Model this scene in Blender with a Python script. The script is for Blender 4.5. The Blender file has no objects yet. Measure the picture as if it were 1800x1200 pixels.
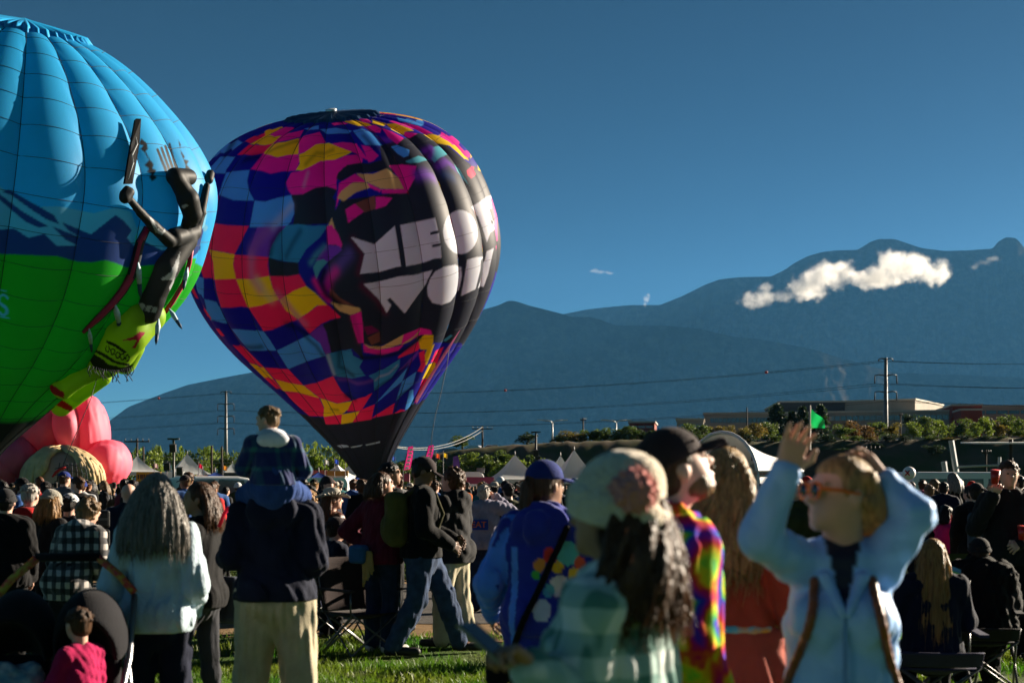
import bpy, math, random
import numpy as np
from mathutils import Vector, Matrix
random.seed(7)
rng = np.random.default_rng(7)
SC = bpy.context.scene
COL = SC.collection
R = math.radians

# ------------------------------------------------------------------ camera
EYE = 1.6
cam_data = bpy.data.cameras.new('camera')
cam = bpy.data.objects.new('camera', cam_data)
COL.objects.link(cam)
cam.location = (0, 0, EYE)
cam.rotation_euler = (R(90), 0, 0)
cam_data.lens = 50
cam_data.sensor_width = 36
cam_data.shift_y = 256 / 1800
cam_data.clip_start = 0.1
cam_data.clip_end = 60000
cam_data.dof.use_dof = True
cam_data.dof.focus_distance = 30
cam_data.dof.aperture_fstop = 3.4
SC.camera = cam

# ------------------------------------------------------------------ sky and sun
SUN_EL, SUN_AZ = R(18), R(57)          # azimuth clockwise from +Y: to the right and beyond the balloons
world = bpy.data.worlds.new('World')
SC.world = world
world.use_nodes = True
wn = world.node_tree.nodes
wl = world.node_tree.links
sky = wn.new('ShaderNodeTexSky')
sky.sky_type = 'NISHITA'
sky.sun_disc = False
sky.sun_elevation = SUN_EL
sky.sun_rotation = SUN_AZ
sky.altitude = 1500
sky.air_density = 0.5
sky.dust_density = 0.7
sky.ozone_density = 4.0
bg = wn['Background']
bg.inputs['Strength'].default_value = 0.05
# photographic grade of the whole sky: deeper contrast, slightly teal white balance
pre = wn.new('ShaderNodeVectorMath')
pre.operation = 'SCALE'
pre.inputs['Scale'].default_value = 0.385
gam = wn.new('ShaderNodeGamma')
gam.inputs['Gamma'].default_value = 1.85
bal = wn.new('ShaderNodeVectorMath')
bal.operation = 'MULTIPLY'
bal.inputs[1].default_value = (1.05, 1.0, 0.49)
wl.new(sky.outputs[0], pre.inputs[0])
wl.new(pre.outputs[0], gam.inputs['Color'])
wl.new(gam.outputs[0], bal.inputs[0])
wl.new(bal.outputs[0], bg.inputs['Color'])
sun_data = bpy.data.lights.new('sun', 'SUN')
sun_data.energy = 5.0
sun_data.angle = R(0.6)
sun_data.color = (1.0, 0.86, 0.68)
sun = bpy.data.objects.new('sun', sun_data)
COL.objects.link(sun)
SUN_DIR = Vector((math.sin(SUN_AZ) * math.cos(SUN_EL), math.cos(SUN_AZ) * math.cos(SUN_EL), math.sin(SUN_EL)))
sun.rotation_euler = SUN_DIR.to_track_quat('Z', 'Y').to_euler()
sun.location = SUN_DIR * 300

SC.view_settings.view_transform = 'Standard'
SC.view_settings.look = 'None'
SC.view_settings.exposure = 1.75
SC.view_settings.gamma = 1.0
SC.render.engine = 'CYCLES'
SC.cycles.use_denoising = True
SC.cycles.max_bounces = 8
SC.cycles.diffuse_bounces = 3
SC.cycles.transparent_max_bounces = 8
SC.cycles.volume_bounces = 3
SC.cycles.caustics_reflective = False
SC.cycles.caustics_refractive = False
SC.cycles.sample_clamp_indirect = 4.0

# ------------------------------------------------------------------ helpers
FP = 2500.0                              # focal length in photograph pixels


def at(px, py, d):
    """a point d metres in front of the camera, measured off the photograph"""
    return Vector(((px - 900) / FP * d, d, EYE + (856 - py) / FP * d))


def gx(px, d):
    return (px - 900) / FP * d


def link_mesh(name, verts, faces, mat=None, parent=None, smooth=True):
    me = bpy.data.meshes.new(name)
    v = np.array([tuple(p) for p in verts], np.float32) if not isinstance(verts, np.ndarray) else verts.astype(np.float32)
    if isinstance(faces, np.ndarray):
        n, k = faces.shape
        me.vertices.add(len(v))
        me.vertices.foreach_set('co', v.ravel())
        me.loops.add(n * k)
        me.loops.foreach_set('vertex_index', faces.astype(np.int32).ravel())
        me.polygons.add(n)
        me.polygons.foreach_set('loop_start', np.arange(0, n * k, k, dtype=np.int32))
        me.update(calc_edges=True)
    else:
        me.from_pydata([tuple(map(float, p)) for p in v], [], faces)
        me.update()
    if smooth:
        me.polygons.foreach_set('use_smooth', np.ones(len(me.polygons), bool))
    o = bpy.data.objects.new(name, me)
    COL.objects.link(o)
    if mat is not None:
        for m in (mat if isinstance(mat, (list, tuple)) else [mat]):
            me.materials.append(m)
    if parent is not None:
        o.parent = parent
    return o


def tag(o, label=None, category=None, group=None, kind=None):
    for k, v in (('label', label), ('category', category), ('group', group), ('kind', kind)):
        if v:
            o[k] = v
    return o


def thing(name, loc=(0, 0, 0), rz=0, label=None, category=None, group=None):
    o = bpy.data.objects.new(name, None)
    o.empty_display_size = 0.2
    COL.objects.link(o)
    o.location = loc
    o.rotation_euler = (0, 0, rz)
    return tag(o, label, category, group)


class MB:
    """collects simple solids and links them as one mesh"""
    def __init__(s):
        s.v, s.f = [], []

    def add(s, vs, fs):
        b = len(s.v)
        s.v += [tuple(p) for p in vs]
        s.f += [tuple(i + b for i in f) for f in fs]
        return s

    def box(s, c, d, rz=0.0, rx=0.0, ry=0.0, taper=1.0):
        x, y, z = d[0] / 2, d[1] / 2, d[2] / 2
        m = Matrix.Rotation(rz, 3, 'Z') @ Matrix.Rotation(ry, 3, 'Y') @ Matrix.Rotation(rx, 3, 'X')
        p = []
        for k, t in ((-z, 1), (z, taper)):
            p += [(-x * t, -y * t, k), (x * t, -y * t, k), (x * t, y * t, k), (-x * t, y * t, k)]
        p = [m @ Vector(q) + Vector(c) for q in p]
        return s.add(p, [(3, 2, 1, 0), (4, 5, 6, 7), (0, 1, 5, 4), (1, 2, 6, 5), (2, 3, 7, 6), (3, 0, 4, 7)])

    def tube(s, pts, r, n=8, cap=True):
        pts = [Vector([float(q) for q in p]) for p in pts]
        r = float(r) if not isinstance(r, (list, tuple)) else [float(q) for q in r]
        rr = r if isinstance(r, (list, tuple)) else [r] * len(pts)
        b = len(s.v)
        prev = None
        for i, p in enumerate(pts):
            t = (pts[min(i + 1, len(pts) - 1)] - pts[max(i - 1, 0)]).normalized()
            if prev is None:
                u = t.orthogonal().normalized()
            else:
                u = (prev - t * prev.dot(t))
                u = u.normalized() if u.length > 1e-6 else t.orthogonal().normalized()
            prev = u
            w = t.cross(u)
            for k in range(n):
                a = 2 * math.pi * k / n
                s.v.append(tuple(p + rr[i] * (math.cos(a) * u + math.sin(a) * w)))
        for i in range(len(pts) - 1):
            for k in range(n):
                k2 = (k + 1) % n
                s.f.append((b + i * n + k, b + i * n + k2, b + (i + 1) * n + k2, b + (i + 1) * n + k))
        if cap:
            s.f.append(tuple(b + k for k in reversed(range(n))))
            s.f.append(tuple(b + (len(pts) - 1) * n + k for k in range(n)))
        return s

    def prism(s, poly, y0, y1):
        """polygon of (x, z) pushed from y0 to y1"""
        n = len(poly)
        vs = [(x, y0, z) for x, z in poly] + [(x, y1, z) for x, z in poly]
        fs = [tuple(range(n)), tuple(reversed(range(n, 2 * n)))]
        fs += [(i, i + n, (i + 1) % n + n, (i + 1) % n) for i in range(n)]
        return s.add(vs, fs)

    def sphere(s, c, r, nu=12, nv=8, sc=(1, 1, 1)):
        b = len(s.v)
        for j in range(nv + 1):
            ph = math.pi * j / nv
            for i in range(nu):
                th = 2 * math.pi * i / nu
                s.v.append((c[0] + r * sc[0] * math.sin(ph) * math.cos(th), c[1] + r * sc[1] * math.sin(ph) * math.sin(th), c[2] + r * sc[2] * math.cos(ph)))
        for j in range(nv):
            for i in range(nu):
                i2 = (i + 1) % nu
                s.f.append((b + j * nu + i, b + (j + 1) * nu + i, b + (j + 1) * nu + i2, b + j * nu + i2))
        return s

    def build(s, name, mat, parent=None, smooth=False):
        return link_mesh(name, s.v, s.f, mat, parent, smooth)


# ------------------------------------------------------------------ materials
MATS = {}


def mat(name, color, rough=0.7, var=0.12, scale=8.0, bump=0.0, bscale=30.0, metal=0.0, sheen=0.0, trans=0.0, spec=0.4, attr=None, color2=None):
    if name in MATS:
        return MATS[name]
    m = bpy.data.materials.new(name)
    m.use_nodes = True
    nt = m.node_tree
    nd, ln = nt.nodes, nt.links
    p = nd['Principled BSDF']
    out = nd['Material Output']
    p.inputs['Roughness'].default_value = rough
    p.inputs['Metallic'].default_value = metal
    p.inputs['Specular IOR Level'].default_value = spec
    p.inputs['Sheen Weight'].default_value = sheen
    tc = nd.new('ShaderNodeTexCoord')
    csock = None
    if attr:
        a = nd.new('ShaderNodeAttribute')
        a.attribute_name = attr
        csock = a.outputs['Color']
    if var > 0:
        nz = nd.new('ShaderNodeTexNoise')
        nz.inputs['Scale'].default_value = scale
        nz.inputs['Detail'].default_value = 5
        ln.new(tc.outputs['Object'], nz.inputs['Vector'])
        if color2 is not None:
            rp = nd.new('ShaderNodeValToRGB')
            rp.color_ramp.elements[0].position = 0.38
            rp.color_ramp.elements[1].position = 0.62
            rp.color_ramp.elements[0].color = (*color, 1)
            rp.color_ramp.elements[1].color = (*color2, 1)
            ln.new(nz.outputs['Fac'], rp.inputs['Fac'])
            csock = rp.outputs['Color']
        else:
            mr = nd.new('ShaderNodeMapRange')
            mr.inputs['To Min'].default_value = 1 - var
            mr.inputs['To Max'].default_value = 1 + var
            mr.inputs['From Min'].default_value = 0.3
            mr.inputs['From Max'].default_value = 0.7
            ln.new(nz.outputs['Fac'], mr.inputs['Value'])
            mx = nd.new('ShaderNodeVectorMath')
            mx.operation = 'SCALE'
            if csock is not None:
                ln.new(csock, mx.inputs[0])
            else:
                mx.inputs[0].default_value = color
            ln.new(mr.outputs[0], mx.inputs['Scale'])
            csock = mx.outputs[0]
    if csock is not None:
        ln.new(csock, p.inputs['Base Color'])
    else:
        p.inputs['Base Color'].default_value = (*color, 1)
    if bump > 0:
        n2 = nd.new('ShaderNodeTexNoise')
        n2.inputs['Scale'].default_value = bscale
        n2.inputs['Detail'].default_value = 4
        ln.new(tc.outputs['Object'], n2.inputs['Vector'])
        b = nd.new('ShaderNodeBump')
        b.inputs['Strength'].default_value = bump
        b.inputs['Distance'].default_value = 0.02
        ln.new(n2.outputs['Fac'], b.inputs['Height'])
        ln.new(b.outputs[0], p.inputs['Normal'])
    if trans > 0:
        t = nd.new('ShaderNodeBsdfTranslucent')
        ms = nd.new('ShaderNodeMixShader')
        ms.inputs[0].default_value = trans
        if csock is not None:
            ln.new(csock, t.inputs['Color'])
        else:
            t.inputs['Color'].default_value = (*color, 1)
        ln.new(p.outputs[0], ms.inputs[1])
        ln.new(t.outputs[0], ms.inputs[2])
        ln.new(ms.outputs[0], out.inputs['Surface'])
    MATS[name] = m
    return m


def noise2(x, y, seed=0, octaves=4, ridged=False):
    """cheap value noise on arrays"""
    r = np.random.default_rng(seed)
    tot = np.zeros_like(x, float)
    amp, norm = 1.0, 0.0
    for o in range(octaves):
        tab = r.random((64, 64))
        xx, yy = x * 2 ** o + 17.3 * o, y * 2 ** o + 9.1 * o
        xi, yi = np.floor(xx).astype(int), np.floor(yy).astype(int)
        fx, fy = xx - xi, yy - yi
        fx, fy = fx * fx * (3 - 2 * fx), fy * fy * (3 - 2 * fy)
        g = lambda a, b: tab[a % 64, b % 64]
        v = (g(xi, yi) * (1 - fx) + g(xi + 1, yi) * fx) * (1 - fy) + (g(xi, yi + 1) * (1 - fx) + g(xi + 1, yi + 1) * fx) * fy
        v = 1 - np.abs(2 * v - 1) if ridged else v
        tot += v * amp
        norm += amp
        amp *= 0.5
    return tot / norm


def grid_faces(nu, nv):
    """quads of a grid whose vertex index is j * nu + i"""
    i, j = np.meshgrid(np.arange(nu - 1), np.arange(nv - 1))
    a = (j * nu + i).ravel()
    return np.stack([a, a + 1, a + nu + 1, a + nu], 1)


def text_mesh(name, body, size, material, parent, loc, rot, extrude=.004):
    cu = bpy.data.curves.new(name, 'FONT')
    cu.body, cu.size, cu.extrude = body, size, extrude
    cu.align_x, cu.align_y = 'CENTER', 'CENTER'
    tmp = bpy.data.objects.new('tmp', cu)
    COL.objects.link(tmp)
    dg = bpy.context.evaluated_depsgraph_get()
    me = bpy.data.meshes.new_from_object(tmp.evaluated_get(dg))
    bpy.data.objects.remove(tmp)
    o = bpy.data.objects.new(name, me)
    COL.objects.link(o)
    me.materials.clear()
    me.materials.append(material)
    o.parent = parent
    o.location, o.rotation_euler = loc, rot
    return o


ORD = 'first second third fourth fifth sixth seventh eighth ninth tenth eleventh twelfth thirteenth fourteenth fifteenth sixteenth seventeenth eighteenth'.split()


def nth(i):
    return ORD[min(i, len(ORD)) - 1]


def join_meshes(parts):
    vs, fs, b = [], [], 0
    for v, f in parts:
        vs.append(v); fs.append(f + b); b += len(v)
    return np.concatenate(vs), np.concatenate(fs)

# ------------------------------------------------------------------ ground
def ground():
    xs = np.concatenate([-np.geomspace(6690, 40, 16), np.linspace(-35, 35, 71), np.geomspace(40, 6690, 16)])
    ys = np.concatenate([[-300, -60, -15], np.linspace(0, 60, 121), np.geomspace(64, 14050, 26)])
    X, Y = np.meshgrid(xs, ys)
    Z = 0.05 * (noise2(X * 0.35, Y * 0.35, 3) - 0.5) * (np.abs(X) < 50) * (Y < 62) - 0.004
    # the plain beyond the field drops a little and then climbs to the mountain foot
    m = bpy.data.materials.new('field_grass')
    m.use_nodes = True
    nt = m.node_tree
    nd, ln = nt.nodes, nt.links
    p = nd['Principled BSDF']
    p.inputs['Roughness'].default_value = 0.9
    p.inputs['Specular IOR Level'].default_value = 0.15
    tc = nd.new('ShaderNodeTexCoord')
    n1 = nd.new('ShaderNodeTexNoise'); n1.inputs['Scale'].default_value = 0.8; n1.inputs['Detail'].default_value = 6
    n2 = nd.new('ShaderNodeTexNoise'); n2.inputs['Scale'].default_value = 22; n2.inputs['Detail'].default_value = 4
    r1 = nd.new('ShaderNodeValToRGB')
    r1.color_ramp.elements[0].position = 0.35; r1.color_ramp.elements[0].color = (0.030, 0.085, 0.006, 1)
    r1.color_ramp.elements[1].position = 0.68; r1.color_ramp.elements[1].color = (0.085, 0.10, 0.015, 1)
    mx = nd.new('ShaderNodeMixRGB'); mx.blend_type = 'MULTIPLY'; mx.inputs[0].default_value = 0.7
    r2 = nd.new('ShaderNodeValToRGB')
    r2.color_ramp.elements[0].color = (0.4, 0.4, 0.4, 1); r2.color_ramp.elements[1].color = (1.5, 1.5, 1.5, 1)
    b = nd.new('ShaderNodeBump'); b.inputs['Strength'].default_value = 0.7; b.inputs['Distance'].default_value = 0.05
    for n in (n1, n2):
        ln.new(tc.outputs['Object'], n.inputs['Vector'])
    ln.new(n1.outputs['Fac'], r1.inputs[0]); ln.new(n2.outputs['Fac'], r2.inputs[0])
    ln.new(r1.outputs[0], mx.inputs[1]); ln.new(r2.outputs[0], mx.inputs[2])
    ln.new(mx.outputs[0], p.inputs['Base Color'])
    ln.new(n2.outputs['Fac'], b.inputs['Height']); ln.new(b.outputs[0], p.inputs['Normal'])
    o = link_mesh('ground', np.stack([X.ravel(), Y.ravel(), Z.ravel()], 1), grid_faces(len(xs), len(ys)), m)
    tag(o, kind='structure')


ground()


def strip(name, y0, y1, wob, z, material, x0=-40, x1=40, seed=0):
    xs = np.linspace(x0, x1, 161)
    v = np.linspace(0, 1, 9)
    X, V = np.meshgrid(xs, v)
    e0 = y0 + wob * (noise2(X * 0.9, X * 0 + 3.1, seed) - 0.5) * 2
    e1 = y1 + wob * (noise2(X * 0.7, X * 0 + 7.7, seed + 5) - 0.5) * 2
    Y = e0 + (e1 - e0) * V
    Z = z + 0.05 * (noise2(X * 0.35, Y * 0.35, 3) - 0.5) + 0.006 * (noise2(X * 4, Y * 4, seed + 2) - 0.5)
    return tag(link_mesh(name, np.stack([X.ravel(), Y.ravel(), Z.ravel()], 1), grid_faces(161, 9), material), kind='structure')


dirt = mat('dry_dirt', (0.20, 0.13, 0.065), 0.95, 0.3, 3.0, 0.5, 60, spec=0.1)
asph = mat('worn_asphalt', (0.075, 0.068, 0.062), 0.9, 0.25, 5.0, 0.5, 120, spec=0.2)
strip('dirt_verge', 14.9, 24.6, 0.45, 0.006, dirt, seed=4)
strip('asphalt_path', 16.6, 23.4, 0.12, 0.014, asph, seed=9)


# ------------------------------------------------------------------ mountains
def mountain(name, pts, d_crest, run, seed, material, relief=0.10, back=2500):
    px = np.array([p[0] for p in pts], float)
    py = np.array([p[1] for p in pts], float)
    nx, ns = 620, 99
    X = np.linspace(px[0], px[-1], nx)
    crest_py = np.interp(X, px, py)
    k = np.array([1, 3, 5, 3, 1]) / 13.0
    crest_py = np.convolve(np.pad(crest_py, 2, 'edge'), k, 'valid')
    h = (856 - crest_py) / FP * d_crest + EYE
    s = np.concatenate([np.linspace(-0.12, 1.0, 80), np.linspace(1.02, 1.35, 19)])
    XX, S = np.meshgrid(X, s)
    H = np.broadcast_to(h, XX.shape)
    wx = XX / 38.0
    spur = noise2(wx + 0.8 * noise2(wx * 1.3, S * 3, seed + 3), S * 1.2, seed, 5, True)
    up = np.clip(S, 0, 1)
    prof = up ** 1.15 * (1 - 0.10 * np.sin(np.pi * up))
    Z = H * prof
    Z = Z + H * relief * (spur - 0.62) * np.sin(np.pi * np.clip(up, 0, 1)) ** 0.8 * (0.25 + 0.75 * up)
    Z += H * 0.014 * (noise2(wx * 9, S * 30, seed + 8, 4) - 0.5) * 2 * np.clip(up * 3, 0, 1) * np.clip((1 - up) * 9, 0, 1)
    Z = np.where(S > 1, H * (1 - (S - 1) * 2.4) - 20 * (S - 1), Z)
    Z = np.where(S < 0, S * 20, Z)
    Y = d_crest - run * (1 - S) + np.where(S > 1, (S - 1) * back, 0)
    Y = Y + run * 0.16 * (noise2(wx * 0.5, S * 0 + 2.2, seed + 6, 3) - 0.5) * np.clip(1 - up, 0, 1)
    # crest stays on its bearing
    WX = (XX - 900) / FP * d_crest + (Y - d_crest) * (XX - 900) / FP
    v = np.stack([WX, Y, Z], -1)
    kc = int(np.argmin(np.abs(s - 1)))
    fr, bk = v[:kc + 1].reshape(-1, 3), v[kc:].reshape(-1, 3)      # the two slopes meet in a sharp crest
    vs, fs = join_meshes([(fr, grid_faces(nx, kc + 1)), (bk, grid_faces(nx, ns - kc))])
    return tag(link_mesh(name, vs, fs, material), kind='structure')


def mountain_mat():
    m = bpy.data.materials.new('mountain_rock')
    m.use_nodes = True
    nd, ln = m.node_tree.nodes, m.node_tree.links
    p = nd['Principled BSDF']
    p.inputs['Roughness'].default_value = 1.0
    p.inputs['Specular IOR Level'].default_value = 0.0
    tc = nd.new('ShaderNodeTexCoord')
    n1 = nd.new('ShaderNodeTexNoise'); n1.inputs['Scale'].default_value = 0.012; n1.inputs['Detail'].default_value = 8; n1.inputs['Roughness'].default_value = 0.65
    r1 = nd.new('ShaderNodeValToRGB')
    r1.color_ramp.elements[0].position = 0.45; r1.color_ramp.elements[0].color = (0.05, 0.045, 0.03, 1)
    r1.color_ramp.elements[1].position = 0.72; r1.color_ramp.elements[1].color = (0.15, 0.115, 0.08, 1)
    ln.new(tc.outputs['Object'], n1.inputs['Vector'])
    ln.new(n1.outputs['Fac'], r1.inputs[0])
    ln.new(r1.outputs[0], p.inputs['Base Color'])
    return m


rock = mountain_mat()
FRONT = [(-300, 800), (60, 770), (185, 745), (225, 715), (290, 690), (330, 676), (400, 662), (445, 654), (500, 636), (560, 612), (640, 590), (720, 574), (790, 560), (815, 550), (832, 554), (846, 545), (878, 536), (893, 528), (906, 529), (930, 537), (955, 543), (990, 552), (1005, 557), (1040, 557), (1085, 572), (1130, 572), (1170, 572), (1225, 577), (1255, 584), (1290, 592), (1330, 595), (1380, 604), (1430, 614), (1480, 630), (1530, 643), (1570, 655), (1640, 657), (1720, 660), (1800, 664), (1950, 680), (2150, 720)]
BACK = [(700, 620), (850, 580), (990, 552), (1030, 544), (1065, 540), (1110, 536), (1160, 536), (1200, 520), (1240, 500), (1265, 491), (1300, 487), (1355, 486), (1380, 474), (1395, 463), (1420, 450), (1445, 443), (1470, 440), (1508, 439), (1530, 425), (1545, 420), (1572, 420), (1590, 426), (1620, 436), (1660, 441), (1700, 440), (1745, 437), (1754, 425), (1768, 417), (1785, 418), (1795, 428), (1803, 440), (1860, 450), (2000, 470), (2200, 520)]
mountain('mountain_front', FRONT, 8200, 1150, 21, rock)
mountain('mountain_back', BACK, 11200, 1900, 43, rock, 0.09)

# ------------------------------------------------------------------ haze
def haze():
    mb = MB().box((0, 6850, 1050), (13400, 14500, 2110))
    m = bpy.data.materials.new('haze_air')
    m.use_nodes = True
    nd, ln = m.node_tree.nodes, m.node_tree.links
    nd.remove(nd['Principled BSDF'])
    v = nd.new('ShaderNodeVolumePrincipled')
    v.inputs['Color'].default_value = (0.13, 0.46, 0.96, 1)
    v.inputs['Density'].default_value = 0.00002
    v.inputs['Anisotropy'].default_value = 0.0
    ln.new(v.outputs[0], nd['Material Output'].inputs['Volume'])
    m.cycles.homogeneous_volume = True
    tag(mb.build('haze', m), kind='stuff')


haze()

# ------------------------------------------------------------------ smooth bodies from distance fields
class Field:
    """a distance field on a voxel grid; shapes are blended in, then skinned as one continuous mesh"""
    def __init__(s, lo, hi, h):
        s.h = h
        s.lo = np.array(lo, float)
        s.n = np.ceil((np.array(hi, float) - s.lo) / h).astype(int) + 1
        s.F = np.full(s.n, 0.3 if h < 0.1 else 3.0)
        s.ax = [s.lo[i] + h * np.arange(s.n[i]) for i in range(3)]

    def block(s, lo, hi):
        a = np.clip(np.floor((np.asarray(lo) - s.lo) / s.h).astype(int), 0, s.n)
        b = np.clip(np.ceil((np.asarray(hi) - s.lo) / s.h).astype(int) + 1, 0, s.n)
        sl = tuple(slice(a[i], b[i]) for i in range(3))
        return sl, np.meshgrid(*[s.ax[i][sl[i]] for i in range(3)], indexing='ij')

    def mix(s, sl, d, k, cut=False):
        f = s.F[sl]
        if f.size == 0:
            return
        if cut:
            t = np.clip(0.5 - 0.5 * (f + d) / k, 0, 1)
            s.F[sl] = f * (1 - t) - d * t + k * t * (1 - t)
        else:
            t = np.clip(0.5 + 0.5 * (d - f) / k, 0, 1)
            s.F[sl] = d * (1 - t) + f * t - k * t * (1 - t)

    def cone(s, a, b, ra, rb, k=0.03, cut=False, flat=None):
        """tapered capsule a-b; flat=(fx, fy, fz) squashes space about the middle"""
        a, b = np.asarray(a, float), np.asarray(b, float)
        m = max(ra, rb) * (1 if flat is None else max(1, *[1 / f for f in flat])) + k + 2 * s.h
        sl, (X, Y, Z) = s.block(np.minimum(a, b) - m, np.maximum(a, b) + m)
        q = (1, 1, 1) if flat is None else flat
        X, Y, Z = (X - a[0]) * q[0], (Y - a[1]) * q[1], (Z - a[2]) * q[2]
        u = (b - a) * np.array(q)
        L2 = u.dot(u) + 1e-12
        t = np.clip((X * u[0] + Y * u[1] + Z * u[2]) / L2, 0, 1)
        d = np.sqrt((X - t * u[0]) ** 2 + (Y - t * u[1]) ** 2 + (Z - t * u[2]) ** 2) - (ra + (rb - ra) * t)
        s.mix(sl, d / max(q), k, cut)
        return s

    def ball(s, c, r, k=0.03, cut=False, rot=None):
        """ellipsoid with radii r, optionally turned by the 3x3 matrix rot"""
        c, r = np.asarray(c, float), np.asarray(r, float) * np.ones(3)
        m = r.max() + k + 2 * s.h
        sl, (X, Y, Z) = s.block(c - m, c + m)
        X, Y, Z = X - c[0], Y - c[1], Z - c[2]
        if rot is not None:
            Q = np.asarray(rot)
            X, Y, Z = [Q[0][i] * X + Q[1][i] * Y + Q[2][i] * Z for i in range(3)]
        k0 = np.sqrt((X / r[0]) ** 2 + (Y / r[1]) ** 2 + (Z / r[2]) ** 2)
        k1 = np.sqrt((X / r[0] ** 2) ** 2 + (Y / r[1] ** 2) ** 2 + (Z / r[2] ** 2) ** 2) + 1e-9
        s.mix(sl, k0 * (k0 - 1) / k1, k, cut)
        return s

    def slab(s, c, half, r=0.01, k=0.02, rot=None, cut=False):
        c, half = np.asarray(c, float), np.asarray(half, float)
        m = np.linalg.norm(half) + k + r + 2 * s.h
        sl, (X, Y, Z) = s.block(c - m, c + m)
        X, Y, Z = X - c[0], Y - c[1], Z - c[2]
        if rot is not None:
            Q = np.asarray(rot)
            X, Y, Z = [Q[0][i] * X + Q[1][i] * Y + Q[2][i] * Z for i in range(3)]
        q = [np.abs(X) - half[0] + r, np.abs(Y) - half[1] + r, np.abs(Z) - half[2] + r]
        d = np.sqrt(sum(np.maximum(v, 0) ** 2 for v in q)) + np.minimum(np.maximum(np.maximum(q[0], q[1]), q[2]), 0) - r
        s.mix(sl, d, k, cut)
        return s

    def keep(s, p, n, k=0.006):
        """keep only the side of the plane through p that n points away from"""
        X, Y, Z = np.meshgrid(*s.ax, indexing='ij')
        d = (X - p[0]) * n[0] + (Y - p[1]) * n[1] + (Z - p[2]) * n[2]
        t = np.clip(0.5 - 0.5 * (d - s.F) / k, 0, 1)
        s.F = d * (1 - t) + s.F * t + k * t * (1 - t)
        return s

    def wrinkle(s, amp, freq=22.0, seed=0, aniso=(1, 1, 1)):
        r = np.random.default_rng(seed)
        X, Y, Z = np.meshgrid(*s.ax, indexing='ij')
        band = np.abs(s.F) < 4 * s.h + 3 * amp
        x, y, z = X[band] * aniso[0], Y[band] * aniso[1], Z[band] * aniso[2]
        w = np.zeros(len(x))
        for i in range(5):
            d = r.normal(size=3); d /= np.linalg.norm(d)
            e = r.normal(size=3) * 0.5
            ph = freq * (0.6 + 0.25 * i) * (d[0] * x + d[1] * y + d[2] * z) + 2.2 * np.sin(freq * 0.33 * (e[0] * x + e[1] * y + e[2] * z) + r.random() * 6) + r.random() * 6
            w += (1 - 2 * np.abs(np.sin(ph))) / (1 + 0.3 * i)
        s.F[band] += amp * w / 3
        return s

    def skin(s):
        return surface_nets(s.F, s.lo, s.h)


def surface_nets(F, lo, h):
    ins = F < 0
    c = ins[:-1, :-1, :-1].astype(np.int8)
    cnt = np.zeros_like(c)
    offs = [(i, j, k) for i in (0, 1) for j in (0, 1) for k in (0, 1)]
    nx, ny, nz = F.shape
    for i, j, k in offs:
        cnt += ins[i:nx - 1 + i, j:ny - 1 + j, k:nz - 1 + k]
    mixed = (cnt > 0) & (cnt < 8)
    idx = np.argwhere(mixed)
    if len(idx) == 0:
        return np.zeros((0, 3)), np.zeros((0, 4), int)
    cv = np.stack([F[idx[:, 0] + i, idx[:, 1] + j, idx[:, 2] + k] for i, j, k in offs], 1)
    pos = np.zeros((len(idx), 3))
    num = np.zeros(len(idx))
    O = np.array(offs, float)
    for a in range(8):
        for b in range(a + 1, 8):
            if np.abs(O[a] - O[b]).sum() != 1:
                continue
            m = (cv[:, a] < 0) != (cv[:, b] < 0)
            t = np.where(m, cv[:, a] / np.where(m, cv[:, a] - cv[:, b], 1), 0)
            pos += m[:, None] * (O[a] + t[:, None] * (O[b] - O[a]))
            num += m
    verts = lo + h * (idx + pos / num[:, None])
    vid = np.full(mixed.shape, -1, np.int64)
    vid[mixed] = np.arange(len(idx))
    quads = []
    for ax in range(3):
        o1, o2 = (ax + 1) % 3, (ax + 2) % 3
        sl0 = [slice(None)] * 3; sl1 = [slice(None)] * 3
        sl0[ax] = slice(0, -1); sl1[ax] = slice(1, None)
        ia, ib = ins[tuple(sl0)], ins[tuple(sl1)]
        e = np.argwhere(ia != ib)
        e = e[(e[:, o1] > 0) & (e[:, o2] > 0) & (e[:, o1] < F.shape[o1] - 1) & (e[:, o2] < F.shape[o2] - 1)]
        if len(e) == 0:
            continue
        flip = ~ins[e[:, 0], e[:, 1], e[:, 2]]
        def g(d1, d2):
            q = e.copy(); q[:, o1] -= d1; q[:, o2] -= d2
            return vid[q[:, 0], q[:, 1], q[:, 2]]
        q = np.stack([g(1, 1), g(0, 1), g(0, 0), g(1, 0)], 1)
        q[flip] = q[flip][:, ::-1]
        quads.append(q)
    quads = np.concatenate(quads)
    return verts, quads[(quads >= 0).all(1)]



# ------------------------------------------------------------------ hot-air balloons
ZF = np.array([0, .06, .14, .24, .34, .44, .54, .64, .73, .81, .88, .935, .975, 1.0])


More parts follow.
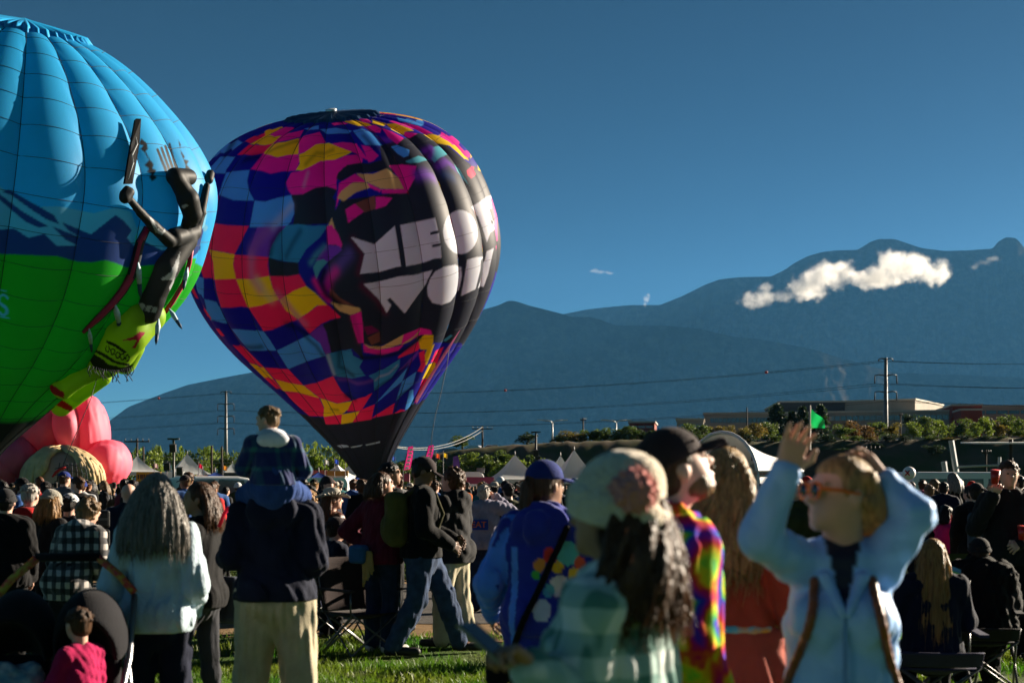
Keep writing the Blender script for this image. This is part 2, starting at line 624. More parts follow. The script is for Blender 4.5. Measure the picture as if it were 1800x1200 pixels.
class Envelope:
    def __init__(s, M, C, rho, bend=0.0):
        s.bend = bend
        s.M, s.C = np.array(M), np.array(C)
        a = s.C - s.M
        s.L = np.linalg.norm(a)
        s.a = a / s.L
        e = np.array([1.0, 0, 0])
        e -= s.a * e.dot(s.a)
        s.e1 = e / np.linalg.norm(e)
        s.e2 = np.cross(s.a, s.e1)
        pts = np.stack([np.array(rho), ZF], 1)
        t = np.concatenate([[0], np.cumsum(np.hypot(np.diff(pts[:, 0]), np.diff(pts[:, 1])))])
        t /= t[-1]
        N, h = len(t), np.diff(t)
        A, B = np.eye(N), np.zeros((N, 2))
        for i in range(1, N - 1):
            A[i, i - 1], A[i, i], A[i, i + 1] = h[i - 1], 2 * (h[i - 1] + h[i]), h[i]
            B[i] = 3 * ((pts[i + 1] - pts[i]) / h[i] - (pts[i] - pts[i - 1]) / h[i - 1])
        c = np.linalg.solve(A, B)
        q = np.linspace(0, 1, 801)
        k = np.clip(np.searchsorted(t, q, side='right') - 1, 0, N - 2)
        u, hh = (q - t[k])[:, None], h[k][:, None]
        P = pts[k] + ((pts[k + 1] - pts[k]) / hh - hh * (2 * c[k] + c[k + 1]) / 3) * u + c[k] * u * u + (c[k + 1] - c[k]) / (3 * hh) * u ** 3
        arc = np.concatenate([[0], np.cumsum(np.hypot(*np.diff(P, axis=0).T))])
        s.q = arc / arc[-1]
        s.r, s.z = P[:, 0] * s.L, P[:, 1] * s.L
        dr, dz = np.gradient(s.r, s.q), np.gradient(s.z, s.q)
        n = np.hypot(dr, dz)
        s.nr, s.nz = dz / n, -dr / n
        s.N, s.th0, s.bulge = 0, 0.0, 0.0
        s.regrid()

    def gores(s, N, th0, bulge):
        s.N, s.th0, s.bulge = N, th0, bulge
        s.regrid()

    def regrid(s):
        th = np.radians(np.linspace(-205, 25, 461))
        tt = np.linspace(0.0, 0.995, 300)
        s.gth, s.gt = np.meshgrid(th, tt)
        p = s.cloth(s.gth, s.gt)
        s.gp = np.stack([900 + FP * p[..., 0] / p[..., 1], 856 - FP * (p[..., 2] - EYE) / p[..., 1]], -1)
        nn = s.pt(s.gth, s.gt, 1.0) - p
        s.front = (nn * (p - np.array([0, 0, EYE]))).sum(-1) < 0.02

    def pt(s, th, t, off=0.0):
        th, t = np.asarray(th, float), np.asarray(t, float)
        r = np.interp(t, s.q, s.r) + off * np.interp(t, s.q, s.nr)
        z = np.interp(t, s.q, s.z) + off * np.interp(t, s.q, s.nz)
        return s.M + z[..., None] * s.a + (s.bend * np.sin(np.pi * np.clip(z / s.L, 0, 1)))[..., None] * s.e1 + r[..., None] * (np.cos(th)[..., None] * s.e1 + np.sin(th)[..., None] * s.e2)

    def swell(s, th, t):
        """how far the cloth bellies out between two load tapes"""
        th, t = np.asarray(th, float), np.asarray(t, float)
        if not s.N:
            return np.zeros(np.broadcast(th, t).shape)
        phi = ((th - s.th0) / (2 * math.pi / s.N)) % 1 * 2 - 1
        win = np.clip((t - 0.10) / 0.25, 0, 1) * np.clip((1.02 - t) / 0.10, 0, 1)
        return s.bulge * np.interp(t, s.q, s.r) * (1 - phi ** 2) * win

    def cloth(s, th, t, off=0.0):
        return s.pt(th, t, s.swell(th, t) + off)

    def inv(s, px, py):
        g = s.gp[::3, ::4]
        d = (g[..., 0] - px) ** 2 + (g[..., 1] - py) ** 2 + np.where(s.front[::3, ::4], 0, 1e6)
        j, i = np.unravel_index(d.argmin(), d.shape)
        x = np.array([s.gth[j * 3, i * 4], s.gt[j * 3, i * 4]])
        if d[j, i] < 150:
            def f(x):
                p = s.cloth(x[0], x[1])
                return np.array([900 + FP * p[0] / p[1], 856 - FP * (p[2] - EYE) / p[1]])
            for _ in range(6):
                f0 = f(x)
                J = np.stack([(f(x + [1e-4, 0]) - f0) / 1e-4, (f(x + [0, 1e-4]) - f0) / 1e-4], 1)
                if abs(np.linalg.det(J)) < 5e3:
                    break
                x = x + np.clip(np.linalg.solve(J, np.array([px, py]) - f0), -0.03, 0.03)
        return x

    def on(s, px, py, off=0.0):
        x = s.inv(px, py)
        return s.cloth(x[0], x[1], off)

    def poly(s, pts):
        # edges are subdivided so that straight lines of the print stay straight on the cloth
        out = []
        for i, p in enumerate(pts):
            q = pts[(i + 1) % len(pts)]
            n = max(1, int(math.hypot(q[0] - p[0], q[1] - p[1]) / 7))
            out += [s.inv(p[0] + (q[0] - p[0]) * f / n, p[1] + (q[1] - p[1]) * f / n) for f in range(n)]
        return np.array(out)


def in_poly(x, y, P):
    c = np.zeros(x.shape, bool)
    m = (x >= P[:, 0].min()) & (x <= P[:, 0].max()) & (y >= P[:, 1].min()) & (y <= P[:, 1].max())
    if not m.any():
        return c
    xs, ys = x[m], y[m]
    r = np.zeros(xs.shape, bool)
    for i in range(len(P)):
        x0, y0 = P[i]
        x1, y1 = P[i - 1]
        if y0 == y1:
            continue
        r ^= ((y0 > ys) != (y1 > ys)) & (xs < (x1 - x0) * (ys - y0) / (y1 - y0) + x0)
    c[m] = r
    return c


def smooth_poly(pts, n=4):
    """rounded outline through the points (Catmull-Rom)"""
    p = np.array(pts, float)
    out = []
    for i in range(len(p)):
        p0, p1, p2, p3 = p[i - 1], p[i], p[(i + 1) % len(p)], p[(i + 2) % len(p)]
        for k in range(n):
            t = k / n
            out.append(p1 + 0.35 * t * (1 - t) * ((1 - t) * (p2 - p0) - t * (p3 - p1)) + (p2 - p1) * (t * t * (3 - 2 * t) * 0.0 + t))
    return out


class Art:
    """printed artwork: filled outlines and soft airbrush strokes in cloth coordinates (angle, height)"""
    def __init__(s, env):
        s.env, s.ops = env, []

    def fill(s, col, reg, pts, alpha=1.0):
        x0, y0, k = reg
        s.ops.append(('f', np.array(col), s.env.poly([(x0 + k * x, y0 + k * y) for x, y in pts]), alpha))

    def stroke(s, col, reg, pts, w, alpha=0.8):
        x0, y0, k = reg
        c = np.array([s.env.inv(x0 + k * x, y0 + k * y) for x, y in pts])
        s.ops.append(('s', np.array(col), c, (w * k / 300.0, alpha)))

    def paint(s, th, t, base):
        c = base.copy()
        for o in s.ops:
            if o[0] == 'f':
                m = in_poly(th, t, o[2])
                if m.any():
                    c[m] = c[m] * (1 - o[3]) + o[1] * o[3]
            else:
                P, (w, al) = o[2], o[3]
                lo, hi = P.min(0) - 3 * w, P.max(0) + 3 * w
                m = (th > lo[0]) & (th < hi[0]) & (t > lo[1] - 0) & (t < hi[1])
                if not m.any():
                    continue
                x, y = th[m], t[m] * 2.6
                d = np.full(x.shape, 9.0)
                for i in range(len(P) - 1):
                    a, b = P[i] * [1, 2.6], P[i + 1] * [1, 2.6]
                    u = b - a
                    k = np.clip(((x - a[0]) * u[0] + (y - a[1]) * u[1]) / (u @ u + 1e-12), 0, 1)
                    d = np.minimum(d, np.hypot(x - a[0] - k * u[0], y - a[1] - k * u[1]))
                f = al * np.exp(-(d / w) ** 2)
                c[m] = c[m] * (1 - f[:, None]) + o[1] * f[:, None]
        return c


def cloth_mat(name):
    m = mat(name, (1, 1, 1), 0.55, 0.05, 0.7, 0.0, trans=0.48, attr='print_colour', sheen=0.0, spec=.3)
    return m


def cloth_patch(env, name, th0, th1, t0, t1, nu, nt, thc, half, bulge, base, art, material, parent):
    TH, T = np.meshgrid(np.linspace(th0, th1, nu), np.linspace(t0, t1, nt))
    phi = np.clip((TH - thc) / half, -0.99999, 0.99999)
    win = np.clip((T - 0.10) / 0.25, 0, 1) * np.clip((1.02 - T) / 0.10, 0, 1)
    off = bulge * np.interp(T, env.q, env.r) * (1 - phi ** 2) * win
    off += 0.012 * np.sin(T * 90 + 6 * phi) * np.exp(-((np.abs(phi) - 1) / 0.25) ** 2) * win
    P = env.pt(TH, T, off)
    o = link_mesh(name, P.reshape(-1, 3), grid_faces(nu, nt), material, parent)
    th, t = TH.ravel(), T.ravel()
    c = base(th, t)
    if art is not None:
        du, dt = (th1 - th0) / nu, (t1 - t0) / nt
        c = sum(art.paint(th + ox * du, t + oy * dt, base(th + ox * du, t + oy * dt)) for ox, oy in ((-.4, -.15), (.15, -.4), (.4, .15), (-.15, .4))) / 4
    at_ = o.data.color_attributes.new('print_colour', 'FLOAT_COLOR', 'POINT')
    at_.data.foreach_set('color', np.concatenate([c, np.ones((len(c), 1))], 1).astype(np.float32).ravel())
    return o


def tapes(env, N, th0, rows, parent, mt, r1, r2, t_lo=0.0, ring_range=None):
    tt = np.linspace(t_lo, 0.97, 70)
    for g in range(N):
        th = th0 + 2 * math.pi * g / N
        MB().tube(list(env.pt(np.full(70, th), tt, 0.015)), r1, 4).build('load_tape', mt, parent, True)
    return


def t_of_r(env, r):
    k = np.argmax(env.r)
    return float(np.interp(-r, -env.r[k:], env.q[k:]))


def vent(env, name, t_edge, N, col, parent, puff, mt_name):
    """parachute vent: a pleated disc over the crown"""
    nr, na = 14, 240
    A = np.linspace(0, 2 * math.pi, na, endpoint=False)
    r_edge = float(np.interp(t_edge, env.q, env.r))
    z_edge = float(np.interp(t_edge, env.q, env.z))
    v = [env.M + env.a * (env.L + 0.12)]
    for k in range(1, nr + 1):
        f = k / nr
        tq = 1 - (1 - t_edge) * f
        z = np.interp(tq, env.q, env.z) + 0.10 + puff * f ** 2 * (0.5 + 0.5 * np.cos(N * A)) + 0.04 * f * np.cos(3 * N * A + 2)
        r = np.interp(tq, env.q, env.r) * (1 + 0.035 * f ** 4 * np.cos(N * A))
        if k == nr:
            z = z - puff * 0.8 - 0.10
            r = r * 1.012
        v += list(env.M + z[:, None] * env.a + r[:, None] * (np.cos(A)[:, None] * env.e1 + np.sin(A)[:, None] * env.e2))
    f = [(0, 1 + i, 1 + (i + 1) % na) for i in range(na)]
    for k in range(nr - 1):
        f += [(1 + k * na + i, 1 + (k + 1) * na + i, 1 + (k + 1) * na + (i + 1) % na, 1 + k * na + (i + 1) % na) for i in range(na)]
    o = link_mesh('parachute_vent', v, f, mat(mt_name, col, 0.5, 0.1, 1.5, 0.15, 3, trans=0.15), parent)
    return o


def basket(x, y, label, top):
    t = thing('balloon_basket', (x, y, 0), 0.2, label, 'basket')
    wick = mat('wicker', (0.22, 0.12, 0.05), 0.8, 0.3, 40, 0.6, 80)
    mb = MB()
    for s_ in ((0, -.55, .55, 1.4, .06), (0, .55, .55, 1.4, .06)):
        mb.box((s_[0], s_[1], s_[2]), (s_[3], s_[4], 1.1))
    for s_ in (-.7, .7):
        mb.box((s_, 0, .55), (.06, 1.04, 1.1))
    mb.box((0, 0, .05), (1.33, 1.03, .06))
    mb.build('basket_wall', wick, t)
    MB().tube([(-.72, -.57, 1.13), (.72, -.57, 1.13), (.72, .57, 1.13), (-.72, .57, 1.13), (-.72, -.57, 1.13)], .05, 8).build('padded_rim', mat('suede', (.1, .06, .03), .9), t, True)
    fr = mat('steel_frame', (.35, .35, .36), .35, metal=.9)
    for sx in (-.6, .6):
        for sy in (-.45, .45):
            MB().tube([(sx, sy, 1.1), (sx * .7, sy * .7, top)], .02, 6).build('upright', fr, t, True)
    MB().tube([(-.25, 0, top - .12), (-.25, 0, top + .15)], .12, 12).tube([(.25, 0, top - .12), (.25, 0, top + .15)], .12, 12).box((0, 0, top - .05), (.95, .7, .05)).build('burner', fr, t, True)
    return t


tape_m = mat('dark_load_tape', (0.006, 0.010, 0.02), 0.7, 0)
cloth = cloth_mat('printed_ripstop')

# ---------------- patchwork balloon with the white lettering
MEOW = Envelope((-8.0975, 82.0, 2.3135), (-9.5271, 75.0559, 21.2963), [0.04, 0.0723, 0.1243, 0.1956, 0.2706, 0.3402, 0.3891, 0.4091, 0.3975, 0.3727, 0.3339, 0.2736, 0.1791, 0.0], -0.169)
NG, TH0 = 22, R(-90 + 2)
MEOW.gores(NG, TH0, 0.034)
cN, cB, cR, cM = (.008, .004, .34), (.07, .38, .95), (.97, .012, .12), (.90, .008, .36)
cY, cU, cK, cC, cW = (.98, .68, .006), (.18, .03, .50), (.018, .021, .042), (.07, .42, .52), (.70, .74, .84)
cP, cTan, cT, cBr = (.62, .16, .34), (.72, .48, .17), (.03, .27, .52), (.22, .07, .05)
ART = Art(MEOW)
Z1, Z2, Z3, Z4, Z5, Z6, Z7 = (340, 190, .175), (330, 380, .175), (400, 560, .175), (560, 200, .2), (520, 360, .2333), (560, 540, .2), (600, 330, .2)
ART.fill(cK, Z4, [(640, 250), (760, 215), (870, 170), (1000, 190), (1130, 280), (1300, 420), (1480, 520), (1560, 700), (1600, 1000), (1620, 1400), (1500, 1800), (1330, 2020), (1030, 2010), (800, 1960), (500, 2050), (200, 1950), (130, 1700), (80, 1300), (120, 900), (200, 760), (640, 700), (760, 560), (560, 480), (540, 280)])
for c_, z_, p_ in [
    (cB, Z1, [(150, 620), (270, 490), (420, 490), (330, 620), (320, 660), (230, 655)]),
    (cB, Z1, [(255, 870), (330, 650), (420, 635), (565, 622), (540, 730), (560, 830), (610, 930), (400, 925)]),
    (cB, Z1, [(195, 455), (290, 390), (440, 320), (510, 330), (420, 380), (270, 480)]),
    (cB, Z1, [(280, 335), (380, 260), (500, 215), (680, 195), (500, 260), (400, 320)]),
    (cR, Z1, [(515, 350), (600, 300), (750, 235), (770, 255), (570, 360)]),
    (cY, Z1, [(570, 365), (765, 252), (810, 290), (890, 275), (800, 355), (720, 375)]),
    (cY, Z1, [(745, 235), (885, 185), (900, 195), (780, 250)]),
    (cM, Z1, [(780, 255), (900, 195), (1040, 195), (930, 260), (815, 290)]),
    (cM, Z1, [(800, 352), (890, 270), (1110, 220), (1070, 290), (960, 320)]),
    (cR, Z1, [(440, 470), (560, 368), (720, 378), (795, 355), (705, 455), (600, 475)]),
    (cM, Z1, [(575, 615), (705, 452), (840, 497), (950, 470), (1055, 465), (1068, 530), (1030, 630), (900, 635), (775, 660), (680, 630)]),
    (cY, Z1, [(708, 452), (800, 355), (925, 340), (1065, 300), (1055, 465), (950, 470), (840, 497)]),
    (cM, Z1, [(1060, 300), (1115, 280), (1270, 240), (1330, 345), (1230, 370), (1110, 448), (1055, 462)]),
    (cM, Z1, [(930, 750), (980, 650), (1090, 630), (1280, 530), (1420, 520), (1600, 470), (1600, 560), (1500, 600), (1440, 700), (1435, 760), (1440, 820), (1340, 785), (1230, 800), (1100, 865), (985, 870), (950, 820)]),
    (cY, Z1, [(1030, 625), (1068, 560), (1060, 465), (1110, 450), (1230, 365), (1360, 350), (1480, 400), (1600, 440), (1540, 470), (1420, 520), (1280, 530), (1150, 600), (1090, 628)]),
    (cB, Z1, [(1110, 210), (1260, 175), (1260, 215), (1150, 222)]),
    (cB, Z1, [(1270, 215), (1430, 200), (1590, 230), (1560, 255), (1350, 262)]),
    (cR, Z1, [(150, 900), (200, 870), (250, 880), (205, 1150), (140, 1140)]),
    (cY, Z1, [(140, 1140), (195, 1150), (190, 1200), (130, 1200)]),
    (cB, Z1, [(615, 930), (720, 940), (850, 900), (980, 875), (1010, 960), (1010, 1060), (980, 1140), (930, 1195), (565, 1195)]),
    (cK, Z1, [(985, 875), (1100, 865), (1230, 800), (1340, 785), (1440, 820), (1400, 900), (1430, 930), (1420, 1050), (1370, 1160), (1000, 1180), (1015, 1060), (1010, 960)]),
    (cY, Z2, [(200, 50), (255, 68), (215, 210), (212, 330), (135, 310)]),
    (cR, Z2, [(255, 68), (400, 92), (615, 98), (470, 385), (415, 370), (215, 335), (215, 210)]),
    (cU, Z2, [(700, 108), (760, 115), (1000, 95), (900, 200), (830, 330), (810, 410), (700, 405), (600, 395)]),
    (cT, Z2, [(1000, 90), (1110, 80), (1250, 98), (1410, 90), (1330, 210), (1190, 330), (1110, 465), (960, 450), (815, 415), (835, 320), (900, 190)]),
    (cR, Z2, [(135, 315), (215, 335), (260, 480), (268, 640), (210, 620), (160, 620), (90, 450)]),
    (cY, Z2, [(218, 337), (470, 385), (455, 480), (485, 628), (270, 635), (255, 460)]),
    (cR, Z2, [(470, 385), (810, 410), (805, 500), (820, 600), (640, 632), (485, 628), (455, 500)]),
    (cK, Z2, [(810, 415), (960, 455), (1110, 465), (1120, 580), (1000, 605), (825, 600)]),
    (cB, Z2, [(30, 580), (160, 620), (160, 830), (110, 740)]),
    (cR, Z2, [(270, 635), (485, 628), (530, 740), (610, 915), (540, 905), (430, 918), (335, 915), (290, 760)]),
    (cY, Z2, [(485, 630), (640, 632), (820, 600), (850, 720), (920, 840), (880, 848), (740, 895), (610, 918), (530, 740)]),
    (cR, Z2, [(825, 600), (1000, 605), (1120, 582), (1190, 700), (1060, 750), (920, 840), (850, 720)]),
    (cY, Z2, [(920, 840), (1060, 750), (1190, 700), (1290, 780), (1400, 890), (1300, 895), (1220, 960), (1110, 1032), (990, 950)]),
    (cB, Z2, [(165, 830), (290, 860), (400, 1085), (260, 1045), (190, 930)]),
    (cR, Z2, [(610, 918), (740, 895), (880, 848), (920, 845), (990, 950), (1110, 1035), (960, 1090), (850, 1140), (760, 1152), (690, 1040)]),
    (cR, Z2, [(1110, 1035), (1220, 960), (1310, 895), (1410, 890), (1540, 1015), (1430, 1040), (1340, 1080), (1220, 1180)]),
    (cR, Z2, [(140, 900), (190, 950), (260, 1060), (370, 1200), (330, 1200), (200, 1010)]),
    (cR, Z2, [(0, 680), (60, 720), (110, 830), (80, 820)]),
    (cB, Z3, [(40, 100), (200, 115), (360, 125), (430, 220), (490, 318), (350, 322), (220, 318), (130, 220)]),
    (cB, Z3, [(495, 320), (640, 250), (820, 160), (930, 250), (985, 370), (850, 410), (730, 455), (610, 505), (550, 410)]),
    (cK, Z3, [(960, 55), (1090, 0), (1240, 0), (1330, 200), (1370, 420), (1250, 300), (1080, 330), (1000, 365), (940, 250)]),
    (cU, Z3, [(825, 155), (950, 55), (990, 130), (1040, 340), (990, 365), (930, 250)]),
    (cR, Z3, [(50, 265), (160, 280), (250, 370), (370, 490), (220, 440)]),
    (cY, Z3, [(215, 443), (360, 485), (460, 605), (370, 595)]),
    (cR, Z3, [(370, 490), (610, 505), (760, 665), (640, 650), (470, 605)]),
    (cY, Z3, [(475, 608), (640, 650), (760, 668), (920, 795), (810, 795), (680, 735), (560, 725)]),
    (cR, Z3, [(370, 598), (460, 605), (560, 725), (490, 705)]),
    (cR, Z3, [(765, 668), (900, 640), (1060, 575), (1140, 720), (1240, 815), (1110, 850), (925, 795)]),
    (cR, Z3, [(570, 728), (680, 735), (920, 797), (970, 900), (965, 980), (820, 975), (700, 870)]),
    (cY, Z3, [(930, 798), (1100, 852), (1250, 825), (1210, 910), (1150, 960), (1050, 985), (965, 982), (970, 890)]),
    (cR, Z3, [(965, 985), (1150, 960), (1140, 1060), (990, 1075)]),
    (cY, Z3, [(1150, 960), (1330, 925), (1250, 1045), (1140, 1060)]),
    (cR, Z3, [(1250, 825), (1470, 740), (1380, 890), (1330, 925), (1200, 930)]),
    (cT, Z3, [(985, 370), (1030, 345), (1240, 305), (1260, 370), (1360, 420), (1325, 490), (1390, 575), (1250, 600), (1100, 578), (1050, 540)]),
    (cN, Z3, [(1060, 575), (1250, 600), (1390, 570), (1470, 600), (1475, 720), (1390, 780), (1250, 815), (1150, 720)]),
    (cN, Z3, [(1330, 480), (1390, 570), (1600, 490), (1600, 400), (1360, 420)]),
    (cR, Z3, [(1330, 925), (1475, 860), (1440, 1010), (1250, 1045)]),
    # upper right
    (cB, Z4, [(300, 150), (380, 130), (470, 170), (530, 240), (560, 280), (410, 275), (340, 200)]),
    (cM, Z4, [(555, 125), (650, 160), (750, 215), (690, 270), (620, 220)]),
    (cM, Z4, [(390, 110), (490, 100), (555, 130), (540, 170), (470, 160)]),
    (cY, Z4, [(220, 70), (320, 55), (450, 90), (470, 105), (350, 110)]),
    (cY, Z4, [(590, 90), (680, 85), (800, 130), (840, 150), (760, 160), (740, 190), (640, 140)]),
    (cY, Z4, [(465, 50), (590, 85), (570, 110), (470, 85)]),
    (cM, Z4, [(340, 40), (430, 50), (465, 80), (400, 80)]),
    (cM, Z4, [(110, 85), (210, 70), (260, 90), (140, 105)]),
    (cM, Z4, [(755, 160), (870, 175), (800, 215), (750, 195)]),
    (cB, Z4, [(635, 290), (690, 275), (800, 320), (790, 370), (750, 385), (690, 350)]),
    (cC, Z4, [(760, 420), (880, 370), (970, 400), (880, 430), (800, 435)]),
    (cM, Z4, [(110, 265), (210, 250), (330, 260), (440, 410), (380, 390), (330, 350), (200, 300)]),
    (cM, Z4, [(375, 275), (450, 290), (530, 370), (480, 415), (440, 430), (400, 330)]),
    (cM, Z4, [(150, 420), (230, 370), (330, 360), (390, 400), (380, 430), (250, 450), (180, 500)]),
    (cK, Z4, [(155, 570), (170, 520), (250, 450), (370, 430), (440, 440), (540, 410), (620, 430), (560, 500), (430, 520), (330, 520), (200, 590)]),
    (cM, Z4, [(150, 840), (180, 610), (320, 530), (370, 560), (420, 600), (290, 610), (200, 690)]),
    (cTan, Z4, [(330, 525), (480, 530), (600, 480), (700, 560), (750, 660), (550, 660), (420, 600)]),
    (cM, Z4, [(620, 455), (740, 445), (830, 470), (850, 560), (770, 700), (560, 700), (550, 665), (750, 660), (700, 560)]),
    (cM, Z4, [(420, 605), (550, 665), (540, 690), (450, 650)]),
    (cTan, Z4, [(165, 740), (200, 680), (300, 605), (420, 600), (450, 650), (330, 690), (220, 770)]),
    (cBr, Z4, [(320, 790), (490, 720), (510, 830), (400, 870)]),
    (cM, Z4, [(235, 840), (320, 790), (400, 860), (260, 960)]),
    (cM, Z4, [(505, 800), (500, 730), (560, 730), (650, 740), (590, 810), (500, 840)]),
    (cM, Z4, [(765, 450), (860, 460), (840, 550)]),
    (cC, Z4, [(990, 400), (1000, 300), (1050, 285), (1130, 360), (1060, 390), (1020, 430)]),
    (cC, Z4, [(1190, 440), (1230, 480), (1330, 640), (1220, 510)]),
    (cY, Z4, [(920, 180), (1010, 180), (1130, 220), (1230, 320), (1320, 400), (1310, 425), (1220, 340), (1150, 280), (1040, 260)]),
    (cM, Z4, [(620, 70), (760, 80), (880, 110), (1010, 175), (920, 175), (780, 120)]),
    (cM, Z4, [(1080, 160), (1180, 220), (1330, 380), (1310, 390), (1150, 250), (1060, 200)]),
    (cB, Z4, [(620, 20), (780, 40), (920, 90), (900, 110), (700, 60)]),
    (cR, Z4, [(1300, 500), (1330, 460), (1370, 470), (1380, 530), (1340, 570), (1310, 540)]),
    (cY, Z4, [(1320, 340), (1355, 380), (1330, 395)]),
    (cY, Z4, [(1390, 440), (1440, 500), (1400, 495)]),
    (cM, Z4, [(1490, 600), (1530, 680), (1570, 900), (1575, 1150), (1560, 1200), (1545, 900)]),
    # centre folds
    (cTan, Z5, [(270, 95), (295, 180), (245, 155)]),
    (cM, Z5, [(230, 165), (270, 150), (320, 220), (350, 300), (340, 330), (300, 300), (240, 300)]),
    (cU, Z5, [(230, 300), (330, 310), (350, 340), (240, 430), (150, 420)]),
    (cC, Z5, [(130, 470), (160, 420), (210, 410), (240, 430), (180, 500), (155, 560)]),
    (cBr, Z5, [(255, 620), (330, 700), (440, 760), (330, 740), (250, 680)]),
    (cTan, Z5, [(255, 730), (330, 745), (480, 775), (492, 800), (415, 830), (330, 800)]),
    (cM, Z5, [(410, 835), (492, 802), (505, 900), (512, 1040), (470, 1040), (440, 950)]),
    ((.20, .004, .09), Z5, [(510, 920), (570, 910), (630, 950), (540, 980)]),
    (cBr, Z5, [(540, 1000), (630, 955), (635, 1030), (570, 1055)]),
    # lower right folds
    (cM, Z6, [(390, 320), (440, 350), (560, 370), (680, 345), (750, 330), (700, 380), (560, 420), (400, 395)]),
    (cTan, Z6, [(395, 315), (450, 340), (550, 345), (620, 310), (745, 240), (730, 320), (640, 350), (540, 372), (440, 355)]),
    (cM, Z6, [(745, 240), (900, 180), (985, 200), (1000, 240), (900, 240), (800, 300), (725, 335)]),
    (cTan, Z6, [(715, 335), (830, 260), (895, 200), (870, 240), (800, 300)]),
    (cN, Z6, [(400, 590), (360, 520), (390, 460), (560, 430), (720, 420), (905, 345), (940, 480), (880, 600), (820, 720), (830, 850), (760, 910), (460, 980), (380, 900), (480, 740), (485, 640)]),
    (cR, Z6, [(700, 430), (800, 350), (890, 290), (905, 345), (870, 380), (700, 450)]),
    (cY, Z6, [(880, 285), (930, 240), (1010, 245), (1005, 320), (960, 370), (895, 370)]),
    (cY, Z6, [(910, 480), (960, 350), (1020, 320), (985, 420), (950, 508)]),
    (cU, Z6, [(700, 560), (880, 375), (870, 420), (800, 500)]),
    (cT, Z6, [(440, 600), (560, 550), (715, 455), (710, 520), (640, 620), (490, 735), (485, 640)]),
    (cB, Z6, [(495, 850), (610, 720), (780, 530), (735, 650)]),
    (cB, Z6, [(680, 820), (735, 650), (860, 565), (830, 680)]),
    (cB, Z6, [(760, 900), (800, 730), (830, 720), (835, 850), (815, 885)]),
    (cR, Z6, [(870, 560), (900, 500), (880, 400), (930, 375), (940, 510), (910, 570)]),
    (cR, Z6, [(985, 480), (1030, 380), (1100, 345), (1060, 440), (1040, 500)]),
    (cY, Z6, [(910, 630), (970, 500), (1030, 490), (1020, 560), (980, 620)]),
    (cR, Z6, [(840, 850), (910, 640), (970, 625), (900, 760)]),
    (cR, Z6, [(460, 975), (670, 840), (650, 935)]),
    (cR, Z6, [(385, 895), (495, 850), (465, 985), (295, 1015)]),
    (cR, Z6, [(650, 940), (720, 895), (765, 905)]),
    (cP, Z6, [(1250, 190), (1150, 370), (1040, 540), (860, 850), (850, 800), (1000, 560), (1120, 370)]),
    (cC, Z6, [(1070, 310), (1160, 240), (1180, 250), (1120, 300)]),
    # skirt
    (cK, (0, 0, 1), [(545, 752), (560, 746), (600, 745), (652, 737), (690, 729), (712, 722), (728, 708), (760, 730), (720, 840), (600, 840)]),
]:
    ART.fill(c_, z_, p_)
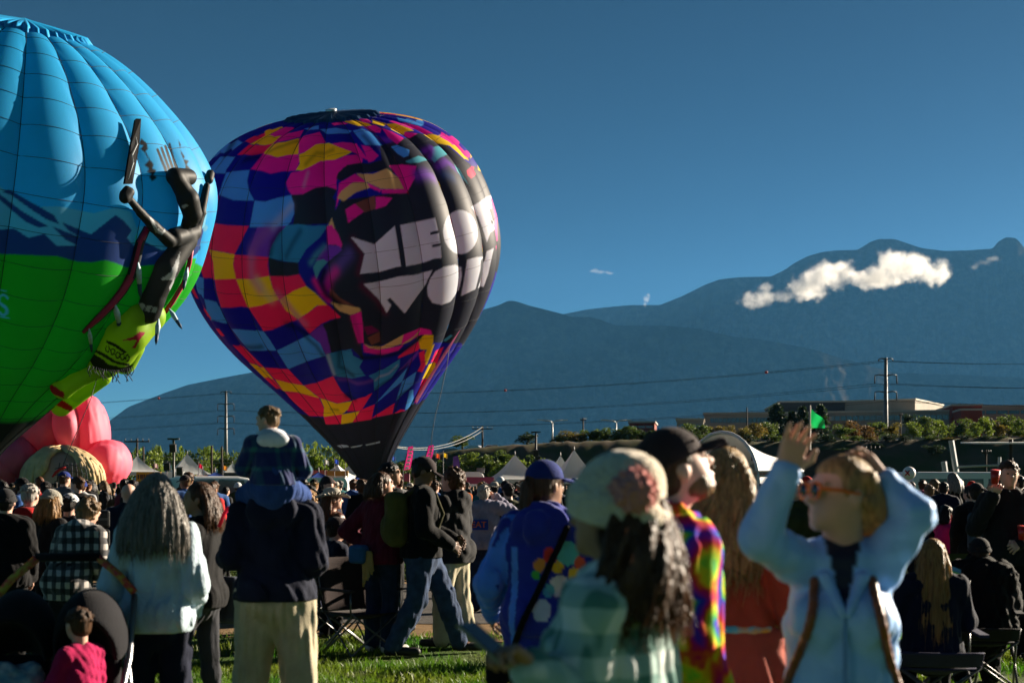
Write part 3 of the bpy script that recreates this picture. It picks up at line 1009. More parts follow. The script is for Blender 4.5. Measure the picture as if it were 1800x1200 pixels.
for c_, z_, p_, w_, a_ in [
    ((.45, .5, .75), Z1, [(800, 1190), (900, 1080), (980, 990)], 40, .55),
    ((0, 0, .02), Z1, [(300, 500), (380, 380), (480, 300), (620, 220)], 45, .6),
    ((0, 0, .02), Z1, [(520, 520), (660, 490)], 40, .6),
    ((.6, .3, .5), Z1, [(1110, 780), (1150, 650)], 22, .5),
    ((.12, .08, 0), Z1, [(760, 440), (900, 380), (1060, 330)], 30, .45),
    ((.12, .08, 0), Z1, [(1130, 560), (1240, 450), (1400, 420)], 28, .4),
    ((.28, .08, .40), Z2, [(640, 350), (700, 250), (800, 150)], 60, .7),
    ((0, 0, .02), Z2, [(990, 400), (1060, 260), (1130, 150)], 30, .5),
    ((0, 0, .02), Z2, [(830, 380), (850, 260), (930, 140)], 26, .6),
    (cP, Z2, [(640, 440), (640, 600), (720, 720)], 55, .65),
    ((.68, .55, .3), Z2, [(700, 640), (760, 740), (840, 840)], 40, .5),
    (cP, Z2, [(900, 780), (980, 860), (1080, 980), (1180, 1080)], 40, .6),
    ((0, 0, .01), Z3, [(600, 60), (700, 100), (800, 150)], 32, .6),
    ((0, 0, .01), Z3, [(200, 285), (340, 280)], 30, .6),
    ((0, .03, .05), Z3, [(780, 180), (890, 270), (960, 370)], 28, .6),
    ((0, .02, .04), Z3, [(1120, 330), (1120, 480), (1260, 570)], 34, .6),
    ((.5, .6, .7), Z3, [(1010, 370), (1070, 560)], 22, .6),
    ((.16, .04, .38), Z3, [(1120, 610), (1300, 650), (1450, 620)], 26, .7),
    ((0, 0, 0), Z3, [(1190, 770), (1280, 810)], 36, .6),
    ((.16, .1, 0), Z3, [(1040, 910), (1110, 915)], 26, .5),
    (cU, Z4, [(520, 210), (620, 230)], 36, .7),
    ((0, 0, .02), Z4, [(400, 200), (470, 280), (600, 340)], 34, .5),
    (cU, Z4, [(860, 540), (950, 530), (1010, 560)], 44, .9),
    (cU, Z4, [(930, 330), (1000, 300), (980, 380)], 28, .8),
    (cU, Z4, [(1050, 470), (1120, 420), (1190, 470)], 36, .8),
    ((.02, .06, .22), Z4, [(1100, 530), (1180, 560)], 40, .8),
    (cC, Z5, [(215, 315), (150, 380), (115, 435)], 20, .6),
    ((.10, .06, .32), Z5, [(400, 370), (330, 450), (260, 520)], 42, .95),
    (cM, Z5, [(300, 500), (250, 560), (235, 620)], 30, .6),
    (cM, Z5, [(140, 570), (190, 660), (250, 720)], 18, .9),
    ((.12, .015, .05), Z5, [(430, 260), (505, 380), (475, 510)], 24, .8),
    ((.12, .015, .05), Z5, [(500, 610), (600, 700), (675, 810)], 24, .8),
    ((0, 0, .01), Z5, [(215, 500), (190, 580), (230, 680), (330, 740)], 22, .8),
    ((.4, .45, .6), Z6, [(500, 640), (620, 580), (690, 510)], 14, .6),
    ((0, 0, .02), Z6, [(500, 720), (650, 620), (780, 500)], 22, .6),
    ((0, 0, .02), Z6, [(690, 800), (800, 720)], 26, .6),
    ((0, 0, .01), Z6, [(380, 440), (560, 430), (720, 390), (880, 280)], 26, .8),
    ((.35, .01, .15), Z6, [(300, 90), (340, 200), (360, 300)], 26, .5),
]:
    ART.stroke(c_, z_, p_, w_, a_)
oval = lambda cx, cy, rx, ry, rot=0: [(cx + rx * math.cos(a) * math.cos(rot) - ry * math.sin(a) * math.sin(rot), cy + rx * math.cos(a) * math.sin(rot) + ry * math.sin(a) * math.cos(rot)) for a in np.linspace(0, 2 * math.pi, 28, endpoint=False)]
for p_ in [
    [(80, 430), (290, 497), (470, 335), (525, 690), (490, 695), (330, 740), (165, 757), (205, 580)],
    [(518, 328), (825, 265), (852, 375), (778, 392), (784, 414), (858, 398), (868, 485), (795, 502), (800, 525), (872, 510), (880, 618), (820, 622), (700, 665), (570, 690)],
    oval(1047, 390, 152, 194, -0.05),
    [(1140, 170), (1310, 65), (1345, 330), (1305, 275), (1325, 350), (1280, 480), (1240, 350), (1200, 250)],
    [(195, 845), (350, 820), (500, 780), (650, 765), (800, 722), (740, 850), (557, 1105), (430, 965), (400, 985), (438, 1030), (400, 1100), (330, 980)],
    [(825, 735), (900, 695), (1000, 675), (1055, 700), (1060, 780), (1030, 900), (960, 1000), (880, 1030), (800, 1010), (760, 950), (755, 880), (780, 800)],
    [(1105, 632), (1230, 597), (1222, 720), (1180, 890), (1050, 953), (1080, 800)],
    [(1275, 560), (1340, 530), (1290, 760), (1250, 870), (1200, 880), (1250, 740)],
]:
    ART.fill(cW, Z7, p_)
for p_ in [[(592, 783), (600, 781), (610, 782), (614, 785), (600, 787)], [(616, 785), (638, 781), (634, 784), (618, 787)], [(642, 781), (668, 775), (668, 778), (644, 783)]]:
    ART.fill((.45, .6, .7), (0, 0, 1), p_)  # pale sky behind the skirt gaps, painted onto the cloth as slits


def meow_base(th, t):
    """the rest of the envelope: the same cloth squares, colour pairs swapping in bands"""
    i = np.floor((th + 10) / (2 * math.pi / 22)).astype(int)
    j = np.floor((t + 0.02 * np.sin(th * 5)) * 19).astype(int)
    band = ((j + i // 3) // 3) % 2
    par = (i + j) % 2
    pal = np.array([[cN, cB], [cR, cY]])
    c = pal[band, par].astype(float)
    c[(th > -3.35) & (th < 0.2)] = cN
    c[t < 0.20] = cK
    return c


balloon = thing('hot_air_balloon', (-8.1, 82, 0), 0, 'patchwork pink, yellow and blue balloon with big white lettering on black', 'balloon')


def adopt(o, parent):
    o.parent = parent
    o.matrix_parent_inverse = Matrix.Translation(-Vector(parent.location))
    return o


for g in range(NG):
    a0 = TH0 + 2 * math.pi * g / NG
    a1 = a0 + 2 * math.pi / NG
    mid = (a0 + a1) / 2
    while mid > R(60):
        a0, a1, mid = a0 - 2 * math.pi, a1 - 2 * math.pi, mid - 2 * math.pi
    vis = R(-205) < mid < R(20)
    o = cloth_patch(MEOW, 'gore', a0, a1, 0.0, 0.985, 46 if vis else 9, 560 if vis else 90, mid, math.pi / NG, 0.034, meow_base, ART if vis else None, cloth, None)
    adopt(o, balloon)
_before = set(bpy.data.objects)
tapes(MEOW, NG, TH0, 0, None, tape_m, 0.016, 0)
for tq in np.linspace(0.22, 0.9, 12):
    a = np.linspace(0, 2 * math.pi, NG * 12 + 1)
    ph = ((a - TH0) / (2 * math.pi / NG)) % 1 * 2 - 1
    off = 0.034 * np.interp(tq, MEOW.q, MEOW.r) * (1 - ph ** 2) * min(1, (tq - .1) / .25)
    MB().tube(list(MEOW.pt(a, np.full(a.shape, tq), off + 0.004)), 0.008, 3, False).build('seam', tape_m, None, True)
vent(MEOW, 'vent', t_of_r(MEOW, 2.5), NG, (0.012, 0.05, 0.13), None, 0.10, 'navy_vent_cloth')
MB().tube([at(792, 590, 76), at(786, 640, 75.5), at(775, 690, 75), at(765, 730, 74.6), at(759, 765, 74.4), at(757, 812, 74.2)], 0.02, 5).build('crown_line', tape_m, None, True)
MB().tube([MEOW.M + MEOW.a * (MEOW.L + .13), MEOW.M + MEOW.a * (MEOW.L + .24)], 0.3, 14).build('crown_ring', mat('aluminium', (.7, .7, .7), .3, metal=.6), None, True)
for o in [o for o in bpy.data.objects if o not in _before]:
    adopt(o, balloon)
basket(-8.1, 82.2, 'wicker basket with burner under the patchwork balloon', 2.1)

# ---------------- blue and green balloon with the raised dancer figure
BLUE = Envelope((-21.8516, 57.0, 1.9166), (-18.0833, 52.7705, 18.8771), [0.04, 0.0596, 0.1167, 0.1976, 0.2915, 0.365, 0.4124, 0.4273, 0.4259, 0.3808, 0.3078, 0.2321, 0.1476, 0.0])
NB, NR = 21, 17
TB0 = BLUE.inv(28, 300)[0]
BLUE.gores(NB, TB0, 0.034)
bSky, bGreen, bNavy, bPale = (.02, .40, .82), (.012, .40, .012), (.012, .045, .20), (.16, .46, .66)
G_T = BLUE.inv(60, 449)[1]
K_T = BLUE.inv(30, 736)[1]


def blue_base(th, t):
    c = np.tile(np.array(bSky), (len(th), 1))
    n_t = BLUE.inv(60, 402)[1]
    c[t < n_t + 0.012 * np.sin(th * 9) + 0.008 * np.sin(th * 23)] = bNavy
    c[t < G_T] = bGreen
    c[t < K_T] = (.006, .007, .009)
    return c


A2 = Art(BLUE)
O1 = (0, 0, 1)
for c_, p_ in [
    (bSky, [(-5, 300), (380, 300), (380, 470), (260, 470), (222, 470), (185, 457), (160, 461), (100, 450), (-5, 446)]),
    (bPale, [(-5, 326), (20, 340), (60, 368), (75, 363), (105, 363), (140, 370), (165, 375), (203, 365), (230, 372), (240, 400), (262, 395), (300, 420), (330, 420), (360, 360), (366, 400), (340, 440), (200, 440), (-5, 440)]),
    (bNavy, [(-5, 404), (26, 402), (50, 418), (78, 411), (100, 432), (137, 432), (116, 422), (92, 398), (143, 418), (120, 405), (108, 390), (160, 412), (190, 388), (203, 378), (218, 388), (232, 405), (223, 418), (235, 432), (255, 425), (285, 440), (320, 436), (340, 425), (358, 395), (352, 440), (335, 455), (300, 464), (262, 466), (222, 470), (205, 463), (185, 457), (160, 461), (137, 460), (100, 450), (-5, 446)]),
    (bNavy, [(3, 337), (15, 333), (95, 378), (104, 394), (80, 385), (50, 365), (20, 343)]),
    (bNavy, [(-5, 338), (40, 372), (85, 398), (68, 400), (45, 390), (-5, 348)]),
    (bGreen, [(-5, 447), (100, 450), (137, 460), (160, 461), (185, 457), (205, 463), (222, 470), (262, 466), (300, 464), (345, 452), (345, 500), (200, 560), (-5, 560)]),
    (bPale, [(-5, 508), (12, 511), (12, 513), (-5, 510)]),
    (bPale, [(-5, 555), (17, 558), (17, 560), (-5, 557)]),
    (bPale, [(14, 528), (9, 521), (3, 520), (0, 525), (1, 530), (10, 537), (15, 544), (14, 551), (8, 556), (0, 554), (-3, 548), (0, 546), (4, 551), (8, 551), (10, 546), (8, 542), (-1, 535), (-4, 527), (-1, 519), (5, 516), (12, 519), (15, 524)]),
    ((.012, .012, .014), [(248, 243), (258, 252), (260, 262), (256, 266), (263, 280), (270, 288), (268, 296), (275, 300), (270, 307), (276, 312), (268, 319), (262, 312), (266, 306), (258, 302), (262, 297), (254, 290), (262, 282), (254, 268), (247, 262), (252, 256), (244, 254)]),
    ((.012, .012, .014), [(313, 245), (318, 255), (316, 262), (325, 276), (322, 280), (332, 283), (328, 290), (336, 298), (330, 306), (330, 318), (324, 315), (326, 290), (318, 270)]),
]:
    A2.fill(c_, O1, p_)
for k in range(4):
    A2.fill((.012, .012, .014), O1, [(274 + 7 * k, 262 - 3 * k), (278 + 7 * k, 260 - 3 * k), (296 + 6 * k, 303 - k), (291 + 6 * k, 305 - k)])

blue_balloon = thing('hot_air_balloon', (-21.85, 57, 0), 0, 'sky blue and green balloon with mountains and a raised black dancer figure', 'balloon')
_before = set(bpy.data.objects)
edges = np.linspace(K_T, 0.975, NR + 1)
for g in range(NB):
    a0 = TB0 + 2 * math.pi * g / NB
    a1 = a0 + 2 * math.pi / NB
    mid = (a0 + a1) / 2
    while mid > R(60):
        a0, a1, mid = a0 - 2 * math.pi, a1 - 2 * math.pi, mid - 2 * math.pi
    if R(-112) < mid < R(12):
        for k in range(NR):
            cloth_patch(BLUE, 'panel', a0, a1, edges[k], edges[k + 1], 46, 32, mid, math.pi / NB, 0.034, blue_base, A2, cloth, None)
        cloth_patch(BLUE, 'skirt_panel', a0, a1, 0.0, K_T, 8, 12, mid, math.pi / NB, 0.02, blue_base, None, cloth, None)
    else:
        cloth_patch(BLUE, 'gore', a0, a1, 0.0, 0.975, 9, 90, mid, math.pi / NB, 0.034, blue_base, None, cloth, None)
tapes(BLUE, NB, TB0, 0, None, tape_m, 0.014, 0)
for tq in edges:
    a = np.linspace(0, 2 * math.pi, NB * 12 + 1)
    ph = ((a - TB0) / (2 * math.pi / NB)) % 1 * 2 - 1
    off = 0.034 * np.interp(tq, BLUE.q, BLUE.r) * (1 - ph ** 2) * np.clip((tq - .1) / .25, 0, 1) * np.clip((1.02 - tq) / .1, 0, 1)
    MB().tube(list(BLUE.pt(a, np.full(a.shape, tq), off + 0.004)), 0.010, 4, False).build('seam', tape_m, None, True)
vent(BLUE, 'vent', t_of_r(BLUE, 2.4), NB * 2, (.02, .36, .74), None, 0.12, 'blue_vent_cloth')


# the dancer: an inflated figure sewn to the cloth
def paint_by_photo(o, base, ops):
    me = o.data
    v = np.empty(len(me.vertices) * 3)
    me.vertices.foreach_get('co', v)
    v = v.reshape(-1, 3)
    px, py = 900 + FP * v[:, 0] / v[:, 1], 856 - FP * (v[:, 2] - EYE) / v[:, 1]
    c = np.tile(np.array(base, float), (len(v), 1))
    for col, P in ops:
        c[in_poly(px, py, np.array(P, float))] = col
    a = me.color_attributes.new('print_colour', 'FLOAT_COLOR', 'POINT')
    a.data.foreach_set('color', np.concatenate([c, np.ones((len(c), 1))], 1).astype(np.float32).ravel())


def fig_field(prims, h=0.05, k=0.10):
    P = np.array([p[0] for p in prims] + [p[1] for p in prims])
    rr = max(max(p[2], p[3]) for p in prims) + 0.3
    f = Field(P.min(0) - rr, P.max(0) + rr, h)
    for a, b, ra, rb in prims:
        f.cone(a, b, ra, rb, k)
    return f.skin()


S = BLUE.on
fig_m = cloth
body = link_mesh('figure_body', *fig_field([
    (S(314, 418, .22), S(285, 468, .18), .50, .46), (S(285, 468, .18), S(262, 520, .18), .46, .44), (S(298, 414, .22), S(330, 406, .18), .34, .34), (S(262, 520, .2), S(254, 540, .2), .44, .48),
    (S(314, 400, .34), S(314, 385, .34), .17, .17), (S(312, 350, .46), S(317, 372, .52), .40, .34), (S(317, 372, .52), S(318, 384, .5), .34, .22), (S(296, 314, .30), S(316, 316, .38), .32, .30), (S(298, 316, .3), S(312, 345, .40), .30, .36),
    (S(288, 420, .28), S(262, 395, .24), .24, .20), (S(262, 395, .24), S(240, 372, .24), .20, .15), (S(240, 372, .24), S(222, 352, .28), .15, .13), (S(211, 347, .3), S(219, 338, .3), .20, .17), (S(208, 340, .3), S(214, 332, .3), .12, .10),
    (S(334, 405, .2), S(347, 372, .15), .22, .17), (S(347, 372, .15), S(357, 328, .15), .17, .13), (S(358, 318, .2), S(361, 308, .2), .18, .16)], k=.08), fig_m)
paint_by_photo(body, (.035, .035, .037), [
    ((.6, .62, .62), [(318, 364), (326, 358), (331, 361), (322, 367)]),
    ((.55, .57, .6), [(318, 440), (313, 470), (300, 515), (297, 505), (304, 492), (282, 492), (300, 478)]),
    ((.5, .53, .56), [(262, 380), (270, 386), (275, 400), (285, 407), (290, 402), (291, 408), (284, 413), (273, 408), (266, 392)]),
    ((.5, .53, .56), [(233, 529), (245, 531), (241, 541), (229, 538)]), ((.5, .53, .56), [(247, 532), (256, 535), (252, 545), (243, 542)]),
    ((.5, .53, .56), [(258, 536), (267, 538), (263, 548), (255, 546)]), ((.5, .53, .56), [(269, 539), (277, 540), (274, 550), (266, 549)])])
lime = (.30, .52, .012)
kilt = link_mesh('kilt', *fig_field([
    (S(258, 552, .12), S(222, 580, .12), .62, .78), (S(238, 548, .1), S(212, 580, .1), .4, .6), (S(222, 580, .12), S(205, 610, .1), .72, .72), (S(205, 600, .1), S(182, 632, .05), .70, .66), (S(228, 605, .1), S(215, 632, .1), .5, .5)], k=.2), fig_m)
paint_by_photo(kilt, lime, [
    ((.42, .008, .05), [(215, 598), (232, 592), (246, 583), (256, 584), (244, 600), (238, 612), (232, 612), (240, 598)]),
    ((.01, .012, .012), [(188, 598), (205, 605), (222, 618), (219, 622), (203, 610), (186, 602)]),
    ((.01, .012, .012), [(166, 613), (185, 622), (203, 634), (228, 640), (228, 644), (200, 638), (182, 627), (164, 617)]),
    ((.01, .012, .012), [(150, 622), (165, 622), (182, 632), (190, 640), (215, 646), (235, 640), (225, 655), (190, 652), (168, 650)])] +
    [((.01, .012, .012), [(x + 4.4 * math.cos(a), y + 6.5 * math.sin(a)) for a in np.linspace(0, 6.283, 20)]) for x, y in ((189, 613), (198, 618), (207, 624), (215, 627), (224, 629))] +
    [(lime, [(x + 2.2 * math.cos(a), y + 4.2 * math.sin(a)) for a in np.linspace(0, 6.283, 20)]) for x, y in ((189, 613), (198, 618), (207, 624), (215, 627), (224, 629))])
legs = []
for pts in ([(165, 645), (132, 662), (108, 678), (98, 676)], [(186, 662), (158, 678), (128, 696), (112, 700)]):
    p = [S(x, y, .12) for x, y in pts]
    lg = link_mesh('figure_leg', *fig_field([(p[0], p[1], .38, .34), (p[1], p[2], .34, .40), (p[2], p[3], .36, .26)]), fig_m)
    (x2, y2), (x3, y3) = pts[2], pts[3]
    paint_by_photo(lg, lime, [((.35, .006, .03), [(x3 - 14, y3 - 4), (x3 - 8, y3 - 1), (x3 + 16, y3 + 15), (x3 + 14, y3 + 24), (x3 - 14, y3 + 12)])])
    legs.append(lg)
bow = [(256, 398), (243, 425), (236, 455), (228, 482), (212, 508), (195, 530), (170, 556), (144, 581)]
MB().tube([S(x, y, .10) for x, y in bow], [.10, .13, .14, .14, .14, .13, .11, .05], 8).build('ribbon', mat('crimson_ribbon', (.35, .008, .06), .5, .1), None, True)
MB().tube([S(x + 1.5, y + 1, .05) for x, y in bow], [.13, .17, .18, .18, .18, .17, .15, .07], 8).build('ribbon_edge', tape_m, None, True)
MB().tube([S(x, y, .12) for x, y in [(333, 425), (328, 460), (318, 495), (300, 525), (286, 545)]], .09, 8).build('ribbon', MATS['crimson_ribbon'], None, True)
feather_w, feather_d = mat('pale_feather', (.35, .5, .58), .6, .2), mat('dark_feather', (.02, .05, .10), .6, .2)
for x0, y0, x1, y1, w in [(235, 452, 241, 520, .13), (197, 528, 207, 578, .13), (153, 571, 157, 612, .09), (279, 560, 274, 606, .11), (297, 542, 320, 578, .10), (330, 470, 322, 510, .1)]:
    a, b = Vector(S(x0, y0, .2)), Vector(S(x1, y1, .2))
    if x0 > 270:
        a, b = at(x0, y0, 50.6), at(x1, y1, 50.4)
    MB().tube([a, a.lerp(b, .3), a.lerp(b, .62)], [.02, w, w * .7], 6).build('feather', feather_w, None, True)
    MB().tube([a.lerp(b, .6), a.lerp(b, .85), b], [w * .72, w * .6, .01], 6).build('feather_tip', feather_d, None, True)
for k in range(22):
    x = 158 + 3.6 * k
    a = at(x, 642 + 8 * math.sin((x - 158) / 26), 51.2)
    b = a + Vector((random.uniform(-.12, .35), random.uniform(-.1, .1), -random.uniform(.25, .5)))
    MB().tube([a, (a + b) / 2 + Vector((random.uniform(-.1, .1), 0, 0)), b], .018, 4).build('fringe_cord', tape_m, None, True)
# club held in the raised fist, with a white zigzag
kn = [Vector(S(x, y, .34)) for x, y in [(229, 219), (238, 219), (235, 262), (223, 325), (210, 325), (221, 262)]]
bk = [Vector(S(x, y, .22)) for x, y in [(229, 219), (238, 219), (235, 262), (223, 325), (210, 325), (221, 262)]]
MB().add(kn + bk, [(0, 1, 2, 3, 4, 5), (11, 10, 9, 8, 7, 6)] + [(i, i + 6, (i + 1) % 6 + 6, (i + 1) % 6) for i in range(6)]).build('club', mat('black_nylon', (.008, .008, .009), .8, .1, spec=.05))
MB().tube([S(x, y, .36) for x, y in [(233, 228), (227, 246), (231, 262), (222, 280), (224, 292), (215, 318)]], .02, 4).build('club_zigzag', mat('white_trim', (.35, .38, .4), .6, .05), None, True)
MB().tube([at(170, 665, 51.0), at(160, 700, 50.6), at(145, 735, 50.4), at(128, 775, 50.2), at(112, 815, 50.1)], .014, 5).build('handling_line', tape_m, None, True)
for o in [o for o in bpy.data.objects if o not in _before]:
    adopt(o, blue_balloon)
basket(-21.8, 57.2, 'wicker basket with burner under the blue and green balloon', 1.85)


# ---------------- pink inflatable lying behind the crowd
def pink_balloon():
    D = 95.0
    t = thing('inflatable_balloon', (gx(110, D), D, 0), 0, 'half inflated pink flower shaped balloon with cream cords lying on the field', 'balloon')
    pk = mat('pink_nylon', (.92, .19, .29), .6, .08, .6, .12, 2.0, trans=.42, spec=.4)
    pk2 = mat('deep_pink_nylon', (.78, .12, .23), .6, .1, .6, .12, 2.0, trans=.2)
    cream = mat('cream_cloth', (.62, .45, .24), .8, .2, 2.0, .3, 8)
    flesh = mat('flesh_cloth', (.50, .30, .25), .7, .12, 1.0, .2, 5)

    def lobe(name, px, py, rx, ry, depth, tilt=0, dd=0, m=pk, crease=True):
        c = np.array(at(px, py, D + dd))
        k = D / FP
        r = np.array([rx * k, depth, ry * k])
        f = Field(c - r.max() * 1.15 - .4, c + r.max() * 1.15 + .4, 0.16)
        f.ball(c, r, .2, rot=np.array(Matrix.Rotation(tilt, 3, 'Y')))
        if crease:
            f.wrinkle(.13, 3.4, int(px), (1, 1, .30))
        v, q = f.skin()
        return adopt(link_mesh(name, v, q, m), t)
    lobe('body_lobe', 85, 852, 118, 94, 4.6, 0, 3, pk2)
    lobe('body_lobe', 22, 838, 62, 72, 3.0, 0, 1, pk2)
    lobe('petal', 160, 757, 29, 64, 2.0, R(-6), 0.6)
    lobe('petal', 122, 750, 26, 46, 1.8, R(-10), -.6)
    lobe('petal', 80, 756, 36, 38, 1.9, R(28), -.4)
    lobe('petal', 97, 722, 16, 20, 1.2, R(20), 1.2)
    lobe('petal', 190, 814, 37, 40, 2.4, R(20), -.3)
    lobe('petal', 30, 806, 34, 38, 1.9, R(14), -1.2, pk2)
    lobe('petal', 45, 768, 30, 36, 1.8, R(30), .2)
    lobe('petal', 4, 828, 30, 34, 1.8, R(10), -1.6)
    c = np.array(at(111, 846, D - 2.2)); k = D / FP
    f = Field(c - 3.6, c + 3.6, .14)
    f.ball(c, (66 * k, 1.6, 58 * k), .2)
    f.wrinkle(.05, 3, 5)
    adopt(link_mesh('face_cloth', *f.skin(), flesh), t)
    rr = np.random.default_rng(5)
    for i in range(64):
        side = -1 if i % 2 else 1
        e = rr.uniform(.12, 1.0) ** .8
        ex = 111 + side * (18 + 56 * e)
        y_end = 852 if e > .35 else rr.uniform(815, 840)
        sx, sy = 108 + side * rr.uniform(0, 16), 786 + rr.uniform(-2, 4)
        pts, rs = [], []
        for q in np.linspace(0, 1, 8):
            px = sx + (ex - sx) * (1 - (1 - q) ** 2.1) + 1.2 * math.sin(q * 9 + i)
            py = sy + (y_end - sy) * q ** 1.35
            u = min(1, ((px - 111) / 76) ** 2 + max(0, (846 - py) / 62) ** 2)
            pts.append(at(px, py, D - 2.3 - 1.75 * math.sqrt(1 - u) - .1 * rr.random()))
            rs.append((.13 + .07 * rr.random()) * (.7 + .6 * math.sin(math.pi * q)))
        adopt(MB().tube(pts, rs, 6).build('cord', cream, None, True), t)
    adopt(MB().tube([at(x, y, D - 4.6) for x, y in [(92, 838), (98, 830), (106, 824), (116, 821)]], [.06, .10, .10, .05], 6).build('red_mark', mat('red_cloth', (.5, .01, .01), .6), None, True), t)
    for i in range(7):
        x = 100 + 9 * i
        adopt(MB().tube([at(x, 850, D - 4.45), at(x + 2 - i * .6, 830, D - 4.5), at(x + 5 - i * 2, 813, D - 4.2)], .03, 4).build('net_cord', tape_m, None, True), t)
    for j in range(3):
        adopt(MB().tube([at(96, 846 - 11 * j, D - 4.5), at(122, 838 - 11 * j, D - 4.55), at(150, 842 - 10 * j, D - 4.45)], .03, 4).build('net_cord', tape_m, None, True), t)


pink_balloon()

# ------------------------------------------------------------------ embankment and plateau
PLAT = [(560, 842), (640, 828), (700, 812), (760, 797), (830, 787), (900, 781), (1000, 776), (1100, 773), (1250, 776), (1400, 775), (1600, 772), (1800, 768), (2050, 764), (2300, 762)]
D_EDGE, D_FOOT = 185.0, 171.0


def plateau_z(px):
    return float(np.interp(px, [p[0] for p in PLAT], [EYE + (856 - p[1]) / FP * D_EDGE for p in PLAT]))


def embankment():
    xs = np.linspace(560, 2300, 220)
    top = np.array([plateau_z(x) for x in xs])
    d = np.concatenate([np.linspace(D_FOOT, D_EDGE, 16), [195, 230, 300, 420, 560, 640]])
    X, Dd = np.meshgrid(xs, d)
    u = np.clip((Dd - D_FOOT) / (D_EDGE - D_FOOT), 0, 1)
    Z = np.broadcast_to(top, X.shape) * (u * u * (3 - 2 * u)) + 0.7 * (noise2(X / 30, Dd / 8, 11) - .5) * np.sin(np.pi * u)
    Z += 0.5 * (noise2(X / 7, Dd / 3, 12) - .5) * np.sin(np.pi * u)
    Z += 0.55 * (noise2(X / 12, Dd / 9, 17) - .5) * (u > .9) * (Dd < 300)
    Z = np.where(Dd > 600, -0.5, Z)
    Z = np.where(Dd <= D_FOOT, -0.1, Z)
    WX = (X - 900) / FP * np.where(Dd > D_EDGE, Dd, Dd)
    m = mat('scrub_slope', (0.12, 0.09, 0.062), 0.95, 0.3, .35, 0.6, .8, spec=.1, color2=(.07, .075, .03))
    tag(link_mesh('embankment', np.stack([WX.ravel(), Dd.ravel(), Z.ravel()], 1), grid_faces(220, len(d)), m), kind='structure')


embankment()

# ------------------------------------------------------------------ trees
bark = mat('bark', (0.07, 0.05, 0.035), 0.95, 0.3, 6, 0.5, 20)


def leaf_mat(name, c1, c2):
    m = mat(name, c1, 0.6, .3, 1.2, trans=.35, color2=c2, spec=.2)
    return m


LEAF = {
    'green': leaf_mat('leaves_green', (.065, .11, .016), (.12, .16, .025)),
    'dark': leaf_mat('leaves_dark', (.018, .035, .012), (.035, .06, .02)),
    'bright': leaf_mat('leaves_bright', (.13, .20, .02), (.20, .25, .035)),
    'gold': leaf_mat('leaves_gold', (.20, .14, .025), (.12, .12, .02)),
    'russet': leaf_mat('leaves_russet', (.16, .07, .02), (.12, .09, .025)),
}


def tree_mesh(kind, seed):
    """returns (trunk mesh builder, crown verts, crown faces) of a tree of height 1"""
    r = np.random.default_rng(seed)
    tb = MB()
    conifer = kind == 'conifer'
    tb.tube([(0, 0, 0), (.01, 0, .25), (0, .01, .55), (0, 0, .9 if conifer else .62)], [.035, .028, .018, .006], 7)
    cl = []
    if conifer:
        for i in range(300):
            z = r.uniform(.08, .98)
            w = .26 * (1 - z) ** .8 + .02
            a = r.uniform(0, 6.28)
            q = w * math.sqrt(r.uniform(.1, 1))
            cl.append((q * math.cos(a), q * math.sin(a), z, .045))
    else:
        for i in range(9):
            a = i * 2.4 + r.uniform(0, .6)
            z0 = r.uniform(.2, .5)
            e = np.array([math.cos(a) * r.uniform(.15, .34), math.sin(a) * r.uniform(.15, .34), r.uniform(.45, .85)])
            tb.tube([(0, 0, z0), tuple(e * .55 + np.array([0, 0, z0 * .5])), tuple(e)], [.016, .01, .003], 5)
        lob = []
        for i in range(16):
            a = r.uniform(0, 6.28)
            q = r.uniform(.05, .30)
            z = r.uniform(.28, .86)
            lob.append((q * math.cos(a) * (1.15 - .5 * abs(z - .5)), q * math.sin(a), z, r.uniform(.10, .19)))
        for (x, y, z, s_) in lob:
            for k in range(24):
                v = r.normal(size=3); v /= np.linalg.norm(v)
                v *= s_ * r.uniform(.55, 1.05)
                cl.append((x + v[0], y + v[1], z + v[2] * .85, .042))
    vs, fs = [], []
    for (x, y, z, s_) in cl:
        for k in range(4):
            c = np.array([x, y, z]) + r.normal(size=3) * s_ * .55
            u = r.normal(size=3); u /= np.linalg.norm(u)
            w = np.cross(u, r.normal(size=3)); w /= np.linalg.norm(w) + 1e-9
            sz = s_ * r.uniform(.55, 1.15)
            b = len(vs)
            vs += [c - u * sz, c + w * sz * .6, c + u * sz, c - w * sz * .6]
            fs.append((b, b + 1, b + 2, b + 3))
    return tb, np.array(vs), np.array(fs)


TREE_LIB = {}


def tree(px, base_py, top_py, wpx, d, leaf, kind, label, group, base_z=None, seed=0):
    key = (kind, seed % 4)
    if key not in TREE_LIB:
        tb, v, f = tree_mesh(kind, 100 + 7 * (seed % 4) + (50 if kind == 'conifer' else 0))
        a = tb.build('trunk', bark, None, True)
        b = link_mesh('crown', v, f, LEAF['green'], None, False)
        TREE_LIB[key] = (a.data, b.data)
        bpy.data.objects.remove(a); bpy.data.objects.remove(b)
    k = d / FP
    z0 = EYE + (856 - base_py) * k if base_z is None else base_z
    z1 = EYE + (856 - top_py) * k
    h = max(z1 - z0, .5)
    t = thing('tree', (gx(px, d), d, z0 - .1), (seed * 2.39) % 6.28, label, 'tree', group)
    sx = wpx * k / (.52 if kind == 'conifer' else .84)
    t.scale = (sx, sx, h + .1)
    for me, nm in zip(TREE_LIB[key], ('trunk', 'crown')):
        o = bpy.data.objects.new(nm, me)
        COL.objects.link(o)
        o.parent = t
        if nm == 'crown':
            o.material_slots[0].link = 'OBJECT'
            o.material_slots[0].material = LEAF[leaf]
    return t


ORD20 = ORD + ['nineteenth', 'twentieth', 'twenty-first', 'twenty-second']
sd = 0
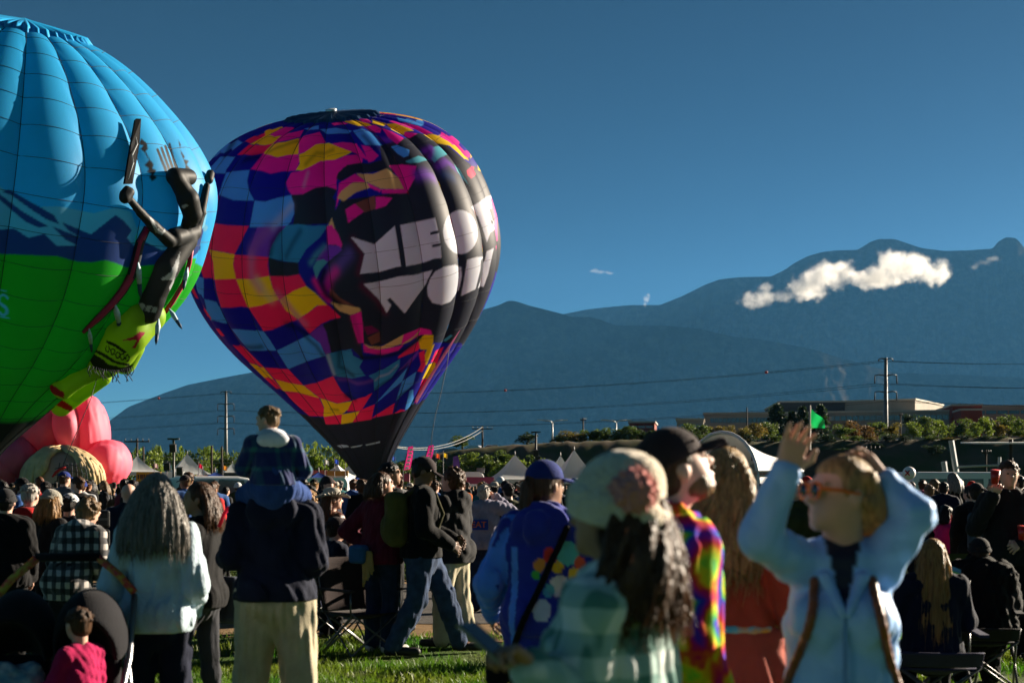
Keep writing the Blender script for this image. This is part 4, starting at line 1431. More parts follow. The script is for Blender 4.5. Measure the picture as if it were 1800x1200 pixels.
# left tree line behind the tents
for ti, (px, top, w, lf) in enumerate([(196, 800, 34, 'green'), (222, 792, 36, 'green'), (252, 783, 40, 'bright'), (272, 778, 36, 'bright'), (296, 786, 34, 'green'), (318, 778, 40, 'bright'), (345, 784, 40, 'green'), (372, 780, 42, 'bright'), (398, 786, 40, 'green'), (428, 782, 38, 'green'), (455, 790, 40, 'dark'), (488, 792, 40, 'green')]):
    sd += 1
    tree(px, 842, top, w * 1.25, 175 + 6 * (sd % 3), lf, 'round', 'leafy tree behind the left white tents, %s from the pink balloon' % nth(ti + 1), 'trees behind the left tents', 0, sd)
for ti, (px, top, w, d, lf) in enumerate([(520, 776, 44, 165, 'bright'), (552, 769, 50, 160, 'bright'), (584, 775, 46, 163, 'bright'), (612, 790, 44, 168, 'bright'), (640, 800, 40, 170, 'green')]):
    sd += 1
    tree(px, 842, top, w * 1.3, d, lf, 'round', 'sunlit yellow-green tree by the patchwork balloon mouth, %s from the child' % nth(ti + 1), 'trees behind the patchwork balloon', 0, sd)
# plateau edge, centre
tree(813, 789, 764, 44, 190, 'green', 'round', 'round green tree on the slope crest right of the feather banners', None, None, 3)
tree(927, 784, 757, 48, 192, 'dark', 'round', 'round dark tree standing alone beside the twin-arm street lamps', None, None, 2)
for ti, (px, top, w, lf) in enumerate([(985, 768, 36, 'green'), (1003, 760, 34, 'gold'), (1020, 766, 30, 'gold'), (1042, 758, 36, 'green'), (1064, 754, 36, 'green'), (1086, 757, 34, 'green'), (1108, 752, 38, 'green'), (1132, 758, 36, 'dark'), (1152, 760, 30, 'green')]):
    sd += 1
    tree(px, 782, top - 5, w * 1.4, 195, lf, 'round', 'bushy tree in the crest clump behind the bobble hat, %s from its left' % nth(ti + 1), 'clump on the crest behind the bobble hat', None, sd)
# plateau, right
for ti, (px, top, w, lf) in enumerate([(1215, 748, 30, 'green'), (1235, 744, 30, 'green'), (1258, 750, 32, 'gold'), (1282, 752, 30, 'gold'), (1304, 750, 32, 'gold'), (1328, 746, 34, 'gold'), (1352, 748, 30, 'green'), (1478, 744, 36, 'green'), (1500, 742, 34, 'russet'), (1520, 744, 36, 'russet'), (1542, 742, 34, 'green'), (1572, 746, 30, 'gold')]):
    sd += 1
    lab = 'low golden bush below the beige building, %s in its row' % nth(ti + 1) if lf == 'gold' else ('low russet bush below the beige building, %s in its row' % nth(ti + 1) if lf == 'russet' else 'low green bush below the beige building, %s in its row' % nth(ti + 1))
    tree(px, 776, top - 8 + (sd * 7) % 11, w * 1.4, 200 + (sd * 5) % 17, lf, 'round', lab, lf + ' bushes below the beige building', None, sd)
for px, top, w in [(1366, 710, 40), (1392, 722, 26), (1411, 715, 28), (1443, 711, 30)]:
    sd += 1
    tree(px, 776, top, w * 1.35, 225, 'dark', 'conifer', {1366: 'broad dark conifer, leftmost before the beige building', 1392: 'short dark conifer just right of the broad one', 1411: 'dark conifer left of the green flag', 1443: 'pointed dark conifer right of the green flag'}[px], 'conifers before the beige building', None, sd)
tree(1598, 752, 726, 30, 260, 'dark', 'round', 'small dark tree by the steel transmission pole', None, None, 1)
for i, px in enumerate(range(1606, 1840, 21)):
    sd += 1
    lf = 'bright' if i in (0, 2, 5, 6, 9) else ('gold' if i == 7 else 'green')
    lab = '%s tree in the row before the red building, %s from the steel pole' % ({'bright': 'bright green', 'gold': 'small yellow', 'green': 'mid green'}[lf], nth(i + 1))
    tree(px, 774, 727 + (sd * 7) % 17, 34 + (sd * 5) % 16, 196 + (sd * 3) % 14, lf, 'round', lab, lf + ' trees before the red building', None, sd)
# scrub on the slope
for i, (px, py, w) in enumerate([(705, 822, 30), (735, 826, 34), (770, 822, 38), (800, 824, 36), (826, 812, 44), (856, 818, 46), (884, 806, 40), (912, 824, 44), (940, 815, 40), (966, 826, 46), (880, 828, 40), (1050, 820, 36), (1100, 815, 40), (1480, 800, 30), (1540, 790, 30), (1640, 796, 34), (1720, 788, 30)]):
    u = (842 - py) / 70.0
    d = D_FOOT + max(0.05, min(.95, u)) * (D_EDGE - D_FOOT)
    uu = (d - D_FOOT) / (D_EDGE - D_FOOT)
    z = plateau_z(px) * uu * uu * (3 - 2 * uu)
    tree(px, 0, py - w * .45, w * 1.2, d, ['green', 'bright', 'green'][i % 3] if px < 1000 else 'dark', 'round', ('low scrub bush on the slope left of the bobble hat, %s from left' if px < 1200 else 'low scrub bush on the dirt slope at right, %s from left') % nth(i + 1), 'slope scrub left' if px < 1200 else 'slope scrub right', z, 60 + i)

for i, px in enumerate(range(1180, 1830, 34)):
    px = px + (i * 13) % 17
    tree(px, 0, 768 - (i * 5) % 7, 26 + (i * 11) % 18, 184, ['dark', 'green', 'gold', 'dark'][i % 4], 'round', 'low crest shrub at the lip of the right dirt slope, %s from left' % ORD20[i], 'shrubs along the lip of the right slope', plateau_z(px) - .3, 80 + i)

# ------------------------------------------------------------------ far buildings
wall_b = mat('beige_concrete', (.30, .26, .21), .85, .1, .3)
wall_d = mat('dark_cladding_and_shade', (.05, .055, .06), .7, .15, .3)  # own dark tone of the trailer; shade painted in on the upper block
wall_r = mat('red_brick_cladding', (.20, .035, .02), .85, .15, .5)
glass_d = mat('dark_glazing', (.015, .03, .05), .12, .1, .5, spec=.8)
trim_b = mat('pale_trim', (.45, .40, .33), .8, .08)


def building(label, px0, px1, top, base_z, d, rot, depth, wall, panes=0, pane_y=None, side=None):
    x0, x1 = gx(px0, d), gx(px1, d)
    z1 = EYE + (856 - top) / FP * d
    w = (x1 - x0) / math.cos(rot)
    t = thing('office_building', ((x0 + x1) / 2, d, base_z), rot, label, 'building')
    h = z1 - base_z
    MB().box((0, depth / 2, h / 2), (w, depth, h)).build('wall', wall, t)
    MB().box((0, depth / 2, h + .2), (w + .5, depth + .5, .4)).build('parapet', trim_b, t)
    if panes:
        y0, y1 = [EYE + (856 - q) / FP * d - base_z for q in pane_y]
        pw = w * .9 / panes
        for i in range(panes):
            x = -w * .45 + (i + .5) * pw
            o = MB().box((x, -.04, (y0 + y1) / 2), (pw * .88, .12, abs(y1 - y0))).build('window', glass_d, t)
    return t


bz = 7.0
building('long low beige office building with a dark window band', 1240, 1450, 727, bz, 330, R(-10), 40, wall_b, 26, (742, 734))
building('upper storey block, shade in its dark walls, with a sunlit beige end wall', 1372, 1484, 707, bz, 372, R(-4), 36, wall_d)
building('sunlit beige corner block beside the dark upper storey', 1470, 1598, 705, bz, 368, R(-30), 30, wall_b, 0)
building('long beige office wing behind the steel transmission pole', 1440, 1682, 724, bz, 338, R(-14), 38, wall_b, 22, (738, 730))
building('red clad building block at the far right', 1675, 1725, 713, bz, 330, R(-8), 30, wall_r, 0)
building('beige building with small windows at the far right edge', 1706, 1900, 714, bz, 352, R(-8), 36, wall_b, 9, (727, 721))
building('low red annex in front of the far right building', 1690, 1724, 721, bz, 318, R(-8), 10, wall_r, 0)
building('small pale flat building behind the bobble hat', 1190, 1236, 738, bz, 300, R(-8), 14, wall_b, 4, (752, 746))
building('tiny brown house roofs on the crest behind the dark cap', 1106, 1150, 743, bz, 310, R(-8), 14, wall_r, 3, (752, 748))

# ------------------------------------------------------------------ parked cars on the plateau
car_cols = [(.6, .6, .6), (.03, .03, .04), (.25, .03, .03), (.1, .12, .2), (.4, .4, .42), (.7, .7, .68)]


def car_parts():
    body = MB()
    prof = [(-2.2, .35), (-2.25, .75), (-1.6, .92), (-.9, 1.42), (.7, 1.45), (1.45, .95), (2.1, .82), (2.2, .4)]
    body.prism(prof, -.85, .85)
    gl = MB().prism([(-1.45, .95), (-.87, 1.36), (.66, 1.38), (1.25, .97)], -.86, .86)
    wh = [MB().tube([(x, y - .1, .33), (x, y + .1, .33)], .33, 12) for x in (-1.4, 1.4) for y in (-.78, .78)]
    return body, gl, wh


_b, _g, _w = car_parts()
car_src = [_b.build('body', None), _g.build('glazing', glass_d)] + [w.build('wheel', mat('tyre_rubber', (.015, .015, .015), .9), None, True) for w in _w]
for o in car_src:
    COL.objects.unlink(o)
i_car = 0
cnames = ['silver', 'black', 'dark red', 'dark blue', 'grey', 'white']
where = {612: 'left of the feather banners', 650: 'just left of the feather banners', 200: 'at the far left tree line', 790: 'by the round crest tree', 836: 'by the timber power pole', 866: 'right of the timber power pole', 1334: 'under the left conifers', 1352: 'between the conifers', 1424: 'below the green flag', 1442: 'just right of the green flag', 1500: 'below the russet bushes', 1518: 'right of the russet bushes', 1590: 'beside the steel transmission pole', 1660: 'below the tree row', 1700: 'below the red building'}
for px in where:
    c = i_car % 6
    d = 224 + (i_car % 3) * 2
    z = plateau_z(px) if px > 560 else 0.0
    if px <= 560:
        d = 150
    t = thing('parked_car', (gx(px, d), d, z), R(10 * ((i_car * 37) % 7 - 3)), '%s car parked on the crest %s' % (cnames[c], where[px]), 'car', 'cars parked on the crest')
    pm = mat('car_paint_%s' % cnames[c].replace(' ', '_'), car_cols[c], .3, .03, 2, spec=.6)
    for o in car_src:
        q = o.copy(); COL.objects.link(q); q.parent = t
        if o.name.startswith('body'):
            q.data = o.data
            if not q.data.materials:
                q.data.materials.append(pm)
            q.material_slots[0].link = 'OBJECT'
            q.material_slots[0].material = pm
    i_car += 1

# ------------------------------------------------------------------ power lines
steel = mat('weathered_steel', (.12, .12, .12), .55, .15, 1.0, metal=.4)
wood = mat('creosoted_wood', (.05, .035, .025), .9, .2, 3)
wire_m = mat('power_cable', (.02, .022, .025), .6, 0)


def steel_pole(px, d, H, label, arms):
    x = gx(px, d)
    t = thing('transmission_pole', (x, d, 0), 0, label, 'pole', 'steel transmission poles')
    MB().tube([(0, 0, -.5), (0, 0, H * .5), (0, 0, H)], [.62, .48, .30], 12).build('mast', steel, t, True)
    tips = []
    for z, w, drop in arms:
        for s in (-1, 1):
            a = MB().tube([(0, 0, z), (s * w * .6, 0, z + .25), (s * w, 0, z + .1)], [.16, .13, .1], 6)
            arm = a.build('arm', steel, t, True)
            if drop:
                MB().tube([(s * w, 0, z + .1), (s * w * 1.03, 0, z - drop)], [.10, .12], 6).build('insulator', wood, arm, True)
            tips.append(Vector((x + s * w * 1.03, d, z - drop)))
    return tips


AR = [(27.6, 1.4, .3), (24.3, 2.2, 1.6), (20.9, 2.2, 1.6), (17.5, 2.2, 1.6)]
pl = steel_pole(397, 390, 28, 'slim grey transmission pole left of the child on shoulders', AR)
pr = steel_pole(1557, 290, 28, 'tall grey transmission pole before the beige buildings', AR[:3])
pf = steel_pole(2900, 215, 28, 'grey transmission pole beyond the right edge', AR[:3])
p0 = steel_pole(-900, 560, 28, 'grey transmission pole beyond the left edge', AR)


def wire(a, b, sag, r=.045, label='thin dark power cable strung between the transmission poles', group='transmission cables', mt=None):
    pts = []
    for i in range(41):
        f = i / 40
        p = a.lerp(b, f)
        p.z -= sag * 4 * f * (1 - f)
        pts.append(p)
    return tag(MB().tube(pts, r, 4).build('power_cable', mt or wire_m, None, True), label, 'cable', group)


for i in range(6):
    tier = ('top', 'second', 'third')[i // 2] + (' near-left', ' far-right')[i % 2]
    wire(pl[i], pr[i], 2.6 + .3 * (i > 1), label='dark cable from the %s arms between the two steel poles' % tier)
    wire(pr[i], pf[i], 3.0, label='dark cable from the %s arm running off right of the tall pole' % tier)
    wire(p0[i], pl[i], 3.0, label='dark cable from the %s arm running off left of the slim pole' % tier)


def on_wire(a, b, sag, px):
    best = None
    for i in range(400):
        f = i / 399
        p = a.lerp(b, f); p.z -= sag * 4 * f * (1 - f)
        e = abs(900 + FP * p.x / p.y - px)
        if best is None or e < best[0]:
            best = (e, p)
    return best[1]


for px, A, B_, sg, lb in [(1347, pl[0], pr[0], 2.6, 'small red marker ball on the cable left of the right steel pole'), (888, pl[0], pr[0], 2.6, 'small red marker ball on the cable right of the patchwork balloon'), (281, p0[0], pl[0], 3.0, 'small red marker ball on the cable between the two balloons')]:
    p = on_wire(A, B_, sg, px)
    o = MB().sphere((0, 0, 0), .33, 14, 10).build('marker_ball', mat('red_marker_plastic', (.40, .02, .015), .5, .05), None, True)
    o.location = p
    tag(o, lb, 'marker ball', 'marker balls on the top cable')


def wood_pole(px, base_py, top_py, d, label, cross=1.1, base_z=0.0, r=.14):
    z1 = EYE + (856 - top_py) / FP * d
    t = thing('utility_pole', (gx(px, d), d, base_z), 0, label, 'pole')
    MB().tube([(0, 0, 0), (0, 0, z1 - base_z)], [r, r * .75], 8).build('mast', wood, t, True)
    if cross:
        MB().box((0, -.1, z1 - base_z - .35), (cross * 2, .12, .14)).build('crossarm', wood, t)
        for s in (-1, -.5, .5, 1):
            MB().tube([(s * cross * .95, -.1, z1 - base_z - .3), (s * cross * .95, -.1, z1 - base_z - .05)], .05, 6).build('insulator', steel, t, True)
    return Vector((gx(px, d), d, z1 - .1))


w1 = wood_pole(848, 785, 749, 195, 'timber power pole with crossarm right of the patchwork balloon', 1.4, plateau_z(848))
w2 = wood_pole(241, 842, 770, 150, 'timber power pole with crossarm behind the leftmost tent', 1.3)
w3 = wood_pole(252, 842, 785, 150, 'shorter timber pole beside the crossarm pole at left', 0)
wood_pole(372, 842, 783, 150, 'bare timber pole left of the slim transmission pole', 0)
wood_pole(390, 842, 784, 150, 'bare timber pole touching the slim transmission pole', 0)
wood_pole(447, 842, 767, 160, 'thin bare pole behind the child on shoulders', 0, 0, .1)
wood_pole(1025, 775, 734, 200, 'bare timber pole behind the crest trees', .4, plateau_z(1025))
wood_pole(1313, 775, 716, 230, 'thin lamp pole before the beige building', 0, 7.0, .13)
wood_pole(1583, 775, 726, 230, 'thin lamp pole right of the steel transmission pole', .3, 7.0, .13)
wood_pole(1530, 838, 783, 152, 'short timber pole with crossarm on the dirt slope', 1.0)
wood_pole(1733, 838, 790, 152, 'short timber pole on the dirt slope at far right', .5)
for dz in (0, .5):
    a, b = w1 + Vector((0, 0, -dz)), at(690, 783 + 4 * dz, 150)
    wire(a, b, 1.2, .035, ('upper', 'lower')[dz > 0] + ' pale cable sloping down from the timber power pole', 'pale slope cables', mat('pale_cable', (.26, .25, .23), .7, 0))
    wire(w2 + Vector((0, 0, -dz - 1.5)), at(640, 783 + 4 * dz, 150), 1.0, .03, ('upper', 'lower')[dz > 0] + ' pale cable crossing before the left tree line', 'pale left cables', MATS['pale_cable'])


def street_lamp(px, top_py, d, label, bz_):
    z1 = EYE + (856 - top_py) / FP * d - bz_
    t = thing('street_lamp', (gx(px, d), d, bz_), 0, label, 'street lamp', 'street lamps on the crest')
    g = mat('galvanised_steel', (.5, .5, .48), .4, .05, metal=.3)
    MB().tube([(0, 0, 0), (0, 0, z1 * .9)], [.13, .1], 8).build('mast', g, t, True)
    for s in (-1, 1):
        arm = MB().tube([(0, 0, z1 * .9), (s * .5, 0, z1 * .98), (s * 1.6, 0, z1)], .07, 6).build('arm', g, t, True)
        MB().box((s * 1.8, 0, z1), (.7, .3, .12)).build('lamp_head', g, arm)


street_lamp(971, 738, 200, 'twin-arm street lamp above the golden crest bushes', plateau_z(970))
street_lamp(1083, 738, 200, 'twin-arm street lamp above the green crest trees', plateau_z(1083))

# black light and speaker masts between the tents
blk = mat('black_metal', (.012, .012, .013), .5, .1)


def mast(px, top_py, d, label, speakers):
    z1 = EYE + (856 - top_py) / FP * d
    t = thing('speaker_mast', (gx(px, d), d, 0), 0, label, 'mast')
    MB().tube([(0, 0, 0), (0, 0, z1)], .055, 8).build('mast', blk, t, True)
    MB().box((0, 0, z1 - .03), (.5, .15, .07)).build('crossbar', blk, t)
    for z, w in speakers:
        MB().box((w, -.1, z), (.26, .24, .34), 0, .2).build('speaker', blk, t)


mast(305, 770, 62, 'black speaker mast left of the second white tent', [(2.5, -.25), (2.3, .3), (1.75, .2), (3.3, 0)])
mast(942, 758, 75, 'black mast with crossbar behind the right white tent', [(3.4, 0), (3.1, .1)])

# ------------------------------------------------------------------ tents and stalls
canvas = mat('white_canvas', (.72, .72, .72), .7, .05, .6, .15, 3, trans=.22)
bluecan = mat('blue_canopy_cloth', (.02, .06, .30), .6, .1, 1, trans=.2)


def tent(px, top_py, eave_py, half, d, label, m=None, wall=True, rot=R(20)):
    m = m or canvas
    k = d / FP
    zt, ze = EYE + (856 - top_py) * k, EYE + (856 - eave_py) * k
    ze = max(ze, 1.9)
    w = half * k / math.cos(abs(rot) * .6)
    t = thing('peaked_tent', (gx(px, d), d, 0), rot, label, 'tent')
    n = 10
    vs, fs = [], []
    for j in range(n + 1):
        f = j / n
        s_ = w * (1 - f) + .06
        z = ze + (zt - ze) * (f ** 1.7 * .75 + f * .25)
        ring = []
        for (ax, ay) in ((-1, -1), (1, -1), (1, 1), (-1, 1)):
            ring.append((ax * s_, ay * s_, z))
        for q in range(4):
            a, b = ring[q], ring[(q + 1) % 4]
            for e in range(4):
                g = e / 4
                vs.append((a[0] + (b[0] - a[0]) * g, a[1] + (b[1] - a[1]) * g, z - .10 * math.sin(math.pi * g) * (1 - f) * f * 4 * .5))
    for j in range(n):
        for q in range(16):
            fs.append((j * 16 + q, j * 16 + (q + 1) % 16, (j + 1) * 16 + (q + 1) % 16, (j + 1) * 16 + q))
    link_mesh('roof', vs, fs, m, t, False)
    va = MB()
    for (cx, cy, sx, sy) in ((0, -w, 2 * w, .04), (0, w, 2 * w, .04), (-w, 0, .04, 2 * w - .1), (w, 0, .04, 2 * w - .1)):
        va.box((cx, cy, ze - .17), (sx, sy, .33))
    va.build('valance', m, t)
    for sx in (-1, 1):
        for sy in (-1, 1):
            MB().tube([(sx * w * .97, sy * w * .97, 0), (sx * w * .97, sy * w * .97, ze - .1)], .05, 6).build('leg', steel, t, True)
    MB().tube([(0, 0, zt - .1), (0, 0, zt + .35)], [.07, .03], 6).build('finial', steel, t, True)
    return t


tent(241, 802, 829, 34, 140, 'white peaked tent leftmost, beside the pink balloon')
tent(329, 798, 833, 36, 138, 'large white peaked tent left of the slim transmission pole')
tent(356, 825, 838, 15, 130, 'tiny white peaked tent tucked right of the large left one')
tent(408, 815, 836, 26, 145, 'white peaked tent just left of the child on shoulders')
tent(593, 817, 836, 24, 120, 'white peaked tent left below the patchwork balloon', rot=R(-15))
tent(617, 814, 836, 24, 128, 'white peaked tent directly below the patchwork balloon', rot=R(10))
tent(905, 800, 842, 40, 108, 'big white peaked tent left of the blue cap', rot=R(15))
tent(1009, 792, 842, 40, 104, 'white peaked tent between blue cap and bobble hat', rot=R(12))
tent(985, 802, 842, 30, 112, 'smaller white tent peak behind the blue cap', rot=R(12))
for px, py, hf, lb in [(378, 838, 36, 'low blue canopy left of the child on shoulders'), (560, 838, 30, 'low blue canopy right of the child on shoulders'), (640, 838, 24, 'low blue canopy under the patchwork balloon')]:
    tent(px, py - 8, py + 6, hf, 95, lb, bluecan)


def stall(px0, px1, py0, py1, d, col, label, bars):
    """vendor counter with a printed header board"""
    k = d / FP
    x0, x1 = gx(px0, d), gx(px1, d)
    z0, z1 = EYE + (856 - py1) * k, EYE + (856 - py0) * k
    t = thing('vendor_stall', ((x0 + x1) / 2, d, 0), 0, label, 'stall')
    w = x1 - x0
    MB().box((0, 0, (z0 + z1) / 2), (w, .12, z1 - z0)).build('header_board', mat('board_%d_%d_%d' % tuple(int(c * 99) for c in col), col, .6, .12, 3), t)
    MB().box((0, .3, .5), (w, .6, 1.0)).build('counter', canvas, t)
    for s in (-1, 1):
        MB().tube([(s * w * .48, .1, 0), (s * w * .48, .1, z1)], .04, 6).build('leg', steel, t, True)
    r = np.random.default_rng(px0)
    pm = mat('print_dark', (.04, .03, .02), .7, 0)
    x = -w * .42
    while bars and x < w * .4:
        q = r.uniform(.12, .3) * (z1 - z0)
        MB().box((x, -.075, (z0 + z1) / 2), (q * .6, .02, (z1 - z0) * .5)).build('print_block', pm, t)
        x += q * .9
    return t


stall(240, 283, 829, 846, 118, (.62, .36, .01), 'yellow fronted food stall under the leftmost white tent', True)
stall(317, 345, 834, 846, 118, (.30, .40, .02), 'green and yellow food stall under the large left tent', True)
stall(343, 372, 835, 842, 112, (.65, .40, .01), 'narrow yellow stall board right of the large left tent', True)
stall(533, 575, 826, 834, 118, (.50, .12, .10), 'pink and orange stall board right of the child on shoulders', False)
stall(575, 612, 827, 836, 112, (.55, .30, .05), 'orange stall board below the left balloon tents', False)
stall(800, 868, 838, 850, 85, (.55, .07, .14), 'long pink banner stall before the white storage tank', False)
stall(690, 720, 832, 846, 100, (.4, .05, .1), 'short red stall board under the feather banners', False)

# dark tour bus roofs behind the tents
for px0, px1, py, lb in [(375, 440, 830, 'long dark trailer behind the blue canopy at left'), (276, 318, 829, 'pale trailer roof between the two left tents')]:
    d = 130
    x0, x1 = gx(px0, d), gx(px1, d)
    t = thing('trailer', ((x0 + x1) / 2, d, 0), 0, lb, 'trailer')
    zt = EYE + (856 - py) / FP * d
    MB().box((0, 1.2, (zt + .6) / 2), (x1 - x0, 2.4, zt - .6)).build('body', wall_d if px0 > 300 else canvas, t)
    for s in (-.3, .3):
        MB().tube([((x1 - x0) * s, 0, .45), ((x1 - x0) * s, 2.4, .45)], .45, 12).build('wheel', MATS['tyre_rubber'], t, True)


# white storage tank
def tank():
    d = 92
    t = thing('storage_tank', (gx(825, d), d, 0), 0, 'white half-round storage tank behind the pink banner stall', 'tank')
    k = d / FP
    z1 = EYE + (856 - 829) * k
    n = 16
    w = 36 * k
    vs = []
    for yy in (-.8, .8):
        for i in range(n + 1):
            a = math.pi * i / n
            vs.append((-w * math.cos(a) if False else w * (1 - 2 * i / n), yy, 1.0 + (z1 - 1.0) * min(1, 1.6 * math.sin(a)) ** .6))
    fs = [(i, i + 1, n + 2 + i, n + 1 + i) for i in range(n)]
    fs += [tuple(range(n, -1, -1)), tuple(range(n + 1, 2 * n + 2))]
    link_mesh('shell', vs, fs, canvas, t, False)
    MB().box((0, 0, .5), (2 * w * .9, 1.4, 1.0)).build('base', steel, t)
    MB().box((w * .55, 0, z1 + .1), (.5, .3, .3)).build('hatch', steel, t)


tank()


def feather_banner(px, py0, py1, d, lean, label, col, marks):
    k = d / FP
    z0, z1 = EYE + (856 - py1) * k, EYE + (856 - py0) * k
    t = thing('feather_banner', (gx(px, d), d, 0), 0, label, 'banner')
    MB().tube([(-.2, 0, 0), (-.2, 0, z0), (-.2 + lean * .6, 0, z1)], .03, 6).build('pole', steel, t, True)
    w = 12 * k
    n = 8
    vs, fs = [], []
    for i in range(n + 1):
        f = i / n
        z = z0 + (z1 - z0) * f
        x = -.2 + lean * .6 * f
        y = .06 * math.sin(f * 5)
        wd = w * (1 - .35 * f ** 4)
        vs += [(x, y, z), (x + wd, y + .05 * math.sin(f * 7 + 1), z + .12 * w)]
        if i:
            b = 2 * i
            fs.append((b - 2, b - 1, b + 1, b))
    link_mesh('flag', vs, fs, mat('banner_%s' % label.split()[0], col, .6, .15, 2, trans=.3), t)
    pm = mat('print_white', (.75, .72, .7), .7, 0)
    for i in range(marks):
        f = (i + .6) / (marks + .4)
        z = z0 + (z1 - z0) * f
        MB().box((-.2 + lean * .6 * f + w * .5, -.12, z), (w * .5, .02, (z1 - z0) / marks * .5), 0, 0, -.25).build('print_block', pm, t)


feather_banner(715, 785, 826, 80, .5, 'pink feather banner with white print, left of the two', (.70, .03, .22), 6)
feather_banner(751, 783, 812, 84, .5, 'magenta feather banner with white print, right of the two', (.65, .02, .25), 5)
feather_banner(801, 802, 832, 86, .1, 'dark purple feather banner left of the storage tank', (.03, .015, .08), 0)


def small_flag(px, py, d, col, label, w=7, h=7):
    k = d / FP
    z = EYE + (856 - py) * k
    t = thing('small_flag', (gx(px, d), d, 0), 0, label, 'flag')
    MB().tube([(0, 0, 0), (0, 0, z + .15)], .025, 5).build('pole', steel, t, True)
    vs, fs = [], []
    for i in range(6):
        f = i / 5
        vs += [(f * w * k, .1 * math.sin(f * 6), z - .12 * f), (f * w * k, .1 * math.sin(f * 6 + .4), z - h * k - .15 * f)]
        if i:
            fs.append((2 * i - 2, 2 * i - 1, 2 * i + 1, 2 * i))
    link_mesh('cloth', vs, fs, mat('flag_%d_%d_%d' % tuple(int(c * 99) for c in col), col, .6, .1, 2, trans=.35), t)


for px, py, c, lb in [(271, 813, (.5, .45, .42), 'small pale flag above the yellow stall'), (294, 814, (.03, .25, .4), 'small light blue flag left of the speaker mast'), (349, 814, (.55, .01, .05), 'small red flag right of the large left tent'), (392, 817, (.6, .25, .03), 'small orange flag left of the slim transmission pole'), (534, 812, (.05, .06, .5), 'small blue flag right of the child on shoulders'), (571, 807, (.55, .55, .5), 'small white flag before the sunlit trees'), (588, 806, (.03, .08, .5), 'small royal blue flag before the sunlit trees'), (607, 805, (.6, .1, .05), 'small red flag left of the balloon mouth'), (779, 795, (.6, .4, .02), 'small yellow flag right of the feather banners'), (766, 796, (.6, .08, .02), 'small orange-red flag between the feather banners'), (688, 800, (.05, .1, .4), 'small blue flag right of the balloon mouth')]:
    small_flag(px, py, 100, c, lb)


# ------------------------------------------------------------------ stage canopy
def stage():
    d = 82
    t = thing('stage_canopy', (gx(1268, d), d, 0), 0, 'white arched stage canopy right of the tie-dye shirt', 'canopy')
    n, m = 20, 14
    k = d / FP
    vs, fs = [], []
    H, W = EYE + (856 - 770) * k, 2.35
    ax = Vector((math.sin(R(46)), math.cos(R(46)), 0))
    sd_ = Vector((math.cos(R(46)), -math.sin(R(46)), 0))
    for j in range(m + 1):
        f = j / m
        for i in range(n + 1):
            a = math.pi * i / n
            r = W * (1 - .10 * math.sin(math.pi * f))
            h = H * (1 - .30 * f - .10 * math.sin(math.pi * f) * 0)
            p = ax * (f * 5.2) + sd_ * (-r * math.cos(a)) * 1.15
            flare = .35 * (1 - f) ** 3 + .3 * f ** 4
            vs.append((p.x, p.y, .3 + (h - .3) * math.sin(a) ** .62 + flare * math.sin(a)))
    for j in range(m):
        for i in range(n):
            b = j * (n + 1) + i
            fs.append((b, b + 1, b + n + 2, b + n + 1))
    o = link_mesh('roof', vs, fs, canvas, t)
    so = o.modifiers.new('thick', 'SOLIDIFY'); so.thickness = .06
    fr = [vs[i] for i in range(n + 1)]
    MB().tube(fr, .10, 8).build('front_arch', mat('pale_edge', (.6, .62, .64), .5), t, True)
    back = [Vector(vs[m * (n + 1) + i]) - ax * .3 for i in range(n + 1)]
    MB().add(back, [tuple(range(n + 1))]).build('back_wall', mat('grey_backcloth', (.40, .40, .40), .8, .05), t)
    MB().box(tuple(ax * 2.3 + Vector((0, 0, .35))), (4.4, 3.4, .7), math.pi / 2 - R(46)).build('stage_floor', blk, t)
    for i in (6, 10, 14):
        p = Vector(vs[3 * (n + 1) + i]) - Vector((0, 0, .5))
        MB().box(tuple(p), (.3, .3, .35)).build('lamp', blk, t)
    # printed banner across the front
    bx = Vector(at(1322, 833, d)) - Vector((gx(1268, d), d, 0)) + Vector((0, -1.9, 0))
    bn = MB().box(tuple(bx), (2.3, .05, .36)).build('banner', mat('cream_banner', (.55, .42, .36), .7, .05), t)
    text_mesh('lettering', 'BREAKFAST BURRITOS', .2, mat('red_lettering', (.4, .02, .02), .6, 0), t, bx + Vector((0, -.04, 0)), (R(90), 0, 0))


stage()
t = thing('stage_backdrop', (gx(1452, 84), 84, 0), R(4), 'black stage screen wall right of the white canopy', 'screen')
MB().box((0, 0, 1.9), (2.6, .2, 3.8)).build('panel', blk, t)
MB().box((0, -.12, 1.5), (2.4, .02, .3)).build('purple_strip', mat('purple_print', (.08, .05, .2), .5), t)

# green flag on its pole
t = thing('flagpole', (gx(1424, 90), 90, 0), 0, 'tall pole flying a green flag above the raised hand', 'flagpole')
MB().tube([(0, 0, 0), (0, 0, EYE + (856 - 712) / FP * 90)], [.07, .05], 8).build('pole', mat('pale_pole', (.4, .36, .3), .5), t, True)
vs, fs = [], []
kk = 90 / FP
for i in range(13):
    f = i / 12
    top = (719 + 16 * f ** .8, 753)
    for j in range(7):
        g = j / 6
        px = 1427 + 24 * f - 2 * g * (1 - f) * 3
        y0 = 719 + 20 * f ** .9
        py = y0 + g * (752 - y0)
        vs.append(((px - 1424) * kk, .22 * math.sin(f * 7 + g * 2) * f, EYE + (856 - py) * kk))
for i in range(12):
    for j in range(6):
        fs.append((i * 7 + j, i * 7 + j + 1, (i + 1) * 7 + j + 1, (i + 1) * 7 + j))
link_mesh('flag', vs, fs, mat('green_flag_cloth', (.01, .40, .10), .6, .1, 2, trans=.45), t)

